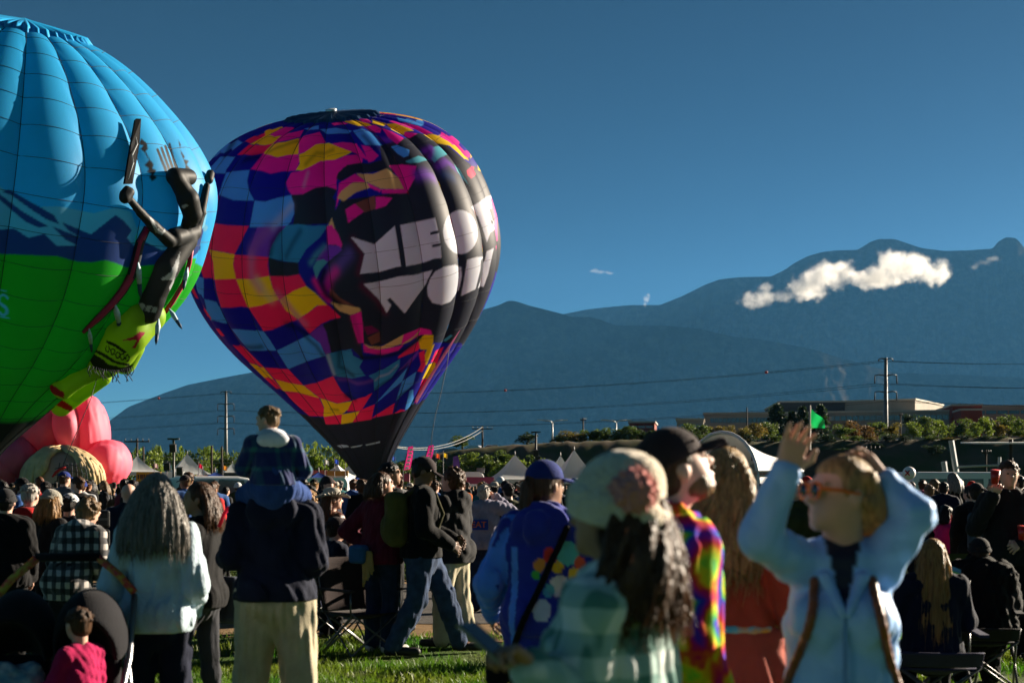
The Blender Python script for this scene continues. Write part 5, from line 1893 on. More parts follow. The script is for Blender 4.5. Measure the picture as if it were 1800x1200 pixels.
# white ball with a red mark, held above the crowd at right
t = thing('toy_balloon', (gx(1598, 48), 48, 0), 0, 'white ball balloon with a red cross mark above the right crowd', 'balloon')
cz = EYE + (856 - 831) / FP * 48
MB().sphere((0, 0, cz), .22, 20, 14).build('ball', mat('white_rubber', (.75, .70, .68), .4, .03), t, True)
for s in (-1, 1):
    MB().tube([(-.11 + .075 * q * s, -.215 + .03 * abs(q), cz + .085 * q) for q in (-1, -.5, 0, .5, 1)], .022, 6).build('red_mark', mat('red_paint', (.5, .01, .02), .5), t, True)
MB().tube([(0, 0, cz - .2), (.05, 0, 1.0)], .01, 5).build('stick', steel, t, True)

# raised boom and flat awning at right
t = thing('lifting_boom', (gx(1676, 100), 100, 0), 0, 'grey boom leaning above the white van', 'boom')
MB().tube([(0, 0, .3), at(1681, 829, 100) - Vector((gx(1676, 100), 100, 0)), at(1672, 774, 100) - Vector((gx(1676, 100), 100, 0))], .2, 6).build('boom', mat('grey_paint', (.35, .36, .38), .5), t)
MB().tube([at(1662, 832, 100) - Vector((gx(1676, 100), 100, 0)), at(1659, 811, 100) - Vector((gx(1676, 100), 100, 0))], .2, 6).build('short_post', MATS['grey_paint'], t)
MB().tube([at(1684, 820, 100) - Vector((gx(1676, 100), 100, 0)), at(1758, 817, 100) - Vector((gx(1676, 100), 100, 0))], .08, 6).build('rail', MATS['grey_paint'], t)
MB().tube([at(1757, 822, 100) - Vector((gx(1676, 100), 100, 0)), at(1757, 803, 100) - Vector((gx(1676, 100), 100, 0))], .12, 6).build('end_post', MATS['grey_paint'], t)
t = thing('flat_awning', (gx(1777, 70), 70, 0), 0, 'flat pale awning on a dark post at the right edge', 'awning')
MB().tube([(0, 0, 0), (0, 0, EYE + (856 - 772) / FP * 70)], .1, 8).build('post', blk, t, True)
MB().box((.2, 0, EYE + (856 - 778) / FP * 70), (4.6, 2.4, .07), 0, .04).build('roof', canvas, t)


# vehicles whose roofs stand above the crowd
def van(px, d, rot, label, col, roof_z, kind):
    t = thing('parked_van' if kind == 'van' else 'pickup_truck', (gx(px, d), d, 0), rot, label, 'van' if kind == 'van' else 'pickup')
    pm = mat('vehicle_white', col, .3, .03, 1.5, spec=.6)
    h = roof_z
    if kind == 'van':
        prof = [(-2.6, .45), (-2.65, h - .25), (-2.5, h), (1.2, h), (1.6, h - .12), (2.3, 1.15), (2.75, .95), (2.8, .45)]
        win = [[(-2.4, h - .75), (-2.4, h - .25), (-1.3, h - .25), (-1.3, h - .75)], [(-1.1, h - .75), (-1.1, h - .25), (.1, h - .25), (.1, h - .75)], [(.3, h - .8), (.3, h - .25), (1.3, h - .25), (1.85, h - .8)]]
    else:
        prof = [(-2.9, .55), (-2.9, 1.1), (-1.0, 1.1), (-.75, h - .06), (-.4, h), (.9, h), (1.15, h - .08), (1.8, 1.15), (2.8, 1.0), (2.85, .5)]
        win = [[(-.72, h - .55), (-.55, h - .12), (.2, h - .1), (.2, h - .55)], [(.32, h - .55), (.32, h - .1), (.95, h - .12), (1.35, h - .55)]]
    body = MB().prism(prof, -.95, .95).build('body', pm, t)
    bv = body.modifiers.new('round', 'BEVEL'); bv.width = .06; bv.segments = 2
    for w in win:
        MB().prism(w, -.962, .962).build('side_window', glass_d, t)
    if kind != 'van':
        MB().box((-.72, 0, h - .30), (.05, 1.5, .42), 0, 0, .2).build('rear_window', glass_d, t)
        MB().box((-.60, 0, h - .035), (.05, .45, .06)).build('brake_light', mat('red_lens', (.45, .01, .01), .3), t)
    for x in (-1.8, 1.8):
        for y in (-.85, .85):
            wh = MB().tube([(x, y - .12, .38), (x, y + .12, .38)], .38, 14).build('wheel', MATS['tyre_rubber'], t, True)
            MB().tube([(x, y - .13, .38), (x, y + .13, .38)], .2, 10).build('hub', steel, wh, True)
    return t


van(378, 42, R(-150), 'white pickup with red brake light behind the long-haired woman', (.62, .64, .66), 1.92, 'pickup')
van(1700, 52, R(12), 'white van behind the crowd at right', (.70, .70, .70), 2.15, 'van')
van(535, 75, R(170), 'white van behind the crowd right of the child on shoulders', (.70, .70, .70), 2.1, 'van')


# ------------------------------------------------------------------ clouds
def vapour(dens, nscale):
    m = bpy.data.materials.new('cloud_vapour')
    m.use_nodes = True
    nd, ln = m.node_tree.nodes, m.node_tree.links
    nd.remove(nd['Principled BSDF'])
    vol = nd.new('ShaderNodeVolumePrincipled')
    vol.inputs['Color'].default_value = (1, .97, .92, 1)
    vol.inputs['Anisotropy'].default_value = 0.45
    tc = nd.new('ShaderNodeTexCoord')
    ge = nd.new('ShaderNodeNewGeometry')
    ln_ = nd.new('ShaderNodeVectorMath'); ln_.operation = 'LENGTH'
    ln.new(tc.outputs['Object'], ln_.inputs[0])
    nz = nd.new('ShaderNodeTexNoise')
    nz.inputs['Scale'].default_value = nscale
    nz.inputs['Detail'].default_value = 7
    nz.inputs['Roughness'].default_value = .66
    ln.new(ge.outputs['Position'], nz.inputs['Vector'])
    f = nd.new('ShaderNodeMath'); f.operation = 'MULTIPLY_ADD'; f.inputs[1].default_value = -1.5; f.inputs[2].default_value = 1.5 - .42 - 1.62
    ln.new(ln_.outputs['Value'], f.inputs[0])
    g = nd.new('ShaderNodeMath'); g.operation = 'MULTIPLY_ADD'; g.inputs[1].default_value = 3.2
    ln.new(nz.outputs['Fac'], g.inputs[0]); ln.new(f.outputs[0], g.inputs[2])
    mr = nd.new('ShaderNodeMapRange')
    mr.inputs['From Max'].default_value = 1.3
    mr.inputs['To Max'].default_value = dens * 1.3
    ln.new(g.outputs[0], mr.inputs['Value'])
    ln.new(mr.outputs[0], vol.inputs['Density'])
    ln.new(vol.outputs[0], nd['Material Output'].inputs['Volume'])
    return m


def cloud(name, blobs, d, label, dens, nscale=.011):
    cx = sum(b[0] for b in blobs) / len(blobs)
    c0 = at(cx, sum(b[1] for b in blobs) / len(blobs), d)
    t = thing(name, c0, 0, label, 'cloud')
    m = vapour(dens, nscale)
    for px, py, rx, ry, dd in blobs:
        o = MB().sphere((0, 0, 0), 1, 20, 14).build('puff', m, t, True)
        o.location = Vector(at(px, py, d + dd)) - c0
        k = d / FP * 1.5
        o.scale = (rx * k, (rx + ry) * .5 * k, ry * k)


cloud('cloud', [(1425, 500, 34, 24, 0), (1455, 486, 36, 22, 30), (1485, 478, 26, 18, 0), (1510, 486, 24, 14, 40), (1535, 482, 26, 22, 0), (1570, 470, 34, 26, 30), (1605, 468, 34, 24, 0), (1640, 480, 26, 22, 20), (1655, 488, 14, 18, 0), (1410, 514, 22, 14, 0), (1550, 494, 40, 12, 20)], 8700, 'bright white cloud bank before the highest ridge at right', .015, .010)
cloud('cloud', [(1318, 525, 22, 12, 0), (1345, 522, 24, 14, 20), (1372, 520, 22, 12, 0), (1350, 505, 14, 8, 10), (1330, 535, 26, 8, 0)], 8700, 'thin ragged cloud left of the bright cloud bank', .006, .014)
cloud('cloud', [(1045, 476, 8, 4, 0), (1058, 478, 12, 4, 0), (1072, 480, 8, 3, 0)], 9000, 'tiny faint cloud streak above the middle ridge', .006, .02)
cloud('cloud', [(1137, 526, 6, 8, 0), (1140, 520, 4, 6, 0), (1134, 534, 3, 6, 0)], 9000, 'tiny cloud wisp rising over the middle ridge', .008, .02)
cloud('cloud', [(1730, 462, 16, 6, 0), (1745, 455, 16, 5, 0), (1712, 470, 10, 5, 0)], 8700, 'faint cloud wisp below the right rock dome', .0025, .014)

# ------------------------------------------------------------------ figures
class Sculpt:
    """collects rounded solids, then skins them as one continuous surface"""
    def __init__(s):
        s.ops, s.lo, s.hi = [], np.full(3, 9.0), np.full(3, -9.0)
        s.cuts, s.wr = [], None

    def grow(s, lo, hi):
        s.lo, s.hi = np.minimum(s.lo, lo), np.maximum(s.hi, hi)

    def cone(s, a, b, ra, rb=None, k=.03, flat=None, cut=False):
        rb = ra if rb is None else rb
        a, b = np.array(a, float), np.array(b, float)
        s.ops.append(('cone', (a, b, ra, rb, k, cut, flat)))
        if not cut:
            m = max(ra, rb) * (1 if flat is None else max(1, *[1 / f for f in flat]))
            s.grow(np.minimum(a, b) - m, np.maximum(a, b) + m)
        return s

    def path(s, pts, rad, k=.02):
        for i in range(len(pts) - 1):
            s.cone(pts[i], pts[i + 1], rad[i], rad[i + 1], k)
        return s

    def ball(s, c, r, k=.03, cut=False, rot=None):
        c, r = np.array(c, float), np.array(r, float) * np.ones(3)
        s.ops.append(('ball', (c, r, k, cut, rot)))
        if not cut:
            m = r if rot is None else np.full(3, r.max())
            s.grow(c - m, c + m)
        return s

    def slab(s, c, half, r=.01, k=.02, rot=None, cut=False):
        s.ops.append(('slab', (c, half, r, k, rot, cut)))
        if not cut:
            m = np.array(half) if rot is None else np.full(3, np.linalg.norm(half))
            s.grow(np.array(c) - m, np.array(c) + m)
        return s

    def keep(s, p, n, k=.006):
        s.cuts.append((p, n, k))
        return s

    def wrinkle(s, amp, freq=22., seed=0, aniso=(1, 1, 1)):
        s.wr = (amp, freq, seed, aniso)
        return s

    def skin(s, h):
        f = Field(s.lo - 3 * h - .012, s.hi + 3 * h + .012, h)
        f.F = f.F.astype(np.float32)
        for nm, a in s.ops:
            getattr(f, nm)(*a)
        if s.wr:
            wrinkle_fast(f, *s.wr)
        for p, n, k in s.cuts:
            d = ((f.ax[0] - p[0]) * n[0])[:, None, None] + ((f.ax[1] - p[1]) * n[1])[None, :, None] + ((f.ax[2] - p[2]) * n[2])[None, None, :]
            t = np.clip(0.5 - 0.5 * (d - f.F) / k, 0, 1)
            f.F = (d * (1 - t) + f.F * t + k * t * (1 - t)).astype(np.float32)
        return f.skin()


def wrinkle_fast(f, amp, freq, seed, aniso):
    r = np.random.default_rng(seed)
    i, j, k = np.nonzero(np.abs(f.F) < 3 * f.h + 2 * amp)
    x, y, z = f.ax[0][i] * aniso[0], f.ax[1][j] * aniso[1], f.ax[2][k] * aniso[2]
    w = np.zeros(len(x))
    for q in range(4):
        d = r.normal(size=3); d /= np.linalg.norm(d)
        e = r.normal(size=3) * .5
        ph = freq * (.6 + .3 * q) * (d[0] * x + d[1] * y + d[2] * z) + 2.4 * np.sin(freq * .33 * (e[0] * x + e[1] * y + e[2] * z) + r.random() * 6) + r.random() * 6
        w += (1 - 2 * np.abs(np.sin(ph))) / (1 + .3 * q)
    f.F[i, j, k] += amp * w / 2.5


def rotm(yaw=0, pitch=0, roll=0):
    return np.array(Matrix.Rotation(R(yaw), 3, 'Z') @ Matrix.Rotation(R(pitch), 3, 'X') @ Matrix.Rotation(R(roll), 3, 'Y'))


POSE = dict(pelvis=(0, 0, .95), chest=(0, 0, 1.27), neck=(0, -.01, 1.46), head=(0, .015, 1.62),
            sh=((-.175, -.01, 1.385), (.175, -.01, 1.385)), el=((-.235, -.03, 1.13), (.235, -.03, 1.13)), wr=((-.23, .07, .90), (.23, .07, .90)),
            hip=((-.092, 0, .93), (.092, 0, .93)), kn=((-.105, .025, .50), (.105, .025, .50)), an=((-.11, -.02, .085), (.11, -.02, .085)), toe=((-.125, .15, .04), (.125, .15, .04)))
HEAD_TOP = 1.738


def pose(**kw):
    p = {k: v for k, v in POSE.items()}
    p.update(kw)
    return {k: (tuple(np.array(q, float) for q in v) if isinstance(v[0], (tuple, list, np.ndarray)) else np.array(v, float)) for k, v in p.items()}


def lean(p, piv_z, ang, names=('chest', 'neck', 'head', 'sh', 'el', 'wr')):
    """bend the upper body about the hips; ang > 0 leans forward"""
    c, s_ = math.cos(ang), math.sin(ang)
    def f(v):
        y, z = v[1], v[2] - piv_z
        return np.array([v[0], y * c + z * s_, piv_z + z * c - y * s_])
    for n in names:
        p[n] = tuple(f(v) for v in p[n]) if isinstance(p[n], tuple) else f(p[n])
    return p


def head_parts(s, p, Q, detail, g=1.0):
    c = p['head']
    H = lambda x, y, z: c + Q @ np.array([x, y, z])
    s.ball(H(0, -.008, .025), (.077 * g, .097, .092), .02, rot=Q)
    s.ball(H(0, .028, -.035), (.062 * g, .070, .080), .03, rot=Q)
    s.cone(H(0, -.02, -.05), p['neck'] + np.array([0, 0, -.02]), .054 * g, .062 * g, .03)
    if detail:
        s.ball(H(0, .078, -.088), (.026, .022, .022), .02, rot=Q)
        s.cone(H(0, .092, .012), H(0, .112, -.022), .010, .015, .012)
        s.ball(H(0, .094, -.058), (.024, .012, .011), .008, rot=Q)
        s.ball(H(-.031, .092, .010), (.020, .013, .012), .012, cut=True)
        s.ball(H(.031, .092, .010), (.020, .013, .012), .012, cut=True)
        s.ball(H(-.031, .086, .009), .0135, .004)
        s.ball(H(.031, .086, .009), .0135, .004)
        s.cone(H(-.045, .086, .032), H(.045, .086, .032), .010, .010, .015)
    for q in (-1, 1):
        s.ball(H(q * .078 * g, -.005, -.008), (.012, .022, .031), .008, rot=Q)


def hand_mesh(w, d, up, curl=.35, h=.005, side=1, spread=.19, point=False):
    """palm, four jointed fingers and a thumb; w wrist, d direction, up the back of the hand"""
    d = d / np.linalg.norm(d)
    up = up - d * (up @ d)
    up /= np.linalg.norm(up) + 1e-9
    sd_ = np.cross(d, up) * side
    s = Sculpt()
    L = lambda a, b, c: w + d * a + sd_ * b + up * c
    s.cone(L(-.03, 0, 0), L(.02, 0, 0), .026, .028, .015)
    for b in (-.028, -.010, .009, .027):
        s.cone(L(.02, b * .6, 0), L(.085, b, 0), .017, .014, .012)
    for i, (b, ln, rr) in enumerate(((-.031, .066, .0085), (-.011, .078, .0092), (.010, .074, .0092), (.030, .058, .0080))):
        a = .0 if not (point and i == 2) else -curl
        cur = L(.088, b, 0)
        ang = curl * .9 + a * .9
        dir_ = d * math.cos(ang) - up * math.sin(ang) + sd_ * spread * (i - 1.5) * .7
        for sg, seg in enumerate((.46, .31, .23)):
            nxt = cur + dir_ / np.linalg.norm(dir_) * ln * seg
            s.cone(cur, nxt, rr * (1 - .10 * sg), rr * (1 - .10 * (sg + 1)), .005)
            cur = nxt
            ang += curl * 1.1 + a * 1.1
            dir_ = d * math.cos(ang) - up * math.sin(ang) + sd_ * spread * (i - 1.5) * .7
    t0, t1 = L(.028, .030, -.004), L(.062, .058, -.012)
    s.cone(t0, t1, .013, .0105, .012)
    s.cone(t1, L(.092, .064 - .03 * curl, -.016 - .02 * curl), .0102, .0085, .006)
    return s.skin(h)


def torso(s, p, off, g, fem, k=.045):
    pe, ch, ne = p['pelvis'], p['chest'], p['neck']
    w = .150 if not fem else .142
    fl = (1, 1.42, 1)
    s.cone(pe + [0, 0, .02], pe + (ch - pe) * .45, (.158 if not fem else .160) * g + off, (.138 if not fem else .125) * g + off, k, fl)
    s.cone(pe + (ch - pe) * .45, ch, (.138 if not fem else .125) * g + off, w * g + off, k, fl)
    s.cone(p['sh'][0] * .72 + p['sh'][1] * .28, p['sh'][1] * .72 + p['sh'][0] * .28, .060 * g + off * .8, None, k)
    s.cone(ch, (p['sh'][0] + p['sh'][1]) / 2 - [0, 0, .03], w * g + off, .105 * g + off, k, fl)
    for q in (0, 1):
        s.cone(p['sh'][q], p['sh'][1 - q] * .4 + p['sh'][q] * .6, .056 * g + off * .8, .062 * g + off * .8, k)
        s.cone((p['sh'][q] * .5 + p['sh'][1 - q] * .5) + (ne - (p['sh'][0] + p['sh'][1]) / 2) * .7, p['sh'][q] * .75 + p['sh'][1 - q] * .25 + [0, 0, .012], .046 * g + off * .4, .042 * g + off * .4, k)
    if fem:
        for q in (-.07, .07):
            s.ball(ch + [q, .09, .02], (.075 * g + off * .6, .06 + off * .5, .07 + off * .5), .04)


def arm(s, p, q, off, g, t_end=1.0, k=.03):
    a, b, c = p['sh'][q], p['el'][q], p['wr'][q]
    s.cone(a, b, .055 * g + off, .044 * g + off, k)
    e = b + (c - b) * t_end
    s.cone(b, e, .043 * g + off, (.043 - .014 * t_end) * g + off * .85, k)


def leg(s, p, q, off, g, t_end=1.0, k=.03, flare=0.0):
    a, b, c = p['hip'][q], p['kn'][q], p['an'][q]
    s.cone(a, b, .086 * g + off, .058 * g + off, k)
    e = b + (c - b) * t_end
    s.cone(b, b + (e - b) * .35, .056 * g + off, .056 * g + off, k)
    s.cone(b + (e - b) * .35, e, .056 * g + off, .038 * g + off + flare, k)


def rest_hand(p, q):
    d = p['wr'][q] - p['el'][q]
    return d / np.linalg.norm(d)


SKIN = {
    'fair': mat('skin_fair', (.60, .35, .26), .5, .08, 12, spec=.35),
    'tan': mat('skin_tan', (.34, .18, .11), .5, .08, 12, spec=.35),
    'brown': mat('skin_brown', (.16, .08, .045), .5, .08, 12, spec=.35),
}
HAIRM = {}


def hair_mat(name, c):
    m = mat('hair_' + name, c, .45, .45, 1.0, .8, 1.0, spec=.3, trans=.30)
    nd, ln = m.node_tree.nodes, m.node_tree.links
    tc = [n for n in nd if n.type == 'TEX_COORD'][0]
    mp = nd.new('ShaderNodeMapping')
    mp.inputs['Scale'].default_value = (75, 75, 5)
    ln.new(tc.outputs['Object'], mp.inputs['Vector'])
    for n in nd:
        if n.type == 'TEX_NOISE':
            ln.new(mp.outputs[0], n.inputs['Vector'])
    return m


for n_, c_ in (('grey', (.22, .20, .18)), ('dark', (.016, .011, .009)), ('brown', (.085, .038, .016)), ('blonde', (.40, .26, .11)), ('white', (.45, .42, .38)), ('auburn', (.15, .05, .015)), ('sandy', (.20, .12, .055)), ('golden', (.34, .18, .055))):
    HAIRM[n_] = hair_mat(n_, c_)


def fabric(name, c, rough=.85, bump=.25, bscale=120, **kw):
    return mat('cloth_' + name, c, rough, kw.pop('var', .14), kw.pop('scale', 9), bump, bscale, sheen=kw.pop('sheen', .05), spec=.12, **kw)


def build_hair(st, p, Q, h, seed, g=1.0):
    """st = (style, length below head centre)"""
    style, ln = st[:2]
    wide = st[2] if len(st) > 2 else .12
    c = p['head']
    H = lambda x, y, z: c + Q @ np.array([x, y, z])
    s = Sculpt()
    locks = []
    r = np.random.default_rng(seed)
    if style in ('short', 'bald'):
        s.ball(H(0, -.010, .034), (.085 * g, .105, .093), .01, rot=Q)
        s.ball(H(0, -.045, -.02), (.072 * g, .062, .07), .02, rot=Q)
        s.slab(H(0, .10, -.06), (.09, .055, .11), .02, .02, Q, True)
        for k in range(46):
            v = r.normal(size=3); v[2] = abs(v[2]) * .8; v[1] -= .5; v /= np.linalg.norm(v)
            q = H(v[0] * .080 * g, v[1] * .098 - .012, v[2] * .092 + .03)
            e = Q @ np.array([v[0] * .6 + r.normal() * .4, -.4 + v[1] * .5, r.normal() * .3 - .1])
            s.cone(q, q + e * .028, .013, .006, .006)
    elif style == 'curly':
        s.ball(H(0, -.02, .03), (.09 * g, .105, .095), .02, rot=Q)
        s.ball(H(0, -.05, -.04), (.085 * g, .07, .08), .03, rot=Q)
        for k in range(130):
            v = r.normal(size=3); v[1] -= .55; v /= np.linalg.norm(v)
            if v[2] < -.75 or (v[1] > .45 and v[2] < .5):
                continue
            q = H(v[0] * .10 * g, v[1] * .115 - .015, v[2] * .11 + .015)
            s.ball(q, r.uniform(.013, .024), .006)
        s.slab(H(0, .11, -.06), (.07, .05, .10), .02, .02, Q, True)
    else:
        s.ball(H(0, -.014, .030), (.088 * g, .104, .098), .01, rot=Q)
        s.ball(H(0, -.045, -.03), (.082 * g, .066, .08), .03, rot=Q)
        s.slab(H(0, .11, -.07), (.062, .058, .125), .02, .025, Q, True)
        if style == 'ponytail':
            th_ = 1.0
        n = (74 if h > .0112 else 230) if style != 'ponytail' else 26
        th_ = 1.0 if n < 100 else .55
        for k in range(n):
            if style == 'ponytail':
                a0 = r.uniform(0, 6.28)
                st_ = H(.02 * math.cos(a0), -.10, .02 + .02 * math.sin(a0))
                spread = .05
            else:
                a0 = math.pi * (.08 + .84 * (k + r.uniform(0, 1)) / n)   # ear to ear round the back
                rr = r.uniform(.78, 1.05)
                z0_ = r.uniform(-.03, .05) if h > .0112 else r.uniform(-.03, .088)
                sh_ = math.sqrt(max(.1, 1 - (max(0, z0_ - .03) / .098) ** 2))
                st_ = H(-.088 * g * math.cos(a0) * rr * sh_, -.012 - .092 * math.sin(a0) * rr * sh_, z0_)
                spread = wide
            L_ = ln * r.uniform(.72, 1.05)
            pts, rad = [st_], [.016 * th_]
            out = np.array([st_[0] - c[0], st_[1] - c[1], 0])
            out = out / (np.linalg.norm(out) + 1e-9)
            ph, wv = r.uniform(0, 6.28), (.016 if style == 'wavy' else .006)
            fq = 26 if style == 'wavy' else 9
            m = 6 if style != 'wavy' else 9
            for j in range(1, m + 1):
                f = j / m
                z = st_[2] - f * (L_ + st_[2] - c[2])
                o_ = out * (spread * (1 - (1 - f) ** 2) * .55 + .012)
                sl = Q @ np.array([0, 0, 0.0])
                pts.append(np.array([st_[0] + o_[0] + wv * math.sin(fq * f * L_ + ph), st_[1] + o_[1] * .8 + wv * math.cos(fq * f * L_ * 1.1 + ph) - .01 * f, z]))
                rad.append(.017 * th_ * (1 - .75 * f ** 2))
            s.path(pts, rad, .010 * th_)
            locks.append((np.array(pts), np.array(rad)))
    if not locks or h > .0112:
        return s.skin(h)
    out_ = [s.skin(.0088)]
    vs_, fs_ = [], []
    for P_, R_ in locks:          # loose strands along every lock
        for q in range(4):
            o_ = r.normal(size=3); o_ /= np.linalg.norm(o_)
            e_ = r.normal(size=3) * .004
            m_ = len(P_)
            t_ = np.linspace(0, 1, m_)[:, None]
            c_ = P_ + o_ * (R_[:, None] * r.uniform(.9, 1.5) + .003) + e_ * np.sin(t_ * 7) + o_ * .012 * t_ ** 2 * r.random()
            c_[-1, 2] -= r.uniform(0, .03)
            w_ = np.cross(c_[-1] - c_[0], o_); w_ /= np.linalg.norm(w_) + 1e-9
            b_ = sum(len(a) for a in vs_)
            wd = .0016 * (1 - .6 * t_)
            vs_.append(np.stack([c_ - w_ * wd, c_ + w_ * wd], 1).reshape(-1, 3))
            i_ = b_ + 2 * np.arange(m_ - 1)
            fs_.append(np.stack([i_, i_ + 1, i_ + 3, i_ + 2], 1))
    out_.append((np.concatenate(vs_), np.concatenate(fs_)))
    return join_meshes(out_)


def cap_mesh(p, Q, h, back=False, g=1.0):
    c = p['head']
    H = lambda x, y, z: c + Q @ np.array([x, y, z])
    s = Sculpt()
    s.ball(H(0, -.010, .038), (.094 * g, .110, .098), .01, rot=Q)
    n = Q @ np.array([0, 0, -1.0])
    s.keep(H(0, 0, .028), n, .008)
    v1 = s.skin(h)
    b = Sculpt()
    for x in np.linspace(-.062, .062, 7):
        y1 = .175 - .6 * (x * 10) ** 2 * .05
        b.cone(H(x, .075, .037 - 2.2 * x * x), H(x * .95, y1, .026 - 4.0 * x * x), .0085, .007, .012)
    if back:
        pass
    v2 = b.skin(min(h, .0055))
    return v1, v2


def beanie_mesh(p, Q, h, tall=0.0, g=1.0):
    c = p['head']
    H = lambda x, y, z: c + Q @ np.array([x, y, z])
    s = Sculpt()
    s.ball(H(0, -.016, .045 + tall * .5), (.094 * g, .112, .098 + tall), .02, rot=Q)
    s.keep(H(0, 0, .005), Q @ np.array([0, .18, -1.0]), .01)
    for a in np.linspace(0, 2 * math.pi, 22, endpoint=False):
        a2 = a + 2 * math.pi / 22
        f = lambda t: H(.092 * g * math.cos(t), -.014 + .110 * math.sin(t), .022 + .012 * math.sin(t))
        s.cone(f(a), f(a2), .017, None, .01)
    return s.skin(h)


def person(name, px, d, H, face, label, group=None, P=None, yaw=0, pitch=0, roll=0, g=1.0, fem=False, skin='fair', h=.012, detail=True,
           top=None, top_mat=None, hem=.86, loose=.02, hood=False, sleeve=1.0, collar=False, seed=1, wr_amp=.007, wr_an=(1, 1, .45),
           pants=None, pant_loose=.018, flare=.01, shoes=None, hair=('short', .1), hair_m='brown', hat=None, hat_m=None, hands=True, curl=(.5, .5), base_z=0.0, hand_up=None, x_off=0.0, eyes=False, sit_hem=False, hs=1.0):
    P = P or pose()
    if fem:
        P['sh'] = tuple(v * np.array([.91, 1, 1]) for v in P['sh'])
    Q = rotm(yaw, pitch, roll)
    sc = H / HEAD_TOP
    # body: one continuous surface
    s = Sculpt()
    torso(s, P, -.012, g, fem)
    head_parts(s, P, Q, detail)
    for q in (0, 1):
        arm(s, P, q, -.004, g)
        leg(s, P, q, -.006, g)
        s.cone(P['an'][q], P['toe'][q], .036, .026, .02)
        if not hands:
            dv = rest_hand(P, q)
            s.cone(P['wr'][q], P['wr'][q] + dv * .10, .030, .022, .02)
            s.cone(P['wr'][q] + dv * .03, P['wr'][q] + dv * .09 + np.array([0, .03, -.005]), .014, .010, .01)
    parts = [s.skin(h)]
    if hands:
        for q in (0, 1):
            dv = rest_hand(P, q)
            up = np.array([(-1, 1)[q] * .8, .2, .3]) if hand_up is None else np.array(hand_up[q], float)
            parts.append(hand_mesh(P['wr'][q], dv, up, curl[q], .0055 if h < .0125 else .007, (1, -1)[q]))
    piv = P['neck'] + np.array([0, 0, .03])

    def grow_head(vf):
        if hs == 1.0:
            return vf
        v_, f_ = vf
        t_ = np.clip((v_[:, 2] - piv[2] + .03) / .08, 0, 1) * (np.linalg.norm(v_ - P['head'], axis=1) < .45)
        return piv + (v_ - piv) * (1 + (hs - 1) * t_[:, None]), f_
    v, f = join_meshes([grow_head(parts[0])] + parts[1:])
    root = link_mesh(name, v, f, SKIN[skin])
    root.location = (gx(px, d) + x_off, d, base_z)
    root.rotation_euler = (0, 0, R(face))
    root.scale = (sc, sc, sc)
    tag(root, label, 'person', group)
    kids = {}

    def kid(nm, vf, m):
        kids[nm] = link_mesh(nm, vf[0], vf[1], m, root)
        return kids[nm]
    if pants is not None:
        s = Sculpt()
        s.cone(P['pelvis'] + [0, 0, .06], P['pelvis'] - [0, 0, .03], .150 * g + pant_loose, .165 * g + pant_loose, .04, (1, 1.38, 1))
        for q in (-1, 1):
            if abs(P['hip'][0][2] - P['kn'][0][2]) > .2:
                s.ball(P['pelvis'] + [q * .072, -.055, -.03], .092 * g + pant_loose * .5, .03)
        for q in (0, 1):
            leg(s, P, q, pant_loose, g, .97, .03, flare)
        s.wrinkle(wr_amp * 1.5, 46, seed + 3, (1, 1, .42))
        kid('trousers', s.skin(h), pants)
    if shoes is not None:
        for q in (0, 1):
            s = Sculpt()
            a, t_ = P['an'][q], P['toe'][q]
            fw = (t_ - a) * [1, 1, 0]
            fw = fw / (np.linalg.norm(fw) + 1e-9)
            s.cone(a - fw * .035 - [0, 0, .03], t_ + fw * .05 - [0, 0, -.005], .042, .038, .02)
            s.cone(a, a - [0, 0, .02], .045, .045, .02)
            s.keep((0, 0, min(a[2], t_[2]) - .04), (0, 0, -1), .008)
            kid('shoe', s.skin(h), shoes)
    if top_mat is not None:
        s = Sculpt()
        torso(s, P, loose, g, fem, .035)
        pe, ch = P['pelvis'], P['chest']
        hz = hem
        bot = np.array([pe[0], pe[1], hz - .03]) if P['hip'][0][2] - P['kn'][0][2] > .2 else pe - [0, 0, .05]
        s.cone(ch - (ch - pe) * .35, bot, .140 * g + loose, .160 * g + loose * 1.1 + pant_loose * .7, .04, (1, 1.36, 1))
        if P['hip'][0][2] - P['kn'][0][2] > .2 and hz < .97:
            for q in (-1, 1):
                s.ball(pe + [q * .066, -.05, -.02], .092 * g + loose * .9 + pant_loose * .75, .04)
        for q in (0, 1):
            arm(s, P, q, loose * .62 + .006, g, sleeve, .016)
        if collar or hood:
            ne = P['neck']
            for a in np.linspace(0, 2 * math.pi, 10, endpoint=False):
                if hood and -.2 < math.sin(a) and math.sin(a) > .75:
                    continue
                f = lambda t: ne + np.array([.080 * math.cos(t), .068 * math.sin(t) + .01, .012 - .022 * math.sin(t)])
                s.cone(f(a), f(a + .63), .026 if collar else .032, None, .02)
        if hood:
            s.ball(P['neck'] + [0, -.10, -.045], (.135, .058, .10), .04)
            s.ball(P['neck'] + [0, -.09, .0], (.10, .06, .045), .03)
        s.wrinkle(wr_amp * 1.6, 42, seed, wr_an)
        if P['hip'][0][2] - P['kn'][0][2] > .2 or sit_hem:
            s.keep((0, 0, hz), (0, 0, -1), .02)
        kid(top or 'jacket', s.skin(h), top_mat)
    if hair is not None and hair[0] != 'none':
        kid('hair', grow_head(build_hair(hair, P, Q, min(h, .011) if h < .02 else .018, seed + 9)), HAIRM[hair_m])
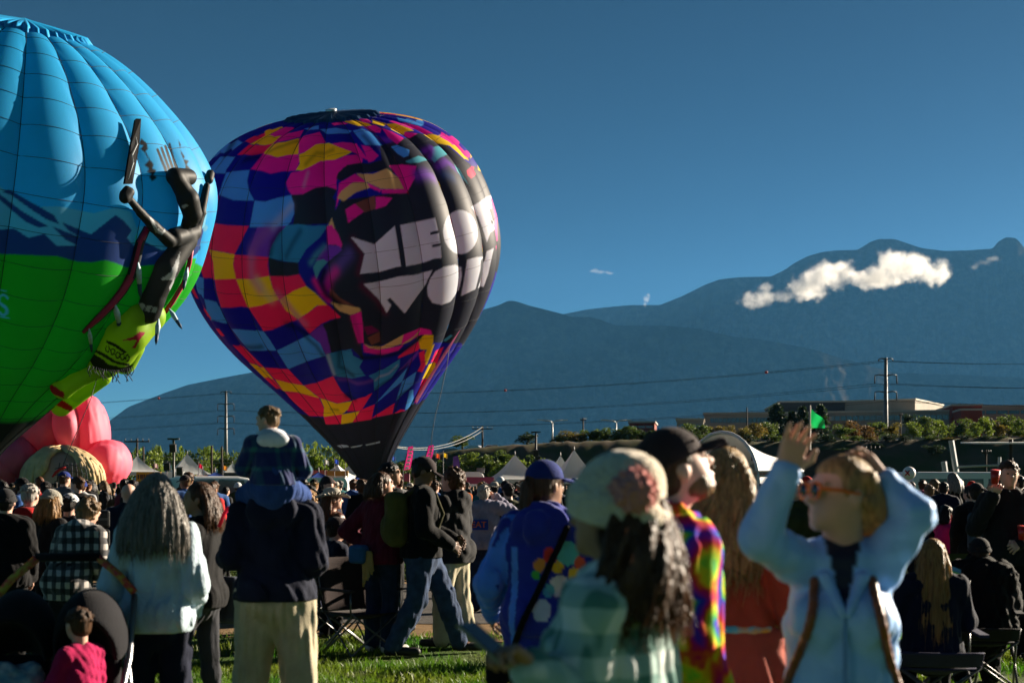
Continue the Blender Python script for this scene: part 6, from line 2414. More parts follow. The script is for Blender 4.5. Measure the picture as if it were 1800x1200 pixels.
    if hat == 'cap':
        a, b = cap_mesh(P, Q, h)
        c_ = kid('cap', a, hat_m)
        o = link_mesh('brim', b[0], b[1], hat_m, c_)
    elif hat == 'beanie':
        kid('beanie', beanie_mesh(P, Q, h), hat_m)
    elif hat == 'cowboy':
        c = P['head']
        Hh = lambda x, y, z: c + Q @ np.array([x, y, z])
        s = Sculpt()
        s.ball(Hh(0, -.01, .075), (.088, .105, .085), .02, rot=Q)
        s.ball(Hh(0, -.01, .165), (.03, .08, .03), .03, True, Q)
        for a in np.linspace(0, 2 * math.pi, 26, endpoint=False):
            r0, r1 = .085, .20
            s.cone(Hh(r0 * math.cos(a), r0 * 1.15 * math.sin(a), .045), Hh(r1 * .86 * math.cos(a), r1 * math.sin(a), .045 + .05 * math.cos(a) ** 2 - .02 * math.sin(a) ** 2), .012, .009, .015)
        kid('hat', s.skin(.009), hat_m)
    if eyes:
        c = P['head']
        Hh = lambda x, y, z: c + Q @ np.array([x, y, z])
        for q in (-1, 1):
            MB().sphere(tuple(Hh(q * .031, .094, .008)), .0085, 10, 8).build('eye', mat('eye_dark', (.02, .012, .01), .2, 0), root, True)
    return root, P, Q, kids


def world_pt(root, v):
    m = Matrix.Translation(root.location) @ Matrix.Rotation(root.rotation_euler.z, 4, 'Z') @ Matrix.Scale(root.scale[0], 4)
    return m @ Vector([float(q) for q in v])


def hug(o, pts, back, off=.007):
    """lay points on a garment, seen from the front or the back"""
    from mathutils.bvhtree import BVHTree
    me = o.data
    bv = BVHTree.FromPolygons([v.co for v in me.vertices], [p.vertices[:] for p in me.polygons])
    out = []
    for p in pts:
        y0 = -1.0 if back else 1.0
        hit = bv.ray_cast(Vector((p[0], y0, p[2])), Vector((0, -y0, 0)))
        out.append(np.array([p[0], hit[0].y + off * (-1 if back else 1), p[2]]) if hit[0] is not None else np.array(p, float))
    return out

# ------------------------------------------------------------------ patterned cloth
def plaid(name, base, dark, sx, sz, fx=.5, soft=.06, extra=None):
    m = bpy.data.materials.new(name)
    m.use_nodes = True
    nd, ln = m.node_tree.nodes, m.node_tree.links
    p = nd['Principled BSDF']
    p.inputs['Roughness'].default_value = .9
    p.inputs['Specular IOR Level'].default_value = .15
    p.inputs['Sheen Weight'].default_value = .3
    tc = nd.new('ShaderNodeTexCoord')
    nz = nd.new('ShaderNodeTexNoise'); nz.inputs['Scale'].default_value = 6
    ad = nd.new('ShaderNodeVectorMath'); ad.operation = 'MULTIPLY_ADD'
    ad.inputs[1].default_value = (.03, .03, .03)
    ln.new(tc.outputs['Object'], nz.inputs['Vector'])
    ln.new(nz.outputs['Color'], ad.inputs[0]); ln.new(tc.outputs['Object'], ad.inputs[2])
    sep = nd.new('ShaderNodeSeparateXYZ')
    ln.new(ad.outputs[0], sep.inputs[0])
    masks = []
    xy = nd.new('ShaderNodeMath'); xy.operation = 'MULTIPLY_ADD'; xy.inputs[1].default_value = .8
    ln.new(sep.outputs['Y'], xy.inputs[0]); ln.new(sep.outputs['X'], xy.inputs[2])
    for sock, per in ((xy.outputs[0], sx), (sep.outputs['Z'], sz)):
        w = nd.new('ShaderNodeMath'); w.operation = 'PINGPONG'; w.inputs[1].default_value = per / 2
        ln.new(sock, w.inputs[0])
        mr = nd.new('ShaderNodeMapRange')
        mr.inputs['From Min'].default_value = per / 2 * (fx - soft); mr.inputs['From Max'].default_value = per / 2 * (fx + soft)
        ln.new(w.outputs[0], mr.inputs['Value'])
        masks.append(mr.outputs[0])
    av = nd.new('ShaderNodeMath'); av.operation = 'ADD'
    ln.new(masks[0], av.inputs[0]); ln.new(masks[1], av.inputs[1])
    rp = nd.new('ShaderNodeValToRGB')
    rp.color_ramp.elements[0].color = (*dark, 1)
    rp.color_ramp.elements[1].color = (*base, 1)
    e = rp.color_ramp.elements.new(.5)
    e.color = (*(extra or tuple((a + b) / 2 for a, b in zip(base, dark))), 1)
    hv = nd.new('ShaderNodeMath'); hv.operation = 'MULTIPLY'; hv.inputs[1].default_value = .5
    ln.new(av.outputs[0], hv.inputs[0]); ln.new(hv.outputs[0], rp.inputs[0])
    ln.new(rp.outputs[0], p.inputs['Base Color'])
    return m


def tie_dye():
    m = bpy.data.materials.new('cloth_tie_dye')
    m.use_nodes = True
    nd, ln = m.node_tree.nodes, m.node_tree.links
    p = nd['Principled BSDF']
    p.inputs['Roughness'].default_value = .85
    p.inputs['Specular IOR Level'].default_value = .15
    tc = nd.new('ShaderNodeTexCoord')
    vo = nd.new('ShaderNodeTexVoronoi'); vo.inputs['Scale'].default_value = 5.6
    nz = nd.new('ShaderNodeTexNoise'); nz.inputs['Scale'].default_value = 13; nz.inputs['Detail'].default_value = 4
    ln.new(tc.outputs['Object'], vo.inputs['Vector']); ln.new(tc.outputs['Object'], nz.inputs['Vector'])
    ma = nd.new('ShaderNodeMath'); ma.operation = 'MULTIPLY_ADD'; ma.inputs[1].default_value = 2.1
    ln.new(vo.outputs['Distance'], ma.inputs[0])
    m2 = nd.new('ShaderNodeMath'); m2.operation = 'MULTIPLY'; m2.inputs[1].default_value = 1.1
    ln.new(nz.outputs['Fac'], m2.inputs[0]); ln.new(m2.outputs[0], ma.inputs[2])
    fr = nd.new('ShaderNodeMath'); fr.operation = 'FRACT'
    ln.new(ma.outputs[0], fr.inputs[0])
    rp = nd.new('ShaderNodeValToRGB')
    cols = [(.02, .03, .5), (.02, .35, .10), (.25, .55, .02), (.75, .55, .01), (.70, .10, .01), (.55, .01, .06), (.35, .01, .25), (.10, .02, .40)]
    rp.color_ramp.elements[0].color = (*cols[0], 1)
    rp.color_ramp.elements[1].color = (*cols[0], 1)
    for i, c in enumerate(cols[1:], 1):
        e = rp.color_ramp.elements.new(i / 8); e.color = (*c, 1)
    ln.new(fr.outputs[0], rp.inputs[0]); ln.new(rp.outputs[0], p.inputs['Base Color'])
    return m


def loc(px0, d0, face, H):
    """photo position -> the figure's own coordinates"""
    sc = H / HEAD_TOP
    c, s_ = math.cos(-R(face)), math.sin(-R(face))
    def f(px, py, dd=0.0):
        w = at(px, py, d0 + dd)
        x, y = w.x - gx(px0, d0), w.y - d0
        return np.array([c * x - s_ * y, s_ * x + c * y, w.z]) / sc
    return f


def top_h(py, d):
    return EYE + (856 - py) / FP * d


c_navy = fabric('navy', (.005, .008, .024))
c_black = fabric('black', (.004, .004, .005))
c_char = fabric('charcoal', (.013, .013, .015))
c_jean = fabric('denim', (.028, .050, .105), var=.3, scale=14)
c_jean_d = fabric('dark_denim', (.014, .022, .050), var=.3, scale=14)
c_khaki = fabric('khaki', (.42, .37, .26))
c_mint = fabric('pale_mint', (.47, .58, .66), bump=.35, bscale=60)
c_maroon = fabric('maroon', (.085, .006, .018))
c_rust = fabric('rust', (.30, .050, .028))
c_lilac = fabric('lilac_grey', (.24, .23, .31))
c_red = fabric('red', (.40, .012, .010))
c_grey = fabric('grey', (.12, .12, .125))
c_brownl = mat('brown_leather', (.075, .025, .012), .38, .3, 10, .4, 25, spec=.5)
c_royal = fabric('royal_blue', (.010, .025, .30))
c_sky = mat('cloth_sky_shell', (.28, .52, .95), .5, .05, 8, .25, 22, sheen=.1, spec=.35)
c_pink = fabric('pink', (.58, .012, .12))
c_shoe = mat('dark_shoe', (.015, .013, .012), .6, .2, 20)
c_shoe_w = mat('pale_shoe', (.45, .43, .40), .6, .2, 20)
c_cream_knit = mat('cream_knit', (.68, .58, .44), .95, .1, 20, .8, 55, sheen=.4)
c_tan_knit = mat('tan_knit', (.26, .24, .19), .95, .1, 20, .8, 55, sheen=.4)
c_capw = fabric('white_cap', (.55, .56, .58))
c_capblue = fabric('blue_cap', (.010, .025, .16))
c_capdark = fabric('brown_cap', (.030, .020, .022))
c_capmust = fabric('mustard_cap', (.42, .26, .03))
c_felt = fabric('pale_felt', (.36, .33, .28), bump=.1)
c_olive = fabric('olive', (.040, .042, .016))
c_green_pl = plaid('cloth_green_plaid', (.72, .75, .74), (.085, .22, .19), .14, .12, .5, .05, (.34, .48, .45))
c_bw_pl = plaid('cloth_black_white_plaid', (.42, .38, .36), (.014, .014, .016), .10, .11, .5, .06, (.05, .05, .055))
c_tartan = plaid('cloth_navy_green_plaid', (.008, .018, .10), (.025, .15, .15), .21, .19, .24, .08, (.014, .055, .12))
c_tie = tie_dye()

# ------------------------------------------------------------------ the figures one can name
# long-haired woman in the pale sweatshirt, back to us
H = top_h(832, 7.8)
person('person', 276, 7.8, H, 0, 'woman with long grey hair in pale mint sweatshirt, back turned', fem=True, g=1.0, h=.011,
       P=pose(el=((-.245, -.05, 1.10), (.235, -.05, 1.10)), wr=((-.17, .14, .93), (.17, .14, .93))), top='sweatshirt', top_mat=c_mint, hem=.84, loose=.030, wr_amp=.008,
       pants=c_navy, shoes=c_shoe, hair=('long', .36, .24), hair_m='grey', seed=4, pitch=6)

# man carrying the child
d, face = 8.3, 3
man, mp, mq, _ = person('person', 484, d, 1.80, face, 'man in navy hoodie and khaki trousers carrying a child on his shoulders', g=1.0, h=.011,
       P=pose(el=((-.245, -.05, 1.15), (.225, -.04, 1.12)), wr=((-.20, .20, 1.34), (.15, .22, 1.32)), hip=((-.10, 0, .93), (.10, 0, .93)), kn=((-.14, .03, .50), (.13, .02, .50)), an=((-.16, -.02, .085), (.15, -.02, .085))), top='hoodie', top_mat=c_navy, hem=.91, loose=.027, hood=True, wr_amp=.011,
       pants=c_khaki, pant_loose=.036, flare=.03, shoes=c_shoe, hair=('short', .1), hair_m='dark', seed=8, pitch=-12)
# the child
Hc = .98
lc = loc(480, 8.16, 8, Hc)
kp = pose()
seat_z = 1.60 / (Hc / HEAD_TOP)
dz = seat_z - .93
kp = pose(pelvis=(0, 0, .95 + dz), chest=(0, .05, 1.23 + dz), neck=(-.02, .08, 1.42 + dz), head=(-.05, .10, 1.60 + dz), sh=((-.20, .03, 1.36 + dz), (.19, .03, 1.36 + dz)),
          el=((-.31, .10, 1.12 + dz), (.31, .08, 1.10 + dz)), wr=((-.22, .30, 1.10 + dz), (.20, .30, 1.08 + dz)), hip=((-.12, .03, .93 + dz), (.12, .03, .93 + dz)),
          kn=((-.27, .30, .84 + dz), (.27, .30, .84 + dz)), an=((-.25, .42, .50 + dz), (.24, .42, .50 + dz)), toe=((-.25, .56, .46 + dz), (.24, .56, .46 + dz)))
kid_, kp_, kq_, kk_ = person('person', 480, 8.16, Hc, 8, 'small boy in dark plaid jacket riding on the man\'s shoulders', P=kp, yaw=62, pitch=-8, hs=1.14, g=1.04, h=.011, top='jacket', top_mat=c_tartan, hem=.95 + dz, loose=.045, sit_hem=True,
       pants=fabric('bright_denim', (.02, .055, .20), var=.2), pant_loose=.05, shoes=c_shoe, hair=('short', .1), hair_m='sandy', seed=12, curl=(.7, .7))
s = Sculpt()   # pale hood lying round his neck
for a in np.linspace(0, 2 * math.pi, 12, endpoint=False):
    f_ = lambda t: kp['neck'] + np.array([.105 * math.cos(t), .085 * math.sin(t), .01 - .04 * math.sin(t)])
    s.cone(f_(a), f_(a + .53), .052, None, .03)
s.ball(kp['neck'] + [.02, -.13, -.01], (.16, .075, .095), .03)
s.wrinkle(.006, 30, 3)
link_mesh('hood', *s.skin(.011), fabric('white_fleece', (.68, .70, .76)), kid_)

# dark-haired woman between them
person('person', 352, 9.6, top_h(848, 9.6), 75, 'dark-haired woman in black jacket and grey leggings, face turned left', fem=True, yaw=22, g=1.0, h=.012, P=pose(kn=((-.10, .14, .52), (.10, -.02, .50)), an=((-.10, .02, .14), (.10, -.06, .085)), toe=((-.11, .18, .05), (.11, .10, .04)), el=((-.25, .05, 1.16), (.25, -.02, 1.13)), wr=((-.16, .26, 1.20), (.2, .12, .92))),
       top_mat=c_black, hem=.84, loose=.035, pants=fabric('grey_leggings', (.035, .037, .045)), pant_loose=.006, flare=0, shoes=c_shoe, hair=('long', .22), hair_m='brown', skin='tan', seed=15, curl=(.8, .4))

# toddler in pink
person('person', 140, 7.2, top_h(1058, 7.2) * .93, 60, 'toddler in a pink coat beside the double stroller', g=1.08, h=.013, hs=1.32, yaw=-10, P=pose(el=((-.22, .10, 1.12), (.22, 0, 1.12)), wr=((-.20, .30, 1.05), (.22, .1, .92))),
       top='coat', top_mat=fabric('magenta', (.36, .006, .07)), hem=.50, loose=.035, pants=c_char, shoes=c_shoe, hair=('short', .1), hair_m='brown', seed=17)

# left group
person('person', 52, 13.5, top_h(851, 13.5), -12, 'white-haired man in black jacket with red hood, at left', g=1.22, h=.014, detail=False, top_mat=c_black, hem=.80, loose=.04, hood=False, pants=c_black, shoes=c_shoe, hair_m='white', pitch=-8, seed=20)
o = bpy.context.scene.objects[-1] if False else None
redhood = [x for x in bpy.data.objects if x.get('label', '').startswith('white-haired man in black')][0]
s = Sculpt()
for a in np.linspace(math.pi * .95, math.pi * 2.05, 9):
    s.cone(POSE['neck'] + np.array([.085 * math.cos(a), .09 * math.sin(a) - .01, .01]), POSE['neck'] + np.array([.085 * math.cos(a + .38), .09 * math.sin(a + .38) - .01, .01]), .034, None, .02)
s.ball(np.array(POSE['neck']) + [0, -.11, -.05], (.13, .05, .09), .03)
link_mesh('hood', *s.skin(.012), c_red, redhood)
person('person', 10, 12.5, top_h(862, 12.5), 10, 'person in dark beanie cut by the left edge', g=1.15, h=.014, detail=False, top_mat=c_black, hem=.80, loose=.04, pants=c_black, shoes=c_shoe, hair=('short', .1), hair_m='dark', hat='beanie', hat_m=fabric('dark_beanie', (.02, .02, .022)), seed=22)
person('person', 88, 13.0, top_h(864, 13.0), -35, 'woman in tan knitted beanie looking down, at left', fem=True, g=1.05, h=.013, detail=True, pitch=-28, top_mat=c_char, hem=.80, loose=.035, pants=c_black, shoes=c_shoe, hair=('long', .20), hair_m='golden', hat='beanie', hat_m=c_tan_knit, seed=24)
person('person', 122, 13.8, top_h(869, 13.8), -15, 'person in white cap and dark jacket, back turned, at left', g=1.1, h=.013, detail=False, pitch=-10, top_mat=fabric('ink', (.012, .014, .022)), hem=.82, loose=.035, pants=c_black, shoes=c_shoe, hair_m='dark', hat='cap', hat_m=c_capw, seed=26)
person('person', 118, 11.4, 1.56, -25, 'curly-haired person in black and white plaid jacket bending behind the stroller', g=1.05, h=.012, P=lean(pose(el=((-.26, .06, 1.14), (.26, .06, 1.14)), wr=((-.2, .26, 1.0), (.2, .26, 1.0))), .95, .42), pitch=-25, top='shirt', top_mat=c_bw_pl, hem=.78, loose=.04, hood=True, pants=c_char, shoes=c_shoe, hair=('curly', .1), hair_m='sandy', seed=28)
person('person', 226, 15.0, top_h(850, 15), -8, 'bald man in navy jacket left of the long-haired woman', g=1.2, h=.014, detail=True, top_mat=c_navy, hem=.80, loose=.035, collar=True, pants=c_jean_d, shoes=c_shoe, hair=None, seed=30)

# right of the man with the child
person('person', 583, 15.0, top_h(860, 15), -50, 'woman in pale cowboy hat and brown leather jacket', fem=True, g=1.05, h=.012, yaw=-20, P=pose(el=((-.24, .06, 1.13), (.24, .06, 1.13)), wr=((-.12, .28, 1.05), (.12, .28, 1.05))), top_mat=c_brownl, hem=.82, loose=.03, wr_amp=.010, pants=c_black, shoes=c_shoe, hair=('long', .30), hair_m='auburn', hat='cowboy', hat_m=c_felt, seed=32)
person('person', 543, 15.8, top_h(862, 15.8), 10, 'blonde curly-haired woman behind the man with the child', fem=True, h=.013, detail=False, top_mat=c_black, hem=.80, loose=.03, pants=c_black, shoes=c_shoe, hair=('curly', .1), hair_m='golden', seed=34)
person('person', 670, 13.7, top_h(830, 13.7), -40, 'brown-haired woman in maroon sweater with hand on hip', fem=True, g=1.12, h=.012, yaw=-25, P=pose(el=((-.38, -.10, 1.17), (.25, 0, 1.13)), wr=((-.17, -.02, 1.02), (.2, .16, .95))), top='sweater', top_mat=c_maroon, hem=.86, loose=.035, pants=c_jean_d, shoes=c_shoe_w, hair=('long', .13), hair_m='brown', seed=36)
person('person', 684, 15.8, top_h(813, 15.8), -60, 'dark-haired man glancing right behind the maroon sweater', g=1.1, h=.013, yaw=-20, top_mat=c_black, hem=.84, loose=.03, pants=c_black, shoes=c_shoe, hair_m='dark', skin='tan', seed=38)
Hm = top_h(800, 13.6) - .03
capman, cp, cq, _ = person('person', 742, 13.6, Hm, -78, 'man in dark cap, black sweater and jeans striding with olive backpack', g=1.18, h=.012, pitch=-22, yaw=-6, skin='brown',
       P=pose(kn=((-.11, .22, .52), (.11, -.06, .50)), an=((-.12, .36, .085), (.12, -.28, .085)), toe=((-.13, .52, .04), (.13, -.12, .04)), pelvis=(0, 0, .93), hip=((-.095, .03, .91), (.095, -.03, .91)), el=((-.25, .02, 1.14), (.27, -.02, 1.12)), wr=((-.12, .30, 1.02), (.20, .22, .98))),
       top='sweater', top_mat=c_black, hem=.86, loose=.03, pants=c_jean, pant_loose=.022, flare=.004, shoes=c_shoe, hair_m='dark', hat='cap', hat_m=c_capdark, seed=40)
person('person', 796, 14.2, top_h(822, 14.2), 62, 'young man in charcoal hoodie and pale khaki trousers facing left', g=1.02, h=.012, P=pose(el=((-.25, .04, 1.13), (.25, .02, 1.13)), wr=((-.10, .26, 1.08), (.10, .26, 1.05)), kn=((-.10, .06, .5), (.10, -.02, .5)), an=((-.1, .06, .085), (.1, -.12, .085)), toe=((-.11, .22, .04), (.11, .04, .04))),
       top='hoodie', top_mat=c_char, hem=.82, loose=.04, hood=True, pants=c_khaki, pant_loose=.03, flare=.02, shoes=c_shoe, hair=('curly', .1), hair_m='brown', seed=42)
H = top_h(852, 18.2)
l = loc(850, 18.2, 0, H)
eat, _, _, _ = person('person', 850, 18.2, H, 0, 'white-haired man in lilac sweater shading his eyes, back turned', g=1.12, h=.013, detail=False, P=pose(sh=((-.18, -.01, 1.405), (.19, 0, 1.43)), el=((-.26, .08, 1.18), (.40, .02, 1.36)), wr=((-.16, .28, 1.2), (.16, .14, 1.57))),
       top='sweater', top_mat=c_lilac, hem=.86, loose=.04, pants=c_jean_d, pant_loose=.025, shoes=c_shoe, hair_m='white', seed=44)
MB().box((-.06, -.186, 1.20), (.25, .012, .14)).build('blue_patch', fabric('patch_blue', (.02, .05, .28)), eat)
text_mesh('lettering', 'EAT', .115, fabric('patch_orange', (.65, .16, .02)), eat, (-.06, -.196, 1.20), (R(90), 0, 0))
person('person', 894, 21, top_h(850, 21), 20, 'man in olive shirt and dark cap right of the shaded white-haired man', g=1.1, h=.015, detail=False, top_mat=c_olive, pants=c_black, shoes=c_shoe, hair_m='dark', hat='cap', hat_m=c_capdark, seed=46)

# blue cap
H = top_h(806, 7.4) - .02
blue, bp, bq, bkids = person('person', 958, 7.4, H, -12, 'woman in blue cap and royal blue jacket with colourful patches, back turned', fem=True, g=1.04, h=.011, yaw=-38, P=pose(el=((-.29, -.02, 1.10), (.27, .0, 1.12)), wr=((-.31, .16, .94), (.22, .2, .95))), top_mat=c_royal, hem=.62, loose=.040, hood=True, wr_amp=.010, pants=c_black, shoes=c_shoe, hair=('ponytail', .17), hair_m='brown', hat='cap', hat_m=c_capblue, skin='tan', seed=48)


def paint_cloth(o, base, ops):
    me = o.data
    v = np.empty(len(me.vertices) * 3)
    me.vertices.foreach_get('co', v)
    v = v.reshape(-1, 3)
    c = np.tile(np.array(base, float), (len(v), 1))
    for fn, col in ops:
        c[fn(v)] = col
    at_ = me.color_attributes.new('print_colour', 'FLOAT_COLOR', 'POINT')
    at_.data.foreach_set('color', np.concatenate([c, np.ones((len(c), 1))], 1).astype(np.float32).ravel())


def near_seg(a, b, r):
    a, b = np.array(a), np.array(b)
    def f(v):
        u = b - a
        t = np.clip(((v - a) @ u) / (u @ u), 0, 1)
        return np.linalg.norm(v - a - t[:, None] * u, axis=1) < r
    return f


def blob(x, z, rx, rz):
    return lambda v: (((v[:, 0] - x) / rx) ** 2 + ((v[:, 2] - z) / rz) ** 2 < 1) & (v[:, 1] < 0)


ops_ = [(near_seg(bp['sh'][0], bp['el'][0], .094), (.06, .22, .80)), (near_seg(bp['el'][0], bp['wr'][0], .09), (.06, .22, .80)), (lambda v: (v[:, 0] < -.12) & (v[:, 0] > -.16) & (v[:, 1] < 0) & (v[:, 2] < 1.30), (.08, .26, .80))]
for x, z, r_, c_ in [(.05, 1.26, .035, (.6, .04, .02)), (.00, 1.21, .032, (.65, .25, .03)), (-.02, 1.16, .022, (.05, .4, .05)), (.09, 1.20, .026, (.7, .5, .02)), (.14, 1.27, .055, (.08, .45, .45)), (.17, 1.16, .032, (.65, .5, .04)), (.10, 1.10, .05, (.55, .6, .65)), (.05, 1.08, .028, (.08, .4, .5)), (.15, 1.03, .045, (.50, .6, .65)), (.20, 1.22, .03, (.6, .1, .05)), (.02, .98, .05, (.45, .55, .65))]:
    ops_.append((blob(x, z, r_, r_ * 1.15), c_))
paint_cloth(bkids['jacket'], (.010, .025, .30), ops_)
bkids['jacket'].data.materials[0] = mat('cloth_printed_blue', (1, 1, 1), .85, .12, 9, .25, 120, sheen=.25, spec=.2, attr='print_colour')

# bobble hat, nearest
d = 3.5
H = top_h(818, d) - .01
FB = 60
l = loc(1085, d, FB, H)
wp = pose(el=(tuple(l(1012, 1225, -.16)), (.26, .02, 1.08)), wr=(tuple(l(935, 1172, -.24)), (.12, .26, 1.0)))
bob, bp2, bq2, bk2 = person('person', 1085, d, H, FB, 'woman in cream bobble hat and green plaid shirt holding a phone, nearest', fem=True, g=1.0, h=.011, P=wp, yaw=-4, pitch=2, roll=4, top='shirt', top_mat=c_green_pl, hem=.80, loose=.03, collar=True, wr_amp=.010, pants=c_jean_d, shoes=c_shoe, hair=('wavy', .30, .16), hair_m='brown', skin='tan', seed=50, curl=(.9, .5), hand_up=((-.4, .3, .9), (1, .2, .2)))
c = bp2['head']
Hh = lambda x, y, z: c + bq2 @ np.array([x, y, z])
s = Sculpt()
s.ball(Hh(.0, -.018, .052), (.112, .122, .112), .02, rot=bq2)
s.ball(Hh(0, -.045, .105), (.08, .085, .06), .03, rot=bq2)
s.keep(Hh(0, 0, -.045), bq2 @ np.array([0, .25, -1.0]), .015)
for row, (rz, rr0) in enumerate(((-.012, .107), (.012, .109), (.034, .108))):
    for a in np.linspace(0, 2 * math.pi, 26, endpoint=False):
        f_ = lambda t: Hh(rr0 * math.cos(t), -.020 + rr0 * 1.09 * math.sin(t), rz + .028 * math.sin(t))
        s.cone(f_(a), f_(a + .25), .019, None, .012)
s.wrinkle(.003, 60, 8)
hat_o = link_mesh('bobble_hat', *s.skin(.011), c_cream_knit, bob)
s = Sculpt()
pc = Hh(-.075, -.10, .058)
s.ball(pc, .054, .01)
rr_ = np.random.default_rng(2)
for k in range(420):
    v = rr_.normal(size=3); v /= np.linalg.norm(v)
    s.cone(pc + v * .05, pc + v * rr_.uniform(.060, .068), .005, .003, .003)
link_mesh('pompom', *s.skin(.006), fabric('dusty_pink', (.60, .24, .22), var=.05), hat_o)

# tie-dye man
d = 4.45
H = top_h(740, d) - .03
tie, tp, tq, _ = person('person', 1172, d, H, -72, 'bearded man in tie-dye shirt and dark cap looking up to the right', g=1.10, h=.011, pitch=24, yaw=-6, P=pose(head=(0, .03, 1.62)), top='shirt', top_mat=c_tie, hem=.70, loose=.035, collar=True, wr_amp=.009, pants=c_jean_d, shoes=c_shoe, hair_m='brown', hat='cap', hat_m=c_capdark, seed=52, eyes=True)
c = tp['head']
Hh2 = lambda x, y, z: c + tq @ np.array([x, y, z])
s = Sculpt()
s.ball(Hh2(0, .050, -.082), (.050, .040, .034), .02, rot=tq)
s.ball(Hh2(-.048, .022, -.058), (.016, .046, .040), .02, rot=tq)
s.ball(Hh2(.048, .022, -.058), (.016, .046, .040), .02, rot=tq)
s.ball(Hh2(0, .104, -.040), (.032, .012, .010), .012, rot=tq)
s.ball(Hh2(0, .108, -.060), (.022, .014, .009), .008, True, tq)
for k in range(90):
    v = rr_.normal(size=3); v[2] = -abs(v[2]); v /= np.linalg.norm(v)
    q = Hh2(v[0] * .050, .048 + v[1] * .040, -.080 + v[2] * .030)
    s.cone(q, q + tq @ np.array([v[0] * .01, v[1] * .012, v[2] * .014]), .007, .003, .004)
link_mesh('beard', *s.skin(.009), HAIRM['sandy'], tie)

# long-haired woman in rust
d = 5.7
H = top_h(788, d)
rust, rp2, _, _ = person('person', 1276, d, H, -25, 'woman with long blonde hair and rust jacket tied at the waist, back turned', fem=True, g=1.05, h=.011, yaw=-10, P=pose(el=((-.27, 0, 1.13), (.27, 0, 1.13)), wr=((-.2, .16, .95), (.2, .18, .97))), top='jacket', top_mat=c_rust, hem=.98, loose=.03, pants=c_black, pant_loose=.008, flare=0, shoes=c_shoe, hair=('wavy', .44, .2), hair_m='blonde', seed=54)
s = Sculpt()
for k in range(44):
    a = 2 * math.pi * k / 44
    r0, r1 = .180, .25 + .05 * math.sin(k * 2.3) + (.06 if -1.2 < a - math.pi * 1.8 < 1.2 else 0)
    s.cone((r0 * math.cos(a), r0 * .78 * math.sin(a), 1.0), (r1 * math.cos(a), r1 * .85 * math.sin(a), .70 + .05 * math.sin(k * 1.7)), .026, .020, .03)
s.ball((.19, -.02, .99), (.05, .05, .05), .03)
link_mesh('tied_jacket', *s.skin(.012), fabric('faded_rust', (.34, .07, .045)), rust)
s = Sculpt()
for k in range(16):
    a = 2 * math.pi * k / 16
    s.cone((.192 * math.cos(a), .145 * math.sin(a), 1.03), (.192 * math.cos(a + .4), .145 * math.sin(a + .4), 1.03), .020, None, .01)
link_mesh('belt', *s.skin(.011), mat('bright_belt', (.65, .30, .02), .7, .3, 14, .2, 40, color2=(.10, .45, .55)), rust)

# woman in pale blue with orange sunglasses
d = 4.1
H = top_h(800, d) * .978
l = loc(1478, d, 172, H)
zp = pose(head=(.0, .03, 1.655), neck=(0, -.005, 1.475), sh=((-.165, 0, 1.41), (.165, 0, 1.41)))
zp['sh'] = (l(1552, 992), l(1408, 995))
zp['el'] = (l(1606, 905, -.06), l(1336, 945, -.12))
zp['wr'] = (l(1556, 850, -.02), l(1378, 832, -.16))
skyw, sp, sq, sky_kids = person('person', 1478, d, H, 172, 'woman in pale blue zip jacket and orange sunglasses raising both arms', fem=True, g=.94, h=.011, P=zp, yaw=-64, pitch=4, top='jacket', top_mat=c_sky, hem=.62, loose=.022, wr_amp=.005, wr_an=(.9, .9, 1.0), pants=c_jean_d, shoes=c_shoe, hair=('short', .1), hair_m='golden', seed=56, curl=(.5, .22), hand_up=((0, -.6, .8), (.3, -1, .1)))
c = sp['head']
Hh3 = lambda x, y, z: c + sq @ np.array([x, y, z])
s = Sculpt()
s.ball(Hh3(0, -.008, .032), (.084, .104, .094), .02, rot=sq)
s.ball(Hh3(0, -.065, -.04), (.062, .055, .07), .03, rot=sq)
s.slab(Hh3(0, .11, -.05), (.085, .065, .11), .02, .02, sq, True)
for k in range(40):
    a = rr_.uniform(0, 6.28)
    z0 = rr_.uniform(-.02, .09)
    p0_ = Hh3(.085 * math.sin(a), -.03 - .06 * abs(math.cos(a)), z0)
    p1_ = Hh3(.03 * math.sin(a), -.105, -.06 - rr_.uniform(0, .05))
    s.path([p0_, (p0_ + p1_) / 2 + sq @ np.array([.012 * math.sin(a), -.02, 0]), p1_], [.012, .014, .009], .008)
for k in range(14):
    a = rr_.uniform(-1, 1)
    s.path([Hh3(.02 * a, -.11, -.05), Hh3(.05 * a, -.13, -.12), Hh3(.06 * a, -.12, -.20)], [.02, .018, .006], .01)
bpy.data.objects.remove(sky_kids['hair'])
link_mesh('hair', *s.skin(.009), HAIRM['blonde'], skyw)
# front zip, strap
MB().box((0, .150, 1.00), (.010, .012, .60)).build('zip', fabric('zip_blue', (.12, .28, .6)), skyw)
paint_cloth(sky_kids['jacket'], (.28, .52, .95), [(lambda v: (v[:, 1] > .02) & (v[:, 2] > 1.30) & (np.abs(v[:, 0]) < (v[:, 2] - 1.30) * .24), (.008, .010, .03)), (lambda v: (np.abs(v[:, 0]) < .006) & (v[:, 1] > 0) & (v[:, 2] < 1.26), (.12, .28, .62))])
sky_kids['jacket'].data.materials[0] = mat('cloth_sky_shell_print', (1, 1, 1), .5, .05, 8, .3, 22, sheen=.1, spec=.3, attr='print_colour')
for q in (-1, 1):
    s = Sculpt().path(hug(sky_kids['jacket'], [(q * (.008 + .045 * f), 0, 1.31 + .10 * f) for f in np.linspace(0, 1, 6)], False, .006) + [np.array((q * .078, .02, 1.445))], [.012, .014, .016, .018, .019, .02, .02], .008)
    link_mesh('collar', *s.skin(.008), c_sky, skyw)
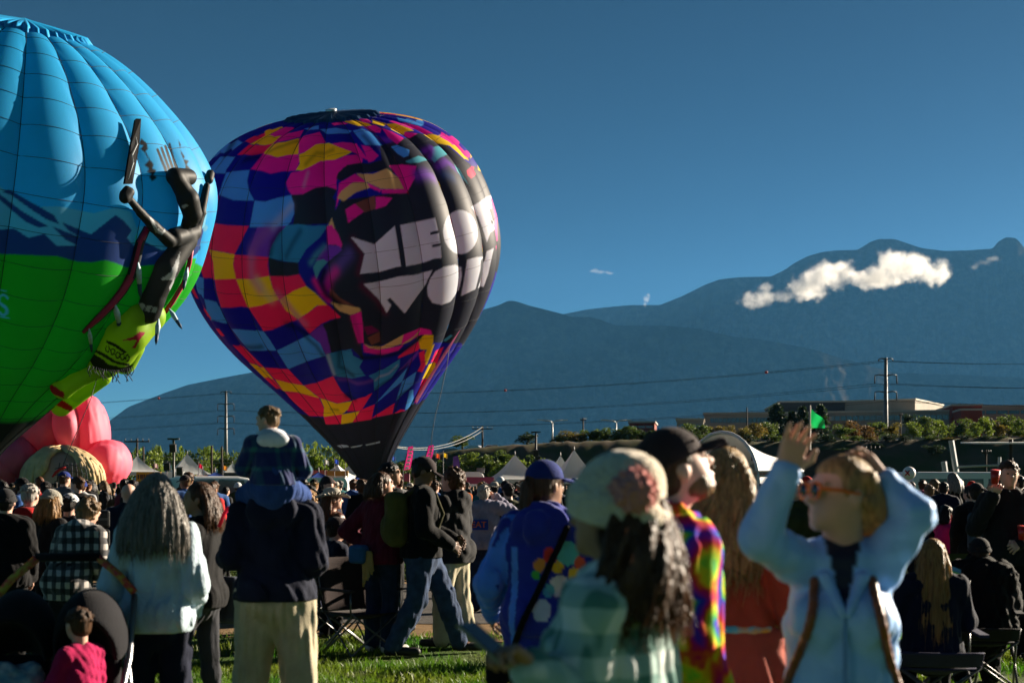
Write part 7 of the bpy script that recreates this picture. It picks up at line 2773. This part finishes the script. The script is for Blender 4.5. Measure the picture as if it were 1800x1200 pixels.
# sunglasses: worn, a thing of their own
sg = thing('sunglasses', skyw.location, skyw.rotation_euler.z, 'orange-framed sunglasses on the woman in pale blue', 'sunglasses')
sg.scale = skyw.scale
om = mat('orange_plastic', (.70, .14, .01), .3, 0, spec=.6)
lm_ = mat('black_lens', (.006, .006, .007), .1, 0, spec=.8)
for q in (-1, 1):
    cc = Hh3(q * .034, .108, .008)
    s = Sculpt()
    for k in range(14):
        a = 2 * math.pi * k / 14
        f_ = lambda t: Hh3(q * .034 + .029 * math.cos(t), .110 - .006 * abs(math.cos(t)) * 0, .008 + .024 * math.sin(t))
        s.cone(f_(a), f_(a + .45), .0048, None, .003)
    link_mesh('rim', *s.skin(.0035), om, sg)
    s = Sculpt().ball(cc + sq @ np.array([0, .003, 0]), (.028, .009, .023), .003, rot=sq)
    link_mesh('lens', *s.skin(.0035), lm_, sg)
    s = Sculpt().path([Hh3(q * .062, .106, .014), Hh3(q * .082, .06, .014), Hh3(q * .088, -.01, .006)], [.006, .0062, .005], .003)
    link_mesh('temple', *s.skin(.004), om, sg)
s = Sculpt().cone(Hh3(-.008, .114, .012), Hh3(.008, .114, .012), .005)
link_mesh('bridge', *s.skin(.0035), om, sg)

# man with red cups
d = 13.0
H = top_h(810, d)
l = loc(1772, d, 176, H)
cup_p = pose()
cup_p['el'] = (POSE['el'][0], POSE['el'][1])
cup_p = pose(el=((-.27, .03, 1.14), (.29, .05, 1.16)), wr=(tuple(l(1792, 955, -.30)), tuple(l(1745, 872, -.28))))
cupman, _, _, _ = person('person', 1772, d, H, 176, 'young man in charcoal hoodie holding red cups, facing us', g=1.04, h=.012, P=cup_p, top='hoodie', top_mat=c_char, hem=.84, loose=.035, hood=True, pants=c_black, pant_loose=.03, shoes=c_shoe, hair=('short', .1), hair_m='brown', seed=58, eyes=True, curl=(.9, .9), hand_up=((0, 1, .3), (0, 1, .3)))
person('person', 1664, 17.5, top_h(889, 17.5), -72, 'girl in pink jacket reaching right', fem=True, g=1.15, h=.013, P=pose(el=((-.22, .12, 1.16), (.22, .14, 1.14)), wr=((-.16, .36, 1.06), (.12, .40, 1.02))), top_mat=c_pink, hem=.84, loose=.04, pants=c_black, shoes=c_shoe, hair=('long', .16), hair_m='dark', skin='tan', seed=60)
person('person', 1398, 14.5, top_h(838, 14.5), 150, 'curly auburn-haired woman in sunglasses behind the pale blue sleeve', fem=True, g=1.05, h=.012, yaw=10, top_mat=c_olive, loose=.035, collar=True, pants=c_black, shoes=c_shoe, hair=('wavy', .36), hair_m='auburn', seed=62)
person('person', 1716, 16.2, top_h(850, 16.2), -6, 'man in dark cap and black jacket wearing a grey-blue backpack', g=1.15, h=.014, detail=False, top_mat=c_black, hem=.8, loose=.04, pants=c_black, shoes=c_shoe, hair_m='dark', hat='cap', hat_m=c_capdark, seed=64)


def seated(px, d, top_py, face, label, **kw):
    H = kw.pop('H', 1.7)
    z_seat = .42 / (H / HEAD_TOP)
    dz = z_seat - .84
    yk = .42
    P = pose(pelvis=(0, 0, .95 + dz), chest=(0, .0, 1.26 + dz), neck=(0, .0, 1.45 + dz), head=(0, .03, 1.61 + dz), sh=((-.18, 0, 1.395 + dz), (.18, 0, 1.395 + dz)), el=((-.25, .06, 1.13 + dz), (.25, .06, 1.13 + dz)), wr=((-.15, .30, 1.08 + dz), (.15, .30, 1.08 + dz)),
             hip=((-.09, .03, .92 + dz), (.09, .03, .92 + dz)), kn=((-.12, yk, .50), (.12, yk, .50)), an=((-.12, yk + .06, .085), (.12, yk + .06, .085)), toe=((-.13, yk + .22, .04), (.13, yk + .22, .04)))
    return person('person', px, d, H, face, label, P=P, hem=.86 + dz, sit_hem=True, **kw)


seated(1640, 9.6, 985, -8, 'woman with very long copper hair sitting in a camp chair', fem=True, h=.012, H=1.62, top_mat=c_navy, loose=.035, pants=c_black, shoes=c_shoe, hair=('long', .70), hair_m='golden', seed=66)
seated(1722, 11.2, 985, -15, 'person in black puffer coat sitting low at right', g=1.45, h=.014, H=1.5, detail=False, top_mat=c_black, loose=.07, hood=True, wr_amp=.016, pants=c_black, shoes=c_shoe, hair=('short', .1), hair_m='dark', hat='beanie', hat_m=fabric('black_beanie', (.012, .012, .014)), seed=68)
seated(588, 14.3, 905, -62, 'person in jeans sitting in a camp chair behind the khaki trousers', h=.013, detail=False, top_mat=c_navy, loose=.03, pants=c_jean, pant_loose=.03, shoes=c_shoe, hair=('short', .1), hair_m='dark', hat='cap', hat_m=c_capdark, seed=70)

# ------------------------------------------------------------------ crowd
def archetype(**kw):
    r, P, Q, k = person('person', 900, 20, HEAD_TOP, 0, 'x', h=.021, detail=kw.pop('detail', False), hands=False, top_mat=c_black, pants=c_black, shoes=c_shoe, **kw)
    objs = [r] + list(r.children_recursive)
    for o in objs:
        COL.objects.unlink(o)
    return r, list(r.children)


up_arm = dict(el=((-.24, .02, 1.12), (.27, .12, 1.30)), wr=((-.2, .16, .98), (.14, .30, 1.58)))
both_up = dict(el=((-.26, .16, 1.30), (.26, .16, 1.30)), wr=((-.08, .36, 1.56), (.08, .36, 1.56)))
ARCH = [
    ('short-haired', archetype(g=1.1, loose=.035, seed=101)),
    ('capped', archetype(g=1.12, loose=.035, hat='cap', hat_m=c_capdark, seed=102)),
    ('long-haired', archetype(fem=True, loose=.03, hair=('long', .26, .16), seed=103)),
    ('beanie-wearing', archetype(g=1.12, loose=.04, hood=True, hat='beanie', hat_m=c_tan_knit, seed=104)),
    ('ponytailed', archetype(fem=True, loose=.03, hair=('ponytail', .16), seed=105)),
    ('arm-raising', archetype(g=1.08, loose=.035, P=pose(**up_arm), pitch=12, seed=106)),
    ('curly-haired', archetype(fem=True, loose=.03, hair=('curly', .1), seed=107)),
    ('stocky', archetype(g=1.32, loose=.045, collar=True, hem=.7, seed=108)),
    ('photographing', archetype(g=1.05, loose=.03, P=pose(**both_up), pitch=14, seed=109)),
    ('wide-hatted', archetype(g=1.05, loose=.03, hat='cowboy', hat_m=c_felt, seed=110)),
    ('sideways-turned', archetype(g=1.05, loose=.03, yaw=55, detail=True, seed=111)),
    ('hooded', archetype(g=1.12, loose=.045, hood=True, seed=112)),
]
TOPS = [('black', c_black, 10), ('navy', c_navy, 7), ('charcoal', c_char, 7), ('grey', c_grey, 4), ('red', c_red, 3), ('maroon', c_maroon, 2), ('olive', c_olive, 3), ('blue', fabric('mid_blue', (.02, .07, .22)), 3), ('pale', fabric('pale_grey', (.34, .35, .37)), 2), ('brown', fabric('brown', (.07, .04, .022)), 4), ('pink', fabric('soft_pink', (.40, .06, .13)), 1), ('teal', fabric('teal', (.02, .13, .14)), 1), ('orange', fabric('orange', (.45, .10, .015)), 1), ('plaid', c_bw_pl, 1)]
TOPL = [t for t in TOPS for _ in range(t[2])]
BOTS = [c_black, c_jean, c_jean_d, c_char, c_jean_d, c_khaki, c_black]
HATS = [c_capdark, c_capblue, c_capdark, c_black, c_black, c_capmust, c_red, c_tan_knit, c_capw, c_char]
ZONES = [(-400, 'before the pink balloon'), (120, 'left of the mint sweatshirt'), (235, 'below the large left tent'), (345, 'beside the white pickup'), (440, 'behind the man with the child'), (560, 'under the patchwork balloon mouth'), (700, 'below the feather banners'), (800, 'before the big right tent'), (930, 'behind the blue cap'), (1150, 'behind the tie-dye shirt'), (1330, 'below the stage canopy'), (1440, 'behind the pale blue jacket'), (1610, 'before the white van'), (1710, 'behind the red cups')]
rc = np.random.default_rng(77)
spots, dd = [], 21.5
while dd < 44:
    x = -.375 * dd + rc.uniform(0, .8)
    while x < .375 * dd:
        y = dd + rc.uniform(-.7, .7)
        px = 900 + FP * x / y
        ok = True
        if dd < 24 and not (px < 160 or 540 < px < 690 or 1320 < px):
            ok = False
        if dd < 27 and (150 < px < 215 or 800 < px < 850):
            ok = False
        if 38.5 < y < 45.5 and 300 < px < 460:
            ok = False
        if 48 < y < 56 and 1560 < px < 1850:
            ok = False
        if 54 < y < 60 and px < 70:
            ok = False
        if ok:
            spots.append((x, y, px))
        x += rc.uniform(.75, 1.5) * (1.0 if dd < 40 else 1.25)
    dd *= 1.062
used_lab = {}
print('crowd', len(spots))
for (x, y, px) in sorted(spots, key=lambda q: q[2]):
    ai = int(rc.integers(len(ARCH))) if y < 45 else int(rc.choice([0, 1, 2, 3, 4, 6, 7, 11]))
    if ai in (5, 8, 9) and rc.random() < .5:
        ai = int(rc.choice([0, 1, 2, 11]))
    adj, (r0, ch0) = ARCH[ai]
    tn, tm, _ = TOPL[int(rc.integers(len(TOPL)))]
    bm_ = BOTS[int(rc.integers(len(BOTS)))]
    hm = HAIRM[str(rc.choice(['dark', 'dark', 'dark', 'dark', 'brown', 'brown', 'brown', 'sandy', 'golden', 'grey', 'auburn']))]
    sk = SKIN[str(rc.choice(['fair', 'fair', 'tan', 'tan', 'brown']))]
    htm = HATS[int(rc.integers(len(HATS)))]
    zone = [z for p, z in ZONES if px >= p][-1]
    lab = '%s person in %s top, crowd %s' % (adj, tn, zone)
    used_lab[lab] = used_lab.get(lab, 0) + 1
    if used_lab[lab] > 1:
        lab += ', %s from left' % nth(used_lab[lab])
    o = r0.copy()
    COL.objects.link(o)
    Hh_ = rc.normal(1.71, .075) if rc.random() > .1 else rc.uniform(1.2, 1.5)
    Hh_ = min(max(Hh_, 1.15), 1.90)
    o.location = (x, y, 0)
    o.scale = (Hh_ / HEAD_TOP,) * 3
    o.rotation_euler = (0, 0, R(rc.normal(5, 28) if rc.random() < .82 else rc.uniform(90, 270)))
    for k_ in ('label', 'category', 'group'):
        if k_ in o:
            del o[k_]
    tag(o, lab, 'person', 'spectators standing in the crowd')
    o.material_slots[0].link = 'OBJECT'
    o.material_slots[0].material = sk
    for c0 in ch0:
        c = c0.copy()
        COL.objects.link(c)
        c.parent = o
        n = c0.name.split('.')[0]
        m_ = {'jacket': tm, 'trousers': bm_, 'hair': hm, 'cap': htm, 'beanie': htm, 'shoe': c_shoe, 'hat': c_felt}.get(n)
        if m_ is not None:
            c.material_slots[0].link = 'OBJECT'
            c.material_slots[0].material = m_
        for g0 in c0.children:
            g_ = g0.copy(); COL.objects.link(g_); g_.parent = c
            g_.material_slots[0].link = 'OBJECT'
            g_.material_slots[0].material = htm


def far_crowd():
    """people too far off to tell apart, up to the tents"""
    s = Sculpt()
    P = pose()
    torso(s, P, .03, 1.1, False, .04); head_parts(s, P, rotm(), False)
    for q in (0, 1):
        arm(s, P, q, .02, 1.1); leg(s, P, q, .02, 1.1)
    fine, coarse = s.skin(.045), s.skin(.07)
    vs, fs, cs, b = [], [], [], 0
    r = np.random.default_rng(9)
    cols = [(.006, .006, .007), (.006, .009, .02), (.02, .02, .022), (.06, .06, .06), (.22, .015, .015), (.02, .05, .15), (.25, .25, .25), (.045, .026, .015)]
    for i in range(900):
        y = 44 + (108 - 44) * r.random() ** 1.1
        x = r.uniform(-.375, .375) * y
        px = 900 + FP * x / y
        v, f = fine if y < 66 else coarse
        if (abs(x + 8.1) < 1.6 and abs(y - 82) < 2) or (px < 240 and y > 84) or (1225 < px < 1440 and y > 76) or (px > 1640 and y > 90 and px < 1780):
            continue
        if (48 < y < 56 and 1560 < px) or (y < 45.5 and 300 < px < 460) or (55 < y < 60 and px < 60) or (72 < y < 79 and 470 < px < 610):
            continue
        a = r.uniform(0, 6.28)
        k = r.normal(1.70, .08) / HEAD_TOP
        R2 = np.array([[math.cos(a), -math.sin(a), 0], [math.sin(a), math.cos(a), 0], [0, 0, 1]])
        vs.append((v @ R2.T) * k + [x, y, 0]); fs.append(f + b); b += len(v)
        c = np.tile(np.array(cols[r.integers(len(cols))]), (len(v), 1))
        c[v[:, 2] < .9] = cols[r.integers(4)]
        c[v[:, 2] > 1.49] = (.28, .16, .10)
        c[(v[:, 2] > 1.66) | ((v[:, 2] > 1.52) & (v[:, 1] < .01))] = [(.02, .014, .01), (.08, .045, .02), (.2, .13, .06)][r.integers(3)]
        cs.append(c)
    o = link_mesh('crowd', np.concatenate(vs), np.concatenate(fs), mat('far_crowd_cloth', (1, 1, 1), .85, .1, 3, attr='print_colour'))
    at_ = o.data.color_attributes.new('print_colour', 'FLOAT_COLOR', 'POINT')
    c = np.concatenate(cs)
    at_.data.foreach_set('color', np.concatenate([c, np.ones((len(c), 1))], 1).astype(np.float32).ravel())
    tag(o, 'distant crowd standing before the tents', None, None, 'stuff')


far_crowd()


# ------------------------------------------------------------------ things carried and stood about
def put(v, root):
    return world_pt(root, v)


def carried(name, root, label, category):
    t = thing(name, root.location, root.rotation_euler.z, label, category)
    t.scale = root.scale
    return t


# olive backpack of the striding man
t = carried('backpack', capman, 'olive backpack on the back of the striding man', 'backpack')
s = Sculpt().slab((0, -.235, 1.20), (.155, .095, .24), .07, .02).ball((0, -.31, 1.12), (.12, .06, .12), .03)
s.wrinkle(.008, 40, 4)
link_mesh('bag', *s.skin(.012), fabric('olive_canvas', (.085, .075, .018)), t)
for q in (-1, 1):
    st = Sculpt().path([(q * .10, -.17, 1.40), (q * .115, -.05, 1.475), (q * .12, .10, 1.42), (q * .13, .165, 1.25), (q * .15, .10, 1.08), (q * .14, -.14, 1.00)], [.017] * 6, .01)
    link_mesh('strap', *st.skin(.010), fabric('olive_webbing', (.05, .045, .015)), t)
# grey-blue backpack in the right crowd
rt = [x for x in bpy.data.objects if 'grey-blue backpack' in x.get('label', '')][0]
rt['label'] = 'man in dark cap and black jacket left of the red cup man'
t = carried('backpack', rt, 'grey-blue backpack worn left of the red cup man', 'backpack')
s = Sculpt().slab((0, -.245, 1.17), (.15, .09, .23), .06, .02).slab((0, -.33, 1.08), (.11, .04, .10), .03, .02)
link_mesh('bag', *s.skin(.014), fabric('slate_canvas', (.035, .06, .09)), t)
for q in (-1, 1):
    link_mesh('strap', *Sculpt().path([(q * .10, -.18, 1.38), (q * .115, -.05, 1.47), (q * .12, .12, 1.40), (q * .14, .15, 1.15)], [.017] * 4, .01).skin(.012), c_black, t)
# tote of the dark-haired woman
rt = [x for x in bpy.data.objects if x.get('label', '').startswith('dark-haired woman in black')][0]
t = carried('shoulder_bag', rt, 'slate grey tote bag on the hip of the dark-haired woman', 'bag')
s = Sculpt().slab((.255, -.02, .88), (.055, .16, .17), .04, .02)
s.wrinkle(.008, 40, 6)
link_mesh('bag', *s.skin(.012), fabric('slate_tote', (.045, .055, .080)), t)
link_mesh('strap', *Sculpt().path([(.25, -.10, 1.04), (.20, -.10, 1.30), (.14, -.02, 1.475), (.18, .12, 1.32), (.25, .08, 1.04)], [.014] * 5, .01).skin(.011), c_char, t)
# purse of the woman in the cowboy hat
rt = [x for x in bpy.data.objects if x.get('label', '').startswith('woman in pale cowboy')][0]
t = carried('purse', rt, 'brown fringed leather purse held by the cowboy-hat woman', 'purse')
s = Sculpt().slab((.20, .26, .86), (.16, .05, .08), .03, .02)
s.wrinkle(.008, 50, 6)
link_mesh('bag', *s.skin(.011), mat('tooled_leather', (.10, .04, .02), .35, .4, 30, .6, 60, spec=.6), t)
link_mesh('strap', *Sculpt().path([(.08, .22, .92), (.12, .16, 1.2), (.13, -.02, 1.46), (.22, .1, 1.2), (.30, .26, .92)], [.010] * 5, .01).skin(.011), c_brownl, t)
# blue waist bag and tan cloth of the maroon woman
rt = [x for x in bpy.data.objects if 'maroon sweater with hand' in x.get('label', '')][0]
t = carried('waist_bag', rt, 'blue waist bag with a tan scarf on the maroon sweater woman', 'bag')
s = Sculpt().slab((-.06, -.24, .96), (.10, .06, .09), .04, .02)
link_mesh('bag', *s.skin(.012), fabric('bag_blue', (.02, .09, .22)), t)
s = Sculpt()
for k in range(6):
    s.cone((-.01 + .02 * k, -.225, .98), (.0 + .028 * k, -.235 - .01 * (k % 2), .66 + .03 * k), .016, .012, .012)
link_mesh('scarf', *s.skin(.011), fabric('tan_scarf', (.35, .22, .07)), t)
# camera strap and pouch of the woman in the blue cap
t = carried('crossbody_bag', blue, 'black crossbody strap and pouch on the royal blue jacket', 'bag')
bs_ = hug(bkids['jacket'], [(.14 - .30 * f, 0, 1.40 - .66 * f) for f in np.linspace(0, 1, 14)], True)
link_mesh('strap', *Sculpt().path([np.array((.13, -.02, 1.44))] + bs_, [.017] * 15, .006).skin(.010), c_black, t)
link_mesh('pouch', *Sculpt().slab((-.22, -.10, .68), (.06, .10, .09), .03, .02).skin(.012), c_black, t)
# brown leather straps of the woman in pale blue
t = carried('leather_backpack', skyw, 'brown leather backpack worn by the woman in pale blue', 'backpack')
lth = mat('tan_leather', (.20, .055, .018), .4, .2, 20, .3, 40, spec=.5)
for q in (-1, 1):
    fr_ = hug(sky_kids['jacket'], [(q * (.085 + .09 * f ** 1.5), 0, 1.40 - .34 * f) for f in np.linspace(0, 1, 12)], False)
    link_mesh('strap', *Sculpt().path([np.array((q * .08, -.10, 1.42)), np.array((q * .083, .0, 1.44))] + fr_, [.014] * 14, .006).skin(.008), lth, t)
link_mesh('bag', *Sculpt().slab((0, -.24, 1.14), (.13, .08, .17), .05, .02).skin(.012), lth, t)
# phone in the hand of the nearest woman
hw = put(bp2['wr'][0] + (bp2['wr'][0] - bp2['el'][0]) / np.linalg.norm(bp2['wr'][0] - bp2['el'][0]) * .10, bob)
t = thing('phone', hw + Vector((-.035, .03, .005)), R(60), 'dark phone in the hand of the bobble-hat woman', 'phone')
ph = MB().box((0, 0, 0), (.075, .010, .15), 0, R(-55)).build('body', mat('phone_glass', (.01, .012, .02), .15, 0, spec=.7), t)
bv = ph.modifiers.new('round', 'BEVEL'); bv.width = .004; bv.segments = 2
MB().box((0, .0, 0), (.078, .008, .153), 0, R(-55)).build('case', mat('phone_case', (.25, .22, .12), .5, 0), t)


def cup(p, tilt, label):
    t = thing('drinking_cup', p, 0, label, 'cup')
    rm = mat('red_cup_plastic', (.45, .012, .010), .35, .04, 8, spec=.5)
    MB().tube([(0, 0, -.06), (0, 0, .055)], [.030, .043], 18).build('body', rm, t, True)
    MB().tube([(0, 0, .054), (0, 0, .062)], [.045, .045], 18).build('lid', mat('cup_lid', (.5, .05, .04), .4, 0), t, True)
    t.rotation_euler = (tilt, 0, 0)


cup(at(1749, 838, 12.62), .2, 'red cup raised high by the young man at right')
cup(at(1797, 936, 12.62), .1, 'red cup held low by the young man at right')

# glow stick
t = tag(MB().tube([at(404, 891, 8.9), at(394, 902, 8.9), at(385, 926, 8.9)], .012, 8).build('toy_wand', mat('pink_wand_plastic', (.8, .02, .10), .4, 0, trans=.3), None, True), 'bright pink bent toy wand beside the navy hoodie', 'toy')


def camp_chair(px, d, rot, col, label, z=0, bh=.50):
    t = thing('camp_chair', (gx(px, d), d, z), rot, label, 'chair')
    fm = mat('chair_tube', (.10, .10, .10), .35, .05, metal=.7)
    cm = fabric('chair_%d_%d_%d' % tuple(int(c * 99) for c in col), col)
    for sx in (-1, 1):
        for (y0, y1) in ((-.25, .25), (.25, -.25)):
            MB().tube([(sx * .27, y0, .02), (sx * .25, y1, .42)], .010, 6).build('leg', fm, t, True)
        MB().tube([(sx * .26, -.24, .40), (sx * .28, -.24 - .1 * bh / .5, .42 + bh)], .010, 6).build('back_post', fm, t, True)
        MB().tube([(sx * .28, .25, .40), (sx * .28, .25, .62)], .009, 6).build('arm_post', fm, t, True)
        MB().box((sx * .28, -.02, .63), (.06, .58, .02), 0, .06 * 0).build('armrest', cm, t)
    for y in (-.25, .25):
        MB().tube([(-.27, y, .02), (.27, y, .42)], .010, 6).tube([(.27, y, .02), (-.27, y, .42)], .010, 6).build('cross_brace', fm, t, True)
    n = 8
    def sheet(name, f):
        vs = [f(i / n, j / n) for j in range(n + 1) for i in range(n + 1)]
        o = link_mesh(name, np.array(vs), grid_faces(n + 1, n + 1), cm, t)
        so = o.modifiers.new('thick', 'SOLIDIFY'); so.thickness = .012
    sheet('seat', lambda u, v: (-.26 + .52 * u, -.25 + .5 * v, .41 - .06 * math.sin(math.pi * u) * math.sin(math.pi * v)))
    sheet('backrest', lambda u, v: (-.275 + .55 * u, -.245 - .095 * v - .05 * math.sin(math.pi * u), .42 + bh * v))
    return t


camp_chair(588, 14.3, R(-62), (.02, .025, .06), 'dark blue camp chair behind the khaki trousers')
camp_chair(634, 13.6, R(-140), (.03, .02, .02), 'low dark camp chair left of the maroon sweater woman')
camp_chair(1640, 9.6, R(-8), (.03, .03, .07), 'dark camp chair under the copper-haired woman', 0, .10)
camp_chair(1596, 10.6, R(25), (.45, .02, .05), 'red and pink camp chair right of the pale blue jacket')
camp_chair(1722, 11.2, R(-15), (.02, .02, .022), 'black camp chair under the puffer coat', 0, .10)
camp_chair(1352, 9.5, R(40), (.12, .012, .012), 'dark red camp chair between the rust jacket and pale blue jacket')
camp_chair(1700, 14.2, R(160), (.07, .07, .015), 'olive camp chair before the girl in pink')

# rainbow pinwheel cloth by the camp chair
t = thing('rainbow_flag', (gx(1652, 9.9), 9.9, 0), 0, 'small rainbow striped flag behind the copper-haired woman', 'flag')
MB().tube([(0, 0, 0), (0, 0, 1.14)], .008, 6).build('stick', steel, t, True)
for i, c_ in enumerate([(.05, .25, .5), (.05, .4, .1), (.65, .5, .02), (.6, .15, .02), (.55, .02, .03)]):
    z = 1.08 - .028 * i
    MB().add([(0, 0, z), (.14, -.02, z - .05), (.14, -.02, z - .08), (0, 0, z - .028), (0, .006, z), (.14, -.014, z - .05), (.14, -.014, z - .08), (0, .006, z - .028)], [(0, 1, 2, 3), (7, 6, 5, 4), (0, 4, 5, 1), (1, 5, 6, 2), (2, 6, 7, 3), (3, 7, 4, 0)]).build('stripe', fabric('rainbow_%d' % i, c_), t)


# ------------------------------------------------------------------ double stroller
def stroller():
    d = 7.35
    t = thing('double_stroller', (gx(92, d), d, 0), R(4), 'black double stroller with rainbow wrapped handle, at lower left', 'stroller')
    fm = mat('stroller_tube', (.30, .31, .33), .3, .05, metal=.8)
    bk = fabric('stroller_black', (.007, .007, .010))
    rb = mat('rainbow_wrap', (.6, .06, .05), .8, .5, 26, .4, 60, color2=(.55, .42, .05))
    # handle
    MB().tube([(-.36, .30, 1.02), (-.30, .32, 1.10), (-.16, .34, 1.22)], .022, 8).build('handle_grip', rb, t, True)
    MB().tube([(.16, .34, 1.22), (.28, .32, 1.12), (.36, .30, 1.03)], .022, 8).build('handle_grip', rb, t, True)
    MB().tube([(-.17, .34, 1.222), (.17, .34, 1.222)], .024, 8).build('handle_bar', bk, t, True)
    for s in (-1, 1):
        MB().tube([(s * .36, .30, 1.02), (s * .37, .10, .70), (s * .36, -.30, .34), (s * .30, -.46, .20), (s * .10, -.50, .17)], .018, 8).build('side_tube', fm, t, True)
        MB().tube([(s * .36, .10, .70), (s * .36, .34, .14)], .016, 8).build('rear_strut', fm, t, True)
        for (y, r_) in ((.34, .14), (-.42, .10)):
            wv, wf = [], []
            wheel = MB()
            for k in range(20):
                a, a2 = 2 * math.pi * k / 20, 2 * math.pi * (k + 1) / 20
                wheel.tube([(s * .37, y + r_ * math.cos(a), r_ + .02 + r_ * math.sin(a)), (s * .37, y + r_ * math.cos(a2), r_ + .02 + r_ * math.sin(a2))], .02, 6, False)
            w = wheel.build('wheel', bk, t, True)
            MB().tube([(s * .35, y, r_ + .02), (s * .39, y, r_ + .02)], .05, 10).build('hub', fm, w, True)
        # seat, canopy
        sc = Sculpt()
        sc.slab((s * .18, .02, .50), (.155, .05, .24), .04, .02, rotm(0, -22))
        sc.slab((s * .18, -.16, .30), (.155, .16, .04), .03, .03)
        sc.cone((s * .18, -.30, .28), (s * .18, -.40, .18), .06, .04, .03, (.45, 1, 1))
        link_mesh('seat', *sc.skin(.014), bk, t)
        cn = Sculpt().ball((s * .18, .07, .80), (.185, .27, .27), .01).ball((s * .18, -.14, .70), (.155, .27, .22), .03, True)
        cn.keep((0, 0, .70), (0, .25, -1), .02)
        link_mesh('canopy', *cn.skin(.013), bk, t)
    b = Sculpt().slab((-.18, -.06, .55), (.135, .05, .15), .045, .02, rotm(0, -22)).slab((-.16, -.20, .40), (.15, .10, .035), .03, .03)
    b.wrinkle(.016, 42, 7)
    link_mesh('blanket', *b.skin(.011), mat('printed_blanket', (.14, .26, .36), .9, .5, 16, .2, 60, color2=(.42, .44, .48)), t)
    link_mesh('cup_holder', *Sculpt().cone((.02, -.36, .36), (.02, -.36, .47), .04, .045).skin(.012), fabric('teal_cup', (.02, .14, .13)), t)
    MB().box((0, .10, .22), (.62, .40, .03)).build('basket', bk, t)


stroller()
camera_bag = thing('camera_bag', (gx(172, 12.6), 12.6, 0), .3, 'stacked black gear cart beside the bald man', 'cart')
for i in range(3):
    bx_ = MB().box((0, 0, .98 + .17 * i), (.20, .24, .155)).build('gear_case', mat('gear_case_black', (.012, .012, .012), .4, .1), camera_bag)
    bv = bx_.modifiers.new('round', 'BEVEL'); bv.width = .02; bv.segments = 2
    MB().box((0, -.125, .98 + .17 * i), (.16, .01, .02)).build('latch', steel, camera_bag)
for s in (-.08, .08):
    MB().tube([(s, 0, 0), (s, 0, .92)], .015, 6).build('leg', steel, camera_bag, True)


# ------------------------------------------------------------------ grass blades
def blades(x0f, y0, y1, n, hmin, hmax, seed, name, label):
    r = np.random.default_rng(seed)
    y = y0 + (y1 - y0) * r.random(n)
    x = (r.random(n) * 2 - 1) * (.40 * y)
    if y0 > 20:
        pass
    clump = noise2(x * 1.3, y * 1.3, seed + 1, 3)
    keep = r.random(n) < np.clip((clump - .34) * 3.4, .04, 1)
    x, y, clump = x[keep], y[keep], clump[keep]
    n = len(x)
    hgt = r.uniform(hmin, hmax, n) * (.6 + .8 * clump)
    a = r.uniform(0, 6.28, n)
    w = r.uniform(.004, .008, n) * (1 + (y0 > 20))
    bend = r.uniform(.2, .9, n) * hgt
    b2 = r.uniform(0, 6.28, n)
    z0 = 0.05 * (noise2(x * .35, y * .35, 3) - .5) - .006
    v = np.zeros((n, 5, 3))
    ca, sa = np.cos(a) * w, np.sin(a) * w
    v[:, 0] = np.stack([x - ca, y - sa, z0], 1)
    v[:, 1] = np.stack([x + ca, y + sa, z0], 1)
    mx_, my_ = x + np.cos(b2) * bend * .3, y + np.sin(b2) * bend * .3
    v[:, 2] = np.stack([mx_ + ca * .7, my_ + sa * .7, z0 + hgt * .6], 1)
    v[:, 3] = np.stack([mx_ - ca * .7, my_ - sa * .7, z0 + hgt * .6], 1)
    v[:, 4] = np.stack([x + np.cos(b2) * bend, y + np.sin(b2) * bend, z0 + hgt], 1)
    i = np.arange(n) * 5
    f = np.concatenate([np.stack([i, i + 1, i + 2], 1), np.stack([i, i + 2, i + 3], 1), np.stack([i + 3, i + 2, i + 4], 1)])
    o = link_mesh(name, v.reshape(-1, 3), f, mat('grass_blades', (.035, .14, .005), .5, .3, .8, trans=.45, color2=(.14, .19, .018), spec=.3), None, False)
    tag(o, label, None, None, 'stuff')


blades(.4, 9.5, 15.3, 95000, .04, .10, 31, 'grass', 'short green lawn in the foreground')
blades(.4, 24.2, 42, 60000, .04, .10, 32, 'grass', 'short green lawn beyond the path')
